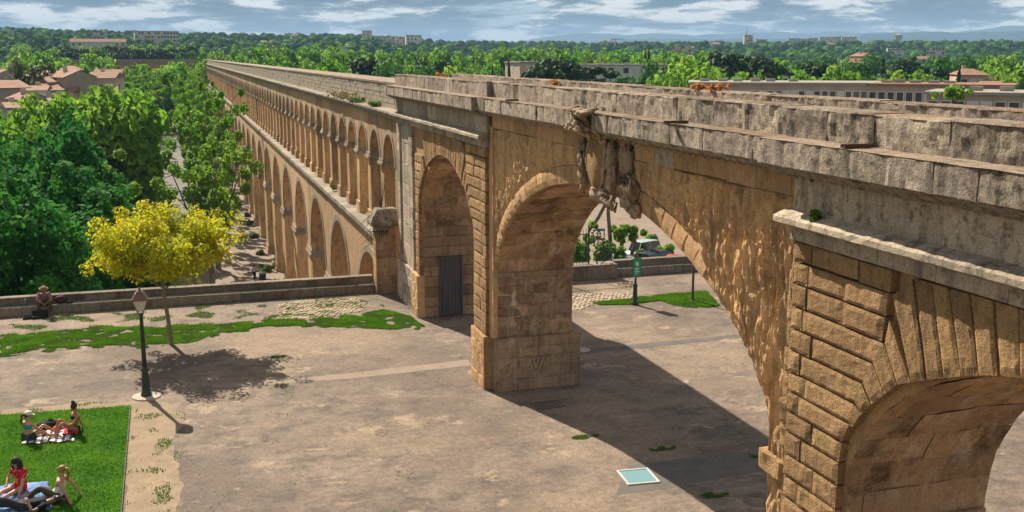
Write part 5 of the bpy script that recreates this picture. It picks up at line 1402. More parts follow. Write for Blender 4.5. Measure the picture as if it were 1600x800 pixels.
# red-roofed houses on the left
HS = [(105, 148, 121, 205, 'rough', 'gy', .28, 'house with a broad bare grey gable among the left red roofs'), (80, 108, 128, 208, 'cream', 'gx', .2, 'cream house with a shallow tile roof left of the bare grey gable'),
      (140, 175, 122, 215, 'cream', 'gx', -.2, 'house with long tile slope right of the bare grey gable'), (2, 42, 137, 190, 'rough', 'gx', .3, 'house with grey side wall and wide tile roof at the left edge'),
      (40, 76, 156, 170, 'rough', 'gy', .25, 'house with a steep dark brown gable lowest among the red roofs'), (45, 68, 141, 188, 'white', 'gx', -.1, 'small white house with pinkish roof behind the dark brown gable'),
      (0, 26, 116, 235, 'grey', 'gy', .2, 'grey gabled house at the far left edge of the roofs'), (22, 42, 122, 230, 'cream', 'gx', 0, 'small cream house left of the brown green pine'),
      (60, 84, 117, 250, 'beige', 'gx', .15, 'beige house right of the brown green pine'), (104, 126, 109, 255, 'cream', 'hip', .1, 'house with small raised orange roof above the bare grey gable'),
      (150, 185, 118, 262, 'beige', 'gx', -.1, 'long house with tile roof beside the boulevard trees'), (84, 104, 116, 262, 'rough', 'gx', .3, 'low house between beige house and raised orange roof'), (85, 110, 161, 165, 'cream', 'gx', .1, 'house with orange roof showing through the nearest tree tops'), (16, 40, 168, 150, 'grey', 'gx', .1, 'grey roof half hidden in the left tree tops')]
for a, b, yt, d, wl_, rf, rz, lb in HS: flat_block(a, b, yt, d, 9 + rnd.random() * 3, wl_, lb, 3, 0 if wl_ == 'rough' else 1, rz, .7, 1.0, rf, 1, 'house', wl_ != 'rough', 'house')
for i in range(26):
    px = rnd.uniform(-20, 150); d = rnd.uniform(195, 330); yt = max(117, 88 + (9.5 + rnd.uniform(0, 3.5)) * FPX / d * .66); wd = rnd.uniform(11, 22) * 220 / d
    flat_block(px - wd, px + wd, yt, d, 8, rnd.choice(['cream', 'rough', 'pink', 'beige']), 'low tiled house packed among the left red roofs', 2, rnd.choice([0, 1, 2]), rnd.uniform(-.5, .5), .7, 1.0, rnd.choice(['gx', 'gx', 'gy']), 1, 'house', False, 'house', 'tiled houses packed left of the boulevard')
# scattered pale houses far on the plain
for i in range(38):
    px = rnd.uniform(330, 1590); d = rnd.uniform(650, 1600)
    p = on_d(px, 88, d); z = float(terr(p.x, p.y)) + rnd.uniform(8, 12.5); yt = 88 - (z - CAM_H) / d * FPX
    flat_block(px - rnd.uniform(3, 9), px + rnd.uniform(3, 9), yt, d, 10, rnd.choice(['white', 'cream', 'white', 'beige', 'pink']), 'tiny pale building far off among the trees of the plain', 1, 2, rnd.uniform(-.5, .5), 1.6, 1.4, rnd.choice(['flat', 'gx', 'gx']), 1, 'building', False, 'far_house', 'pale buildings scattered over the plain')
# water tower
wt = on_d(1404, 55, 1900); gz = float(terr(wt.x, wt.y)); wz = wt.z - gz
t = thing('water_tower', 'pale flared concrete water tower on the far plain', 'water tower', (wt.x, wt.y, gz))
lbuild(MB().lathe([(3.5, 0), (3.2, wz * .45), (4.2, wz * .62), (6.8, wz * .96), (6.8, wz)], k=20), 'shaft', W['beige'], t); lbuild(MB().lathe([(7.2, wz), (7.2, wz + .8), (.5, wz + 1.6)], k=20), 'cap', W['white'], t)
# two tower cranes
for px, h_, lb in ((961, 60, 'taller red and white tower crane on the skyline'), (949, 65, 'smaller red and white tower crane on the skyline')):
    c = on_d(px, h_, 1350); g = float(terr(c.x, c.y)); H = c.z - g
    t = thing('tower_crane', lb, 'crane', (c.x, c.y, g))
    lbuild(MB().box(-.6, .6, -.6, .6, 0, H), 'mast', plain('crane_paint', (.55, .30, .24)), t); lbuild(MB().box(-5, 11, -.4, .4, H - 1.2, H - .3), 'jib', plain('crane_paint', (.55, .30, .24)), t); lbuild(MB().box(-5.2, -3.4, -.7, .7, H - 2.6, H - 1.0), 'counterweight', W['grey'], t)
for px in (1397, 1473, 1538):
    c = on_d(px, 49.5, 4200); g = float(terr(c.x, c.y)); tag(MB().tube([(c.x, c.y, g), (c.x, c.y, c.z)], [1.6, .5], 5).build('pylon', plain('mast_steel', (.25, .25, .25))), 'thin far pylon on the plateau skyline', 'pylon', 'pylons on the skyline')
# ------------------------------------------------------------------ lamp post, signs, fittings
IR = plain('green_black_iron', (.022, .038, .03), .45, .5); COPPER = plain('brown_copper', (.20, .105, .075), .55, .4)
lp = on_z(229, 620)
t = thing('lamp_post', 'dark green iron lamp post with brown lantern standing between grass lawn and golden tree', 'lamp post', (lp.x, lp.y, 0))
def lb(mb, n_, m_, par, smooth=False):
    o = mb.build(n_, m_, None, smooth); o.parent = par; return o
lb(MB().lathe([(.44, -.02), (.43, .035), (.36, .05)], k=18), 'concrete_pad', plain('pad_concrete', (.46, .39, .31), .9), t)
lb(MB().lathe([(.17, .04), (.17, .12), (.135, .16), (.13, .22), (.115, .6), (.10, .82), (.125, .86), (.125, .90), (.085, .95), (.075, 1.0)], k=12), 'base', IR, t, True)
lb(MB().lathe([(.075, .98), (.055, 2.6), (.06, 2.62), (.075, 2.66), (.045, 2.70)], k=12), 'post', IR, t, True)
ar = MB()
for i in range(4):
    a = math.pi / 4 + i * math.pi / 2; ar.tube([(0, 0, 2.68), (.10 * math.cos(a), .10 * math.sin(a), 2.70), (.135 * math.cos(a), .135 * math.sin(a), 2.79)], .012, 5)
lb(ar, 'bracket', IR, t)
ln = bpy.data.objects.new('lantern', MB().lathe([(.14, 2.78), (.15, 2.80), (.12, 2.805)], k=4).mesh('lantern')); COL.objects.link(ln); ln.data.materials.append(COPPER); ln.parent = t
gm_ = NM('lantern_glass', .25, .5); gm_.b.inputs['Base Color'].default_value = (.72, .68, .62, 1); gm_.b.inputs['Transmission Weight'].default_value = .25; gm_.b.inputs['Alpha'].default_value = .9
for i in range(4):
    a0 = math.pi / 4 + i * math.pi / 2; a1 = a0 + math.pi / 2; q = []
    for a in (a0, a1):
        q.append((a, ))
    p = lambda a, r_, z: (r_ * math.cos(a), r_ * math.sin(a), z)
    g_ = MB().add([p(a0, .145, 2.80), p(a1, .145, 2.80), p(a1, .30, 3.13), p(a0, .30, 3.13)], [(0, 1, 2, 3)]); o = lb(g_, 'glass_pane', gm_.m, ln)
    f_ = MB().tube([p(a0, .15, 2.79), p(a0, .31, 3.14)], .014, 5); f_.tube([p(a0, .31, 3.14), p(a1, .31, 3.14)], .016, 5); lb(f_, 'glazing_bar', COPPER, ln)
lb(MB().lathe([(.335, 3.13), (.335, 3.15), (.19, 3.34), (.14, 3.36), (.16, 3.375), (.12, 3.40), (.06, 3.43), (.05, 3.46), (.015, 3.52)], k=4), 'lantern_roof', COPPER, ln)
lb(MB().ball((0, 0, 2.95), (.05, .05, .09), 8, 6), 'bulb', plain('milk_glass', (.8, .78, .72), .3), ln)

sp_ = on_z(992, 476)
t = thing('sign_post', 'dark post carrying a green notice board seen through the great arch', 'sign', (sp_.x, sp_.y, 0), .25)
lb(MB().lathe([(.17, 0), (.17, .10), (.12, .14), (.10, .5), (.085, .78), (.105, .82), (.105, .88), (.06, .92), (.055, 1.25)], k=10), 'base', IR, t, True)
lb(MB().lathe([(.05, 1.2), (.045, 2.05), (.07, 2.07), (.09, 2.14), (.06, 2.25), (.02, 2.30)], k=8), 'post', COPPER, t, True)
gb = plain('notice_green', (.03, .27, .12), .4, .4)
pn = lb(MB().box(-.20, .20, -.10, -.06, 1.27, 2.03), 'notice_board', gb, t); lb(MB().box(-.225, .225, -.095, -.065, 1.245, 2.055), 'board_frame', plain('frame_green', (.02, .15, .07), .5), pn)
wm_ = plain('white_vinyl', (.75, .78, .75), .6)
pic = MB(); pic.add([(-.05, -.103, 1.72), (.07, -.103, 1.72), (.05, -.103, 1.88), (-.07, -.103, 1.88)], [(0, 1, 2, 3)])
for i in range(4): pic.add([(-.13, -.103, 1.60 - .07 * i), (.13 - .05 * (i % 2), -.103, 1.60 - .07 * i), (.13 - .05 * (i % 2), -.103, 1.625 - .07 * i), (-.13, -.103, 1.625 - .07 * i)], [(0, 1, 2, 3)])
lb(pic, 'print', wm_, pn)
pp = on_z(1082, 471); t = thing('pole', 'slim dark pole planted in the grass patch under the great arch', 'pole', (pp.x, pp.y, 0))
lb(MB().lathe([(.055, 0), (.05, 2.6), (.06, 2.62), (.02, 2.68)], k=8), 'shaft', plain('pole_paint', (.09, .065, .05), .6), t); lb(MB().lathe([(.10, 0), (.10, .05), (.06, .07)], k=10), 'foot', plain('pole_paint', (.09, .065, .05), .6), t)

# glazed floor light
a, b, c, d = [on_z(*q) for q in ((966, 738), (1010, 735), (1028, 753), (982, 758))]
t = thing('floor_light', 'pale blue glass floor panel in white metal frame lying at the shadow edge', 'skylight', (*((a + c) / 2)[:2], 0))
fm_ = plain('white_frame', (.55, .51, .46), .6); o_ = (a + c) / 2
ux = ((b - a) + (c - d)).normalized(); uy = Vector((-ux.y, ux.x, 0)); hw = (b - a).length / 2; hh = ((d - a).dot(uy)) / -2
def lw_(u, v, z): p = ux * u + uy * v; return (p.x, p.y, z)
hw, hh = abs(hw), abs(hh)
def fr_box(u0, u1, v0, v1, z0, z1): return MB().add([lw_(u, v, z) for u in (u0, u1) for v in (v0, v1) for z in (z0, z1)], [(0, 1, 3, 2), (4, 6, 7, 5), (0, 4, 5, 1), (2, 3, 7, 6), (0, 2, 6, 4), (1, 5, 7, 3)])
glm = NM('blue_glass_panel', .15, .6); gv = glm.n('ShaderNodeTexWave'); gv.inputs['Scale'].default_value = 9; glm.l(glm.obj(), gv.inputs[0]); glm.color(glm.mix(gv.outputs['Fac'], (.12, .25, .28), (.22, .37, .39)))
lb(fr_box(-hw, hw, -hh, hh, .004, .02), 'glass', glm.m, t)
for q in ((-hw - .05, -hw, -hh - .05, hh + .05), (hw, hw + .05, -hh - .05, hh + .05), (-hw, hw, -hh - .05, -hh), (-hw, hw, hh, hh + .05)): lb(fr_box(*q, .003, .035), 'frame_bar', fm_, t)
# drain grate in the shade
g0 = on_z(856, 633); t = thing('drain_grate', 'rusty iron drain grate in the shade at the foot of the far pier', 'grate', (g0.x, g0.y, 0), .1)
for i in range(7): lb(MB().box(-.42 + .14 * i - .025, -.42 + .14 * i + .025, -.3, .3, .004, .02), 'bar', plain('worn_grate', (.11, .095, .085), .8), t)
for s_ in (-.33, .30): lb(MB().box(-.47, .47, s_, s_ + .03, .004, .022), 'frame_bar', plain('worn_grate', (.11, .095, .085), .8), t)
mh = on_z(908, 547); t = thing('manhole_cover', 'pale round manhole cover right of the far pier', 'manhole cover', (mh.x, mh.y, 0))
lb(MB().lathe([(.34, .003), (.34, .014), (.30, .014), (.29, .010)], k=24), 'rim', plain('cast_lid', (.30, .26, .23), .7), t); lb(MB().lathe([(.285, .003), (.285, .012)], k=24), 'lid', plain('cast_lid', (.36, .31, .27), .7), t)

# iron railings on the low wall, with a scrolled end
RL = thing('iron_railing', 'black iron railings with spear tops on the low wall beyond the arch', 'railing', (14.5, 46.0, .72))
x = 12.2
while x < 18.2:
    MB().tube([(x, 46.0, .70), (x, 46.0, 2.35), (x, 46.0, 2.5)], [.014, .014, .003], 5).build('bar', IR, RL); x += .16
for z in (.82, 2.15): MB().box(12.1, 18.3, 45.98, 46.02, z, z + .04).build('rail', IR, RL)
for x in (14.2, 16.3, 18.25): MB().box(x - .03, x + .03, 45.97, 46.03, .70, 2.6).build('post', IR, RL)
def spiral(cx, cz, r0, turns, a0, y=46.0, sg=1):
    return [(cx + sg * r0 * (1 - .8 * k_ / 24) * math.cos(a0 + turns * 6.283 * k_ / 24), y, cz + r0 * (1 - .8 * k_ / 24) * math.sin(a0 + turns * 6.283 * k_ / 24)) for k_ in range(25)]
sc1 = MB()
for cx, cz, r0, a0, sg in ((18.85, 1.05, .34, -1.5, 1), (18.8, 1.72, .30, -1.5, -1), (19.15, 1.55, .24, 0, 1), (18.62, 2.15, .22, 0, 1), (19.4, 1.05, .22, 2, -1)):
    sc1.tube(spiral(cx, cz, r0, 1.4, a0, 46.0, sg), .028, 5)
    for k_ in range(9):
        an = k_ * .7; sc1.ball((cx + r0 * math.cos(an), 46.0, cz + r0 * math.sin(an)), (.06, .03, .05), 6, 4)
sc1.build('scrollwork', IR, RL)
# bus stop panel
bs = on_z(1000, 360, ZS); bs = on_z(939, 378, ZS)
t = thing('shelter_sign', 'blue sign panel on two legs beyond the railings', 'sign', (bs.x, bs.y, ZS), -.3)
dist_b = math.hypot(bs.x, bs.y); m1 = dist_b / FPX
lb(MB().box(-5 * m1, 5 * m1, -.1, .1, 17.5 * m1, 21.5 * m1), 'panel', plain('sign_blue', (.05, .16, .33), .5), t)
for s_ in (-1, 1): lb(MB().box(s_ * 5 * m1 - .07, s_ * 5 * m1 + .07, -.08, .08, 0, 21 * m1), 'leg', plain('steel_grey', (.2, .2, .2), .5), t)
lb(MB().box(-5 * m1, 5 * m1, -.05, .05, .2, 6.5 * m1), 'poster', plain('poster_red', (.42, .15, .11), .6), t)

# pollarded planes and shrubs behind the railings
def pollard(px, yb, ytop, pts, clumps, label, leafm='plane2', r=.26, group=None):
    b = on_z(px, yb, ZS); s = math.hypot(b.x, b.y) / FPX
    t = thing('pollarded_tree', label, 'tree', (b.x, b.y, ZS))
    right = Vector((RT.x, RT.y, 0)).normalized()
    w3 = lambda u, v, k_=0: Vector((right.x * (u - px) * s, right.y * (u - px) * s + k_, (yb - v) * s * 1.03))
    tb = MB(); tb.tube([w3(*q) for q in pts], [r * (1 - .35 * i / len(pts)) for i in range(len(pts))], 9); lb(tb, 'trunk', M['bark'], t, True)
    if clumps:
        C = [w3(c[0] + rnd.gauss(0, 2), c[1] + rnd.gauss(0, 2), rnd.gauss(0, .8)) for c in clumps for _ in range(5)]; Q = [c[2] * s * rnd.uniform(.5, .8) for c in clumps for _ in range(5)]
        me = quads_mesh('crown', leaves([tuple(c) for c in C], Q, 70, .22), M[leafm]); o = bpy.data.objects.new('crown', me); COL.objects.link(o); o.parent = t
    return t
pollard(918, 420, 300, [(918, 420), (916, 375), (920, 358), (934, 340), (945, 318)], [(918, 372, 8), (926, 350, 6), (948, 310, 12)], 'leaning plane trunk nearest the far pier beyond the railings')
pollard(952, 412, 300, [(952, 412), (953, 378), (951, 355), (949, 335), (948, 300)], [(948, 384, 9), (950, 300, 12)], 'straight bare plane trunk beyond the railings')
pollard(971, 412, 350, [(971, 412), (970, 390), (972, 368), (968, 362)], [(966, 362, 9), (972, 358, 8), (980, 357, 8), (966, 374, 6)], 'pollarded tree with one leafy knob, left of the pair above the cars')
pollard(986, 412, 350, [(986, 412), (987, 395), (992, 382), (988, 362)], [(990, 358, 8), (988, 368, 7)], 'crooked pollarded tree, right of the pair above the cars')
def shrub_px(px, yb, wpx, hpx, label, mat='plane', n=26):
    b = on_z(px, yb, ZS); s = math.hypot(b.x, b.y) / FPX; C = []; Q = []
    for _ in range(n): C.append((rnd.gauss(0, .27) * wpx * s, rnd.gauss(0, .2) * wpx * s, rnd.uniform(.1, 1) * hpx * s)); Q.append(rnd.uniform(.1, .2) * hpx * s + .15)
    t = thing('shrub', label, 'shrub', (b.x, b.y, ZS)); o = bpy.data.objects.new('foliage', quads_mesh('foliage', leaves(C, Q, 60, .2), M[mat])); COL.objects.link(o); o.parent = t
    lb(MB().tube([(0, 0, -.1), (.1, 0, hpx * s * .6)], [.12, .04], 6), 'stem', M['darkbark'], t)
shrub_px(906, 424, 26, 42, 'green shrub right behind the railings by the far pier'); shrub_px(941, 420, 18, 38, 'tall green shrub behind the iron scrolls')
shrub_px(966, 420, 36, 32, 'wide green hedge bush below the pollarded pair'); shrub_px(1008, 408, 26, 16, 'small green bush over the parked cars', 'plane2'); shrub_px(1018, 398, 10, 28, 'narrow leafy sapling above the blue car', 'plane2'); shrub_px(1040, 408, 18, 22, 'leafy bush beside the red car', 'plane2')

# ------------------------------------------------------------------ cars
GL = plain('car_glass', (.03, .04, .05), .08, .7); TY = plain('tyre_rubber', (.02, .02, .02), .85); RM = plain('alloy_rim', (.45, .45, .46), .35, .5, .6); HL = plain('lamp_lens', (.7, .72, .72), .15, .6); TL = plain('tail_lens', (.35, .02, .02), .2, .5)
def car_proto(name, colr, van=False):
    t = bpy.data.objects.new(name, None); COL.objects.link(t)
    pm_ = NM(name + '_paint', .28, .55); pm_.b.inputs['Base Color'].default_value = (*colr, 1); pm_.b.inputs['Coat Weight'].default_value = .5
    L, Wd = (4.6, 1.9) if van else (4.1, 1.75)
    prof = [(-L / 2, .35), (-L / 2, .75), (-L / 2 + .15, .92), (-L * .30, .98), (L * .22, .95), (L / 2 - .25, .80), (L / 2, .62), (L / 2, .32), (L * .38, .24), (-L * .38, .24)]
    P = []
    for v, sx in ((-1, .90), (-.96, .97), (-.6, 1), (0, 1.01), (.6, 1), (.96, .97), (1, .90)):
        P.append([(v * Wd / 2, y * sx, .24 + (z - .24) * (1 if abs(v) < .97 else .94)) for y, z in prof])
    b = MB()
    for a in P: a.append(a[0])
    b.grid(P); b.add(P[0][:-1], [tuple(range(len(prof)))]); b.add(P[-1][:-1], [tuple(range(len(prof)))])
    lb(b, 'body', pm_.m, t, True)
    hgt = 1.95 if van else 1.45
    cab = [(-L * .42, .93), (-L * .34, hgt - .03), (-L * .12, hgt), (L * (.26 if van else .08), hgt - .04), (L * (.36 if van else .27), .90)]
    g = MB(); n_ = len(cab); rows = []
    for v, k_ in ((-1, 0), (-.985, 1), (.985, 1), (1, 0)):
        rows.append([(v * Wd / 2 * (.93 if z < 1 else .80), y, z) for y, z in cab])
    g.prism_x([(y, z) for y, z in cab], -1, 1)
    g.v = [((-1 if x < 0 else 1) * Wd / 2 * (.92 if z < 1 else .78), y, z) for x, y, z in g.v]
    lb(g, 'windows', GL, t)
    rf = MB(); top = [(y, z) for y, z in cab[1:4]]
    rf.grid([[(v * Wd / 2 * .80, y, z + .02 + (.02 if abs(v) < .5 else 0)) for y, z in top] for v in (-1, -.4, .4, 1)]); rf.box(-Wd * .39, Wd * .39, top[0][0], top[-1][0], hgt - .06, hgt - .02); lb(rf, 'roof', pm_.m, t)
    pl_ = MB()
    for s_ in (-1, 1):
        for (y0, z0), (y1, z1) in ((cab[0], cab[1]), (cab[3], cab[4]), ((-.15, .95), (-.15, hgt - .02))):
            k0, k1 = (.93 if z0 < 1 else .79), (.93 if z1 < 1 else .79); pl_.tube([(s_ * Wd / 2 * k0, y0, z0), (s_ * Wd / 2 * k1, y1, z1)], .045, 5)
    lb(pl_, 'pillars', pm_.m, t)
    for sx in (-1, 1):
        for sy in (-.31, .31):
            M_ = Matrix.Rotation(math.pi / 2, 4, 'Y')
            w_ = MB().lathe([(.20, -.1), (.31, -.09), (.33, -.05), (.33, .05), (.31, .09), (.20, .1)], k=16); w_.v = [tuple(M_ @ Vector(p) + Vector((sx * (Wd / 2 - .09), sy * L, .33))) for p in w_.v]
            wo_ = lb(w_, 'wheel', TY, t); r_ = MB().lathe([(.04, -.105), (.20, -.102), (.20, .102), (.04, .105)], k=10); r_.v = [tuple(M_ @ Vector(p) + Vector((sx * (Wd / 2 - .09), sy * L, .33))) for p in r_.v]; lb(r_, 'rim', RM, wo_)
        lb(MB().ball((sx * Wd * .38, L / 2 - .12, .68), (.2, .12, .1), 8, 6), 'headlight', HL, t); lb(MB().ball((sx * Wd * .40, -L / 2 + .06, .80), (.12, .08, .14), 8, 6), 'tail_light', TL, t)
        lb(MB().ball((sx * Wd * .53, L * .2, .98), (.1, .07, .07), 8, 6), 'mirror', pm_.m, t)
    lb(MB().box(-.35, .35, L / 2 - .02, L / 2 + .012, .38, .50), 'number_plate', plain('plate_white', (.75, .75, .72)), t); lb(MB().box(-.6, .6, L / 2 - .03, L / 2 + .005, .53, .62), 'grille', TY, t)
    return t
def put_car(t, p, rz, label, group=None, cat='car', s=1):
    t.location = (p.x, p.y, p.z); t.rotation_euler = (0, 0, rz); t['label'] = label; t['category'] = cat; t.scale = (s,) * 3
    if group: t['group'] = group
    return t
blue = car_proto('parked_car', (.03, .06, .16)); put_car(blue, on_z(1017, 417, ZS), 3.55, 'dark blue parked car facing the wall beyond the great arch')
grey = car_proto('parked_car', (.30, .33, .38)); put_car(grey, on_z(985, 423, ZS), 2.6, 'pale grey parked car left of the dark blue one')
red = car_proto('parked_car', (.55, .09, .10)); put_car(red, on_z(1050, 421, ZS), 2.5, 'red parked car at the right under the great arch')
blk = car_proto('parked_car', (.03, .03, .035)); put_car(blk, on_z(1036, 411, ZS), 3.3, 'black parked car between the blue and the red one')
van = car_proto('delivery_van', (.50, .58, .62), True); put_car(van, on_z(1006, 402, ZS), 1.9, 'pale blue white van behind the dark blue car', cat='van')
lav = car_proto('parked_car', (.62, .63, .64)); lav.location = (0, 0, 0)
for i, (X_, Y_, lb_, src) in enumerate(((-5.1, 247, 'white car driving down the middle of the boulevard', None), (-6.6, 262, 'white car following farther up the boulevard', None), (-6.4, 300, 'dark car deep in the boulevard', 'd'), (-7.0, 228, 'silver car at the kerb of the boulevard', None), (-6.0, 340, 'farthest pale car in the boulevard', None))):
    src_ = lav if src is None else blk
    c = lav if i == 0 else copy_tree(src_); put_car(c, Vector((X_, Y_, ZS + .01)), math.pi if i % 2 == 0 else 0, lb_)
# street bins and clutter beside the arcade
bn = on_z(411, 447, ZS); t = thing('wheelie_bin', 'dark green wheelie bin with grey lid beside the arcade', 'bin', (bn.x, bn.y, ZS + .12), .2); k_ = math.hypot(bn.x, bn.y) / FPX
bw = 9 * k_ / 2
lb(MB().add([(x * (bw * (.85 if z == 0 else 1)), y * bw * (.75 if z == 0 else .9), z * 1.05 + .1) for x in (-1, 1) for y in (-1, 1) for z in (0, 1)], [(0, 1, 3, 2), (4, 6, 7, 5), (0, 4, 5, 1), (2, 3, 7, 6), (0, 2, 6, 4), (1, 5, 7, 3)]), 'tub', plain('bin_green', (.02, .07, .04), .5), t)
lb(MB().add([(x * bw * 1.05, y * bw, 1.16 + z * .12 + (.05 if y > 0 else 0)) for x in (-1, 1) for y in (-1, 1) for z in (0, 1)], [(0, 1, 3, 2), (4, 6, 7, 5), (0, 4, 5, 1), (2, 3, 7, 6), (0, 2, 6, 4), (1, 5, 7, 3)]), 'lid', plain('bin_lid', (.30, .31, .30), .5), t)
for s_ in (-1, 1): lb(MB().tube([(s_ * bw * .9, bw * .7, .1), (s_ * bw * .7, bw * .7, .1)], .1, 10), 'wheel', TY, t)
wb = on_z(447, 452, ZS); t = thing('white_crate', 'white plastic crate standing at the foot of the arcade', 'crate', (wb.x, wb.y, ZS + .12), .3)
lb(MB().box(-.32, .32, -.3, .3, 0, .8), 'box', plain('white_plastic', (.75, .77, .78), .4), t); lb(MB().box(-.35, .35, -.33, .33, .8, .88), 'lid', plain('white_plastic', (.75, .77, .78), .4), t)
# wild shrubs along the foot of the arcade
for i, (px, yb, wd) in enumerate(((413, 424, 16), (404, 398, 8), (395, 372, 9), (388, 352, 8), (385, 338, 7), (431, 446, 10))):
    b = on_z(px, yb, ZS + .12); s = math.hypot(b.x, b.y) / FPX; t = thing('wild_shrub', ('low wild shrub at the foot of the arcade, nearest the bin', 'wild shrub, second along the foot of the arcade', 'wild shrub, third along the foot of the arcade', 'wild shrub, fourth along the foot of the arcade', 'wild shrub, farthest along the foot of the arcade', 'wild shrub touching the terrace wall by the arcade')[i], 'shrub', (b.x + .2, b.y, ZS + .12))
    C = [(rnd.gauss(0, .25) * wd * s, rnd.gauss(0, .35) * wd * s, rnd.uniform(.05, .7) * wd * s) for _ in range(16)]; o = bpy.data.objects.new('foliage', quads_mesh('foliage', leaves(C, [.22] * 16, 40, .14), M['weed'])); COL.objects.link(o); o.parent = t
# plants rooted on the masonry
def tuft(c, h, r_, n, mat, label, nm='wild_plant', cat='plant'):
    t = thing(nm, label, cat, c); C = [(rnd.gauss(0, r_ * .45), rnd.gauss(0, r_ * .8), rnd.uniform(.1, 1) * h) for _ in range(n)]
    o = bpy.data.objects.new('foliage', quads_mesh('foliage', leaves(C, [.07] * n, 16, .05, .3), M[mat])); COL.objects.link(o); o.parent = t
    st = MB()
    for q in C[::3]: st.tube([(0, 0, 0), (q[0] * .6, q[1] * .6, q[2] * .6), q], .006, 3)
    lb(st, 'stems', M['darkbark'], t)
M['rustleaf'] = leafmat('rust_red_leaf', (.45, .16, .04), (.55, .32, .06), (.40, .20, .10), .35, .6, 3)
M['dry'] = leafmat('dry_grass', (.30, .22, .11), (.38, .30, .15), (.16, .18, .06), .3, .7, 3)
def on_x(px, py, X):
    d = ray(px, py); tt = X / d.x; return Vector((0, 0, CAM_H)) + d * tt
for px, py, h, r_, lab, mt_, X in ((868, 130, .50, .13, 'rust and orange wild plant behind the near parapet', 'rustleaf', 10.6), (852, 128, .34, .12, 'low reddish plant beside the orange wild plant', 'rustleaf', 10.5), (1094, 147, .10, .08, 'small pink red plant on the back parapet', 'rustleaf', 11.5), (1118, 148, .12, .14, 'orange red creeper on the back parapet', 'rustleaf', 11.5), (690, 118, .5, .18, 'orange plants at the start of the near parapet', 'rustleaf', 10.6)):
    p = on_x(px, py, X); p.z = 9.33 if X < 11 else 9.74; tuft(p, h, r_, 22 if X < 11 else 9, mt_, lab)
for px, py, h, r_, lab, mt_ in ((548, 150, .4, .9, 'dry grass clump on the upper cornice of the arcade', 'dry'), (530, 143, .35, .7, 'dry grass patch farther along the upper cornice', 'dry'), (560, 153, .2, .5, 'green weed cushion on the upper cornice', 'weed'), (586, 167, .2, .25, 'green weed on the upper cornice near the pilaster', 'weed')):
    p = on_x(px, py, 9.25); p.z = 8.06; tuft(p, h, r_, 46, mt_, lab)
for px, py, X, z, lab in ((1270, 285, 8.80, 8.74, 'tiny green weed under the cornice of the near block'), (1275, 335, 8.75, 8.17, 'tiny weed growing on the string course corner'), (520, 285, 9.15, 1.95, 'weed growing on the middle walkway of the arcade')):
    p = on_x(px, py, X); p.z = z; tuft(p, .07 if X < 9 else .6, .04 if X < 9 else .25, 5 if X < 9 else 12, 'weed', lab)
# terrace pots on the pale building
for i, (px, py, dist, h_, w_) in enumerate(((1456, 152, 118, 12, 14), (1448, 150, 118, 10, 10), (1475, 153, 117, 12, 10), (1505, 153, 116, 12, 12), (1405, 152, 130, 8, 24), (1425, 153, 128, 8, 10))):
    tree_px('roundB', px, py, w_, dist, ('leafy potted shrub, left of three on the roof terrace', 'short potted shrub beside the leftmost terrace shrub', 'leafy potted shrub left of the terrace palm', 'leafy potted shrub right of the terrace palm', 'low hedge box on the middle wing balcony', 'small bush beside the balcony hedge box')[i], potted=True)
pc = on_d(1490, 148, 112); t = thing('palm', 'short fan palm with green crown above the roof terrace', 'palm', (pc.x, pc.y, 2.0)); s = 112 / FPX
lb(MB().tube([(0, 0, -3), (.1, 0, 10.5 - (150 - 88) * s - 2)], [.22, .18], 8), 'trunk', M['darkbark'], t)
zt_ = 10.5 - (140 - 88) * s - 2; C = [(rnd.gauss(0, .5), rnd.gauss(0, .5), zt_ + rnd.uniform(-.4, .5)) for _ in range(26)]; o = bpy.data.objects.new('crown', quads_mesh('crown', leaves(C, [.4] * 26, 26, .2), M['plane2'])); COL.objects.link(o); o.parent = t
# ------------------------------------------------------------------ people
def skin_eval(nodes, edges, root, sub=2):
    """continuous skinned surface through connected joints: nodes = {name: (pos, rx, ry)}"""
    names = list(nodes); ix = {n: i for i, n in enumerate(names)}
    me = bpy.data.meshes.new('skin'); me.from_pydata([nodes[n][0] for n in names], [(ix[a], ix[b]) for a, b in edges], [])
    o = bpy.data.objects.new('skin', me); COL.objects.link(o)
    md = o.modifiers.new('skin', 'SKIN'); md.use_smooth_shade = True
    for n in names:
        sv_ = me.skin_vertices[0].data[ix[n]]; sv_.radius = nodes[n][1:3] if len(nodes[n]) > 2 else (nodes[n][1],) * 2; sv_.use_root = (n == root)
    ss = o.modifiers.new('sub', 'SUBSURF'); ss.levels = ss.render_levels = sub
    dg = bpy.context.evaluated_depsgraph_get(); dg.update(); ev = o.evaluated_get(dg)
    m2 = bpy.data.meshes.new_from_object(ev); bpy.data.objects.remove(o); bpy.data.meshes.remove(me)
    m2.polygons.foreach_set('use_smooth', [True] * len(m2.polygons)); return m2
SK = {}
def skinmat(nm, c):
    q = NM(nm, .55, .35); q.b.inputs['Subsurface Weight'].default_value = .12; q.b.inputs['Subsurface Radius'].default_value = (.02, .008, .004)
    v = q.noise(14, 3, .6, vec=q.obj()); q.color(q.mix(q.ramp(v, [(.35, 0), (.65, 1)]), c, tuple(a * .86 for a in c))); return q.m
SK['fair'] = skinmat('fair_skin', (.58, .31, .21)); SK['tan'] = skinmat('tanned_skin', (.42, .19, .115)); SK['deep'] = skinmat('weathered_skin', (.30, .15, .10))
def cloth(nm, c, rough=.85): return plain(nm, c, rough, .2)
HAIR = dict(brown=plain('brown_hair', (.10, .045, .025), .5, .4), dark=plain('dark_hair', (.022, .014, .011), .45, .4), blond=plain('honey_hair', (.34, .17, .06), .5, .4))
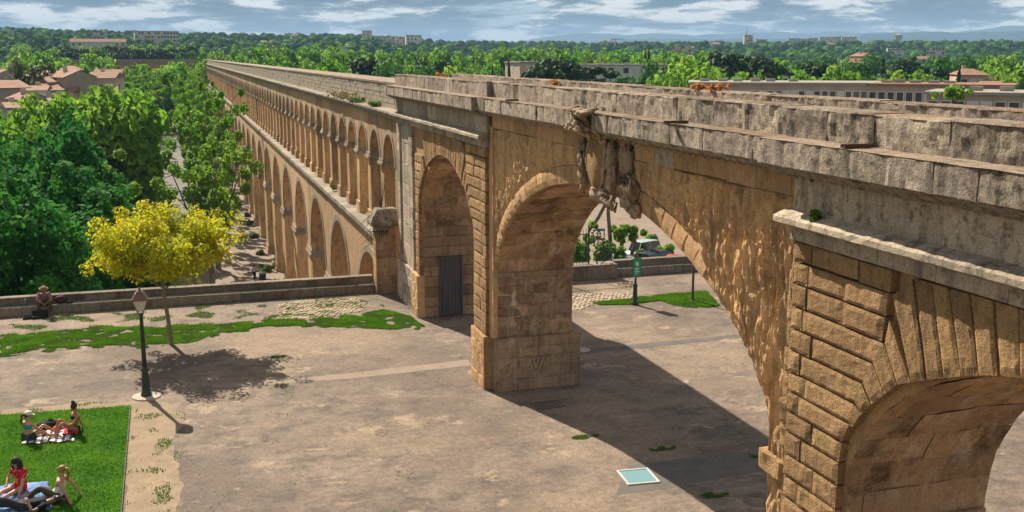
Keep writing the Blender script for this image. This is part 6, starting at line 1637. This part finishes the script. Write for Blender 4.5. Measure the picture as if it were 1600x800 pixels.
EYE = plain('eye', (.02, .015, .012), .3); LIP = plain('lips', (.38, .10, .09), .5)
def person(label, loc, rz, J, skin, clothes, hair=None, scale=1.0, group=None, female=True):
    """J: joint positions in the person's frame (x right, y forward, z up)"""
    t = thing('person', label, 'person', loc, rz, group); t.scale = (scale,) * 3
    V = {k: Vector(v) for k, v in J.items()}
    V['chest'] = V['neck'].lerp(V['pel'], .33); V['waist'] = V['neck'].lerp(V['pel'], .66)
    sh = .088 if female else .1
    N = {'pel': (V['pel'], .125, .105), 'waist': (V['waist'], .105 if female else .125, .085), 'chest': (V['chest'], .125 if female else .145, .095), 'neck': (V['neck'], .052), }
    hd = (V['head'] - V['neck']).normalized()
    N['chin'] = (V['head'] - hd * .06, .068); N['head'] = (V['head'] + hd * .02, .088); N['crown'] = (V['head'] + hd * .09, .066)
    E = [('pel', 'waist'), ('waist', 'chest'), ('chest', 'neck'), ('neck', 'chin'), ('chin', 'head'), ('head', 'crown')]
    for s_ in 'lr':
        N['sh' + s_] = (V['sh' + s_], .056); N['el' + s_] = (V['el' + s_], .038); N['wr' + s_] = (V['wr' + s_], .025)
        d = (V['wr' + s_] - V['el' + s_]).normalized(); hdv = Vector(J.get('hd' + s_, d)).normalized(); N['pm' + s_] = (V['wr' + s_] + hdv * .06, .036, .02)
        N['fa' + s_] = (V['el' + s_].lerp(V['wr' + s_], .3), .038)
        E += [('chest', 'sh' + s_), ('sh' + s_, 'el' + s_), ('el' + s_, 'fa' + s_), ('fa' + s_, 'wr' + s_), ('wr' + s_, 'pm' + s_)]
        N['hp' + s_] = (V['hp' + s_], .088); N['th' + s_] = (V['hp' + s_].lerp(V['kn' + s_], .35), .082); N['kn' + s_] = (V['kn' + s_], .055); N['cf' + s_] = (V['kn' + s_].lerp(V['an' + s_], .3), .053); N['an' + s_] = (V['an' + s_], .034); N['to' + s_] = (V['to' + s_], .03)
        N['hl' + s_] = (V['an' + s_].lerp(V['to' + s_], .45), .036)
        E += [('pel', 'hp' + s_), ('hp' + s_, 'th' + s_), ('th' + s_, 'kn' + s_), ('kn' + s_, 'cf' + s_), ('cf' + s_, 'an' + s_), ('an' + s_, 'hl' + s_), ('hl' + s_, 'to' + s_)]
    me = skin_eval(N, E, 'pel')
    # fingers, nose, ears grow out of the same body mesh
    ex = MB(); fwd = Vector(J.get('look', (0, 1, 0))).normalized(); side = fwd.cross(hd).normalized()
    for s_ in 'lr':
        pm_ = N['pm' + s_][0]; d = (pm_ - V['wr' + s_]).normalized(); a = d.cross(Vector((0, 0, 1))); a = a.normalized() if a.length > .1 else Vector((1, 0, 0)); dn = d.cross(a).normalized()
        if dn.z > 0: dn = -dn
        for k, (off, L) in enumerate(((-.027, .066), (-.009, .078), (.009, .072), (.026, .056))):
            b0 = pm_ + d * .015 + a * off; ex.tube([b0, b0 + d * L * .45 + dn * .004, b0 + d * L * .75 + dn * .016, b0 + d * L * .92 + dn * .032], [.0095, .009, .008, .006], 6)
        sg = 1 if s_ == 'r' else -1; b0 = V['wr' + s_] + d * .035 + a * .026 * sg
        ex.tube([b0, b0 + d * .03 + a * .022 * sg, b0 + d * .06 + a * .026 * sg + dn * .012], [.011, .010, .007], 6)
    hc = V['head']
    ex.tube([hc + fwd * .078 + hd * .012, hc + fwd * .098 - hd * .018, hc + fwd * .086 - hd * .028], [.009, .014, .010], 6)
    for sg in (-1, 1): ex.ball(hc + side * .086 * sg - fwd * .005, (.014, .02, .028), 7, 5)
    bm = bmesh.new(); bm.from_mesh(me); em = ex.mesh('x'); bm.from_mesh(em); bm.to_mesh(me); bm.free(); me.polygons.foreach_set('use_smooth', [True] * len(me.polygons))
    body = link('body', me, SK[skin]); body.parent = t
    ey = MB()
    for sg in (-1, 1): ey.ball(hc + fwd * .079 + side * .03 * sg + hd * .018, (.012, .012, .008), 7, 5)
    o = ey.build('eyes', EYE, None, True); o.parent = t
    lpz = MB().ball(hc + fwd * .077 - hd * .048, (.02, .012, .007), 8, 5).build('lips', LIP, None, True); lpz.parent = t
    # clothing: skinned sleeves over the same joints
    for nm, nodes, grow, mat in clothes:
        NN = {}; EE = []
        for n in nodes:
            if n[0] in N: pass
        keys = [n for n in nodes]
        for n in keys:
            if isinstance(n, str): NN[n] = tuple([N[n][0]] + [r_ + grow for r_ in N[n][1:]])
            else: a, b, f = n; nmk = a + b; q = N[a][0].lerp(N[b][0], f); ra = N[a][1] * (1 - f) + N[b][1] * f; NN[nmk] = (q, ra + grow)
        names = list(NN)
        EE = [(a, b) for a, b in E if a in NN and b in NN] + [(n[0], n[0] + n[1]) for n in nodes if not isinstance(n, str) and n[0] in NN]
        root = 'pel' if 'pel' in NN else names[0]
        m_ = skin_eval(NN, EE, root); o = link(nm, m_, mat); o.parent = t
    if hair:
        style, hm_ = hair; h = MB(); back = -fwd
        M3 = Matrix((side, fwd, hd)).transposed()
        h.ball(hc + hd * .035 + back * .018, (.098, .10, .098), 14, 10, M3, .12, 3)
        if style == 'pony': h.tube([hc + back * .09 + hd * .05, hc + back * .16 + hd * .02, hc + back * .17 - hd * .12, hc + back * .13 - hd * .26], [.03, .04, .035, .01], 8)
        if style == 'bun': h.ball(hc + hd * .155 + back * .02, (.052, .052, .055), 10, 8, None, .25, 2)
        if style == 'long':
            for q in (-.075, -.04, 0, .04, .075): h.tube([hc + back * .06 + side * q + hd * .05, hc + back * (.085 - abs(q) * .5) + side * q * 1.25 - hd * .10, hc + back * (.07 - abs(q)) + side * q * 1.4 - hd * .27], [.05, .045, .02], 7)
            for q in (-1, 1): h.tube([hc + side * .08 * q + hd * .06, hc + side * .10 * q - hd * .08 + fwd * .02, hc + side * .10 * q - hd * .24 + fwd * .05], [.04, .035, .015], 7)
        ho = h.build('hair', hm_, None, True); ho.parent = t
    return t, V, hc, fwd, hd, side
def band(t, V, nm, mat, zc, hgt, rx, ry):
    ax = (V['neck'] - V['pel']).normalized(); sd = (V['shr'] - V['shl']).normalized(); fd = ax.cross(sd).normalized(); c0 = V['chest'] + ax * zc; rows = []
    for q in (-.5, -.2, .2, .5):
        k = 1 - .12 * abs(q); rows.append([tuple(c0 + ax * hgt * q + sd * rx * k * math.cos(a * math.pi / 12) + fd * ry * k * math.sin(a * math.pi / 12)) for a in range(25)])
    o = MB().grid(rows).build(nm, mat, None, True); o.parent = t; return o
def put(mb, nm, mat, t, smooth=True): o = mb.build(nm, mat, None, smooth); o.parent = t; return o
def rot(dx, dy): return -math.atan2(dx, dy)
base = dict(pel=(0, 0, .13), neck=(0, .02, .60), head=(0, .05, .74), hpl=(-.09, .02, .12), hpr=(.09, .02, .12), shl=(-.17, .01, .545), shr=(.17, .01, .545))
SHORTS = ['pel', 'hpl', 'hpr', 'thl', 'thr']; TROUS = ['pel', 'hpl', 'hpr', 'thl', 'thr', 'knl', 'knr', 'cfl', 'cfr', ('cfl', 'anl', .75), ('cfr', 'anr', .75)]
SC = .98
# 1 white cap, back to the camera
p = on_z(45, 691)
J = dict(base, elr=(.28, .16, .33), wrr=(.22, .34, .22), ell=(-.27, .12, .33), wrl=(-.16, .33, .24), knr=(.20, .36, .40), anr=(.26, .74, .06), tor=(.30, .90, .05), knl=(-.02, .42, .13), anl=(.30, .52, .06), tol=(.44, .58, .05), look=(.45, .85, -.1))
t, V, hc, fwd, hd, side = person('woman in white cap and denim shorts sitting with her back turned on the striped blanket', (p.x, p.y, .03), rot(.72, .69), J, 'fair',
    [('denim_shorts', SHORTS, .018, cloth('dark_denim', (.045, .055, .075)))], ('pony', HAIR['brown']), SC)
band(t, V, 'bandeau_top', cloth('teal_jersey', (.04, .30, .38)), .0, .13, .142, .118)
capm = cloth('white_cap_cloth', (.72, .68, .68)); cp_ = MB(); M3 = Matrix((side, fwd, hd)).transposed()
cp_.ball(hc + hd * .065, (.108, .112, .085), 14, 8, M3); put(cp_, 'cap', capm, t)
vz = MB(); vz.grid([[tuple(hc + hd * (.055 - .012 * j) + fwd * (.09 + .045 * j) + side * (.075 * (i - 3) / 3 * (1 - .08 * j)) - fwd * (.02 * abs(i - 3) / 3)) for i in range(7)] for j in range(3)]); put(vz, 'cap_peak', capm, t)
# 2 dark bikini, hair bun
p = on_z(117, 678)
J = dict(base, neck=(.0, -.06, .62), head=(0, -.03, .77), shl=(-.17, -.07, .565), shr=(.17, -.07, .565), elr=(.26, -.24, .33), wrr=(.25, -.36, .07), hdr=(.1, -.6, -.3), ell=(-.22, .12, .36), wrl=(-.12, .30, .30), knr=(.13, .36, .47), anr=(.14, .50, .06), tor=(.15, .66, .045), knl=(-.12, .40, .43), anl=(-.10, .62, .06), tol=(-.12, .78, .045), look=(-.25, .9, -.35))
t, V, hc, fwd, hd, side = person('tanned woman in dark bikini with hair bun leaning back on the grass with knees raised', (p.x, p.y, .03), rot(-.86, -.5), J, 'tan',
    [('bikini_bottom', ['pel', ('pel', 'hpl', .8), ('pel', 'hpr', .8)], .014, cloth('dark_bikini', (.02, .015, .018)))], ('bun', HAIR['dark']), SC)
band(t, V, 'bikini_top', cloth('dark_bikini', (.02, .015, .018)), .01, .09, .142, .120)
# 3 red floral dress
p = on_z(33, 770)
rd = NM('red_floral_cotton', .85, .2); vv = rd.voro(17, vec=rd.obj()); rd.color(rd.mix(rd.ramp(vv, [(.16, 1), (.2, 0)], 'CONSTANT'), (.52, .022, .03), (.75, .62, .52)))
J = dict(base, neck=(.03, .02, .62), head=(.02, .06, .765), elr=(.30, .06, .36), wrr=(.17, .24, .24), ell=(-.27, .20, .30), wrl=(-.30, .36, .08), knr=(.10, .46, .17), anr=(.02, .85, .07), tor=(.0, 1.0, .05), knl=(-.16, .44, .15), anl=(-.02, .80, .06), tol=(.02, .95, .05), look=(.1, 1, -.15))
t, V, hc, fwd, hd, side = person('woman in red floral dress and sunglasses sitting on the blue blanket', (p.x, p.y, .03), rot(-.62, -.78), J, 'fair',
    [('dress', ['pel', 'waist', 'chest', 'hpl', 'hpr', 'thl', 'thr', ('chest', 'neck', .5), 'shl', 'shr', ('shl', 'ell', .6), ('shr', 'elr', .6)], .024, rd.m)], ('long', HAIR['dark']), 1.02)
sg_ = MB()
for s_ in (-1, 1): sg_.ball(hc + fwd * .088 + side * .034 * s_ + hd * .018, (.028, .012, .022), 8, 6, Matrix((side, fwd, hd)).transposed())
sg_.tube([hc + fwd * .09 - side * .085 + hd * .02, hc + fwd * .098 + hd * .022, hc + fwd * .09 + side * .085 + hd * .02], .005, 5); put(sg_, 'sunglasses', plain('black_plastic', (.01, .01, .01), .2), t)
# 4 white top, olive trousers, leaning back
p = on_z(91, 783)
J = dict(base, neck=(0, -.13, .58), head=(0, -.13, .735), shl=(-.17, -.13, .53), shr=(.17, -.13, .53), elr=(.22, -.30, .30), wrr=(.24, -.42, .06), hdr=(.1, -.5, -.4), ell=(-.23, -.27, .30), wrl=(-.26, -.36, .06), hdl=(-.3, -.4, -.3), knr=(.10, .40, .24), anr=(.10, .78, .07), tor=(.10, .94, .05), knl=(-.11, .36, .36), anl=(-.14, .68, .07), tol=(-.15, .85, .05), look=(.1, 1, -.12))
person('woman in white strap top and olive trousers with ponytail leaning back on both arms', (p.x, p.y, .03), rot(-.95, .25), J, 'fair',
    [('trousers', TROUS, .02, cloth('olive_cotton', (.09, .075, .035))), ('strap_top', ['waist', 'chest', ('waist', 'pel', .5), ('chest', 'neck', .25), ('chest', 'shl', .55), ('chest', 'shr', .55)], .030, cloth('white_jersey', (.74, .72, .70)))], ('pony', HAIR['blond']), 1.02)
# 5 lying man
p = on_z(38, 800)
J = dict(pel=(0, 0, .12), neck=(0, -.50, .13), head=(0, -.66, .17), shl=(-.20, -.44, .12), shr=(.20, -.44, .12), ell=(-.36, -.22, .10), wrl=(-.18, -.12, .26), elr=(.42, -.50, .12), wrr=(.25, -.72, .10), hpl=(-.10, .04, .11), hpr=(.10, .04, .11), knl=(-.13, .44, .38), anl=(-.13, .76, .06), tol=(-.13, .94, .08), knr=(.12, .46, .16), anr=(.14, .88, .07), tor=(.15, .96, .16), look=(.05, .1, 1))
person('dark haired man in black t-shirt lying on his back on the blue blanket', (p.x, p.y, .045), rot(-.98, .02), J, 'deep',
    [('t_shirt', ['pel', 'waist', 'chest', 'shl', 'shr', ('shl', 'ell', .6), ('shr', 'elr', .6), ('chest', 'neck', .4)], .022, cloth('black_jersey', (.015, .015, .018))), ('trousers', TROUS, .024, cloth('dark_grey_cotton', (.05, .05, .055)))], ('short', HAIR['dark']), 1.05, female=False)
# 6 man on the bench wall
p = on_z(70, 492); pb = Vector((p.x, 46.30, .40))
J = dict(pel=(0, 0, .10), neck=(0, .22, .52), head=(0, .30, .65), shl=(-.20, .19, .47), shr=(.20, .19, .47), ell=(-.26, .36, .24), wrl=(-.10, .52, .16), elr=(.26, .36, .24), wrr=(.10, .52, .16), hpl=(-.10, .05, .09), hpr=(.10, .05, .09), knl=(-.20, .46, .13), anl=(-.20, .44, -.30), tol=(-.24, .60, -.37), knr=(.22, .46, .13), anr=(.24, .42, -.30), tor=(.30, .57, -.37), look=(.1, .9, -.35))
pk = NM('plaid_shirt_cloth', .9, .2); w1 = pk.n('ShaderNodeTexWave'); w1.inputs['Scale'].default_value = 6; pk.l(pk.obj(), w1.inputs[0]); w2 = pk.n('ShaderNodeTexWave', bands_direction='Z'); w2.inputs['Scale'].default_value = 6; pk.l(pk.obj(), w2.inputs[0])
pk.color(pk.mix(pk.math('MULTIPLY', w1.outputs['Fac'], .6), pk.mix(w2.outputs['Fac'], (.32, .10, .11), (.13, .06, .07)), (.40, .33, .36)))
t, V, hc, fwd, hd, side = person('man in brown hat and plaid shirt sitting hunched on the bench wall', pb, rot(.12, -.99), J, 'deep',
    [('shirt', ['pel', 'waist', 'chest', 'shl', 'shr', 'ell', 'elr', ('chest', 'neck', .5), 'fal', 'far'], .026, pk.m), ('trousers', TROUS, .022, cloth('olive_drab', (.07, .07, .045))), ('shoe', ['anl', 'hll', 'tol'], .016, cloth('tan_leather', (.24, .12, .06))), ('shoe', ['anr', 'hlr', 'tor'], .016, cloth('tan_leather', (.24, .12, .06)))], ('short', HAIR['dark']), 1.0, female=False)
ht_ = MB(); M4 = Matrix((side, fwd, hd)).transposed(); L0 = [(.185, .062), (.19, .07), (.12, .08), (.112, .13), (.10, .175), (.05, .185)]
q = MB().lathe(L0, k=18); q.v = [tuple(hc + M4 @ Vector(p_)) for p_ in q.v]; put(q, 'hat', cloth('brown_felt', (.24, .13, .075)), t)
# 7 pedestrian
p = on_z(398, 441, ZS); J = dict(pel=(0, 0, .92), neck=(0, .03, 1.42), head=(0, .06, 1.57), shl=(-.19, .02, 1.36), shr=(.19, .02, 1.36), ell=(-.24, -.06, 1.10), wrl=(-.22, .06, .88), elr=(.24, .08, 1.10), wrr=(.20, .26, .98), hpl=(-.09, 0, .90), hpr=(.09, 0, .90), knl=(-.10, .16, .50), anl=(-.10, .22, .09), tol=(-.10, .40, .04), knr=(.10, -.02, .50), anr=(.10, -.28, .14), tor=(.10, -.16, .04), look=(0, 1, 0))
person('pedestrian in pale shirt and dark trousers walking along the arcade pavement', (p.x, p.y, ZS + .12), rot(.5, .87), J, 'fair',
    [('shirt', ['pel', 'waist', 'chest', 'shl', 'shr', ('shl', 'ell', .7), ('shr', 'elr', .7), ('chest', 'neck', .4)], .024, cloth('pale_shirt', (.55, .55, .57))), ('trousers', TROUS, .022, cloth('navy_cotton', (.03, .035, .05)))], ('short', HAIR['dark']), 1.0, female=False)

# ------------------------------------------------------------------ blankets, bags and small things
def blanket(label, pts, mat, seed, cat='blanket', amp=.035, nm='blanket', z=.075):
    a, b, c, d = [Vector(q) for q in pts]; P = []; n = 26
    for i in range(n + 1):
        row = []
        for j in range(n + 1):
            u, v = i / n, j / n; q = a.lerp(b, u).lerp(d.lerp(c, u), v)
            q = q + Vector((.10 * nz(u * 5, v * 5, seed), .10 * nz(u * 5, v * 5, seed + 4), 0)); h = amp * (abs(nz(q.x * 3.2, q.y * 3.2, seed)) + .5 * abs(nz(q.x * 9, q.y * 9, seed)))
            row.append((q.x, q.y, z + h))
        P.append(row)
    b_ = MB().grid(P); o = b_.build(nm, mat, None, True); tag(o, label, cat); return o
sm_ = NM('striped_cotton', .9, .15); ws = sm_.n('ShaderNodeTexWave'); ws.inputs['Scale'].default_value = 1.7; ws.inputs['Distortion'].default_value = .6; ws.inputs['Detail Scale'].default_value = .5; sm_.l(sm_.obj(), ws.inputs[0]); sm_.color(sm_.mix(sm_.ramp(ws.outputs['Fac'], [(.6, 0), (.68, 1)]), (.66, .58, .58), (.12, .10, .13)))
blanket('white blanket with dark stripes under the woman in the cap', [on_z(*q) for q in ((37, 697), (116, 693), (112, 674), (44, 678))], sm_.m, 2)
bm_ = NM('blue_tie_dye', .9, .15); bn1 = bm_.noise(2.2, 5, .6, dist=.8); bm_.color(bm_.ramp(bn1, [(.32, (.16, .08, .34)), (.45, (.10, .19, .44)), (.58, (.26, .40, .58)), (.68, (.55, .60, .66))]))
blanket('crumpled blue and lilac picnic blanket on the lawn', [on_z(*q) for q in ((-22, 815), (82, 800), (76, 757), (-12, 765))], bm_.m, 5, amp=.05)
blanket('crumpled red towel beside the woman in the bikini', [on_z(*q) for q in ((98, 684), (123, 683), (122, 672), (104, 671))], cloth('red_towelling', (.50, .03, .05)), 8, 'towel', .16, 'towel', .07)
def lump(c, r_, label, mat, nm, cat, seed=1, strap=True):
    t = thing(nm, label, cat, c); put(MB().ball((0, 0, r_[2] * .9), r_, 14, 9, None, .35, seed), 'body', mat, t)
    put(MB().ball((0, -r_[1] * .75, r_[2] * .7), (r_[0] * .6, r_[1] * .35, r_[2] * .5), 10, 7, None, .3, seed + 2), 'pocket', mat, t)
    if strap: put(MB().tube([(-r_[0] * .5, 0, r_[2] * 1.5), (0, .02, r_[2] * 2.2), (r_[0] * .5, 0, r_[2] * 1.5)], .015, 5), 'strap', mat, t)
bk2 = cloth('black_canvas', (.02, .02, .022)); c = on_z(80, 671); lump((c.x, c.y, .03), (.30, .16, .13), 'black canvas bag on the lawn between the two sunbathers', bk2, 'bag', 'bag', 3)
c = on_z(65, 671); lump((c.x, c.y, .03), (.16, .12, .09), 'small black pouch left of the black canvas bag', bk2, 'pouch', 'bag', 5, False)
c = on_z(92, 674); lump((c.x, c.y, .03), (.17, .12, .08), 'bundled orange cloth beside the black canvas bag', cloth('orange_cloth', (.60, .16, .03)), 'cloth_bundle', 'cloth', 6, False)
c = on_z(71, 790); lump((c.x, c.y, .06), (.16, .14, .09), 'rolled grey jumper by the lying man\'s head', cloth('grey_knit', (.36, .35, .36)), 'jumper', 'clothing', 7, False)
c = on_z(18, 777); t = thing('sandal', 'dark sandal lying on the blue blanket before the red dress', 'sandal', (c.x, c.y, .14), .6); put(MB().box(-.12, .12, -.045, .045, 0, .025), 'sole', bk2, t, False); put(MB().tube([(.05, -.045, .02), (.05, 0, .06), (.05, .045, .02)], .012, 5), 'strap', cloth('red_towelling', (.50, .03, .05)), t)
c = Vector((pb.x + .62, 46.33, .40)); lump((c.x, c.y, c.z), (.22, .16, .17), 'dark rucksack on the bench wall beside the man in the hat', cloth('dark_maroon_canvas', (.07, .035, .04)), 'rucksack', 'rucksack', 9)
t = thing('bottle', 'small teal bottle standing on the bench wall left of the man in the hat', 'bottle', (pb.x - .72, 46.22, .395)); put(MB().lathe([(.035, 0), (.036, .16), (.015, .21), (.015, .25)], k=10), 'body', plain('teal_plastic', (.03, .25, .24), .2, .6), t); put(MB().lathe([(.018, .25), (.018, .28)], k=8), 'cap', plain('white_cap', (.8, .8, .8)), t)
t = thing('shoe', 'single dark shoe left on the bench wall right of the rucksack', 'shoe', (pb.x + .98, 46.2, .395), .3); put(MB().ball((0, 0, .045), (.12, .045, .045), 10, 6), 'upper', bk2, t); put(MB().box(-.12, .12, -.045, .045, 0, .02), 'sole', bk2, t, False)
for px, py, r_, lab in ((63, 497, (.30, .16), 'open black instrument case on the ground before the man in the hat'), (46, 498, (.24, .13), 'low black tray on the ground left of the instrument case')):
    c = on_z(px, py); t = thing('case' if px > 50 else 'tray', lab, 'case' if px > 50 else 'tray', (c.x, c.y, 0), .1)
    put(MB().box(-r_[0], r_[0], -r_[1], r_[1], .002, .03), 'bottom', bk2, t, False)
    for x0, x1, y0, y1 in ((-r_[0], r_[0], -r_[1], -r_[1] + .02), (-r_[0], r_[0], r_[1] - .02, r_[1]), (-r_[0], -r_[0] + .02, -r_[1] + .02, r_[1] - .02), (r_[0] - .02, r_[0], -r_[1] + .02, r_[1] - .02)): put(MB().box(x0, x1, y0, y1, .03, .09), 'side', bk2, t, False)
    if px > 50: put(MB().obox((0, r_[1] + .06, .16), r_[0] * 2, .03, .24, 0, -.5), 'lid', bk2, t, False)
# ------------------------------------------------------------------ haze
hz = bpy.data.materials.new('haze_air'); hz.use_nodes = True; ht = hz.node_tree; ht.nodes.clear()
o_ = ht.nodes.new('ShaderNodeOutputMaterial'); v_ = ht.nodes.new('ShaderNodeVolumePrincipled'); v_.inputs['Density'].default_value = HAZE; v_.inputs['Color'].default_value = (.42, .66, 1, 1); v_.inputs['Anisotropy'].default_value = .0
ht.links.new(v_.outputs[0], o_.inputs['Volume'])
MB().box(-14000, 15000, -1500, 13500, -20, 330).build('haze', hz, None, kind='stuff')
bpy.context.view_layer.update()
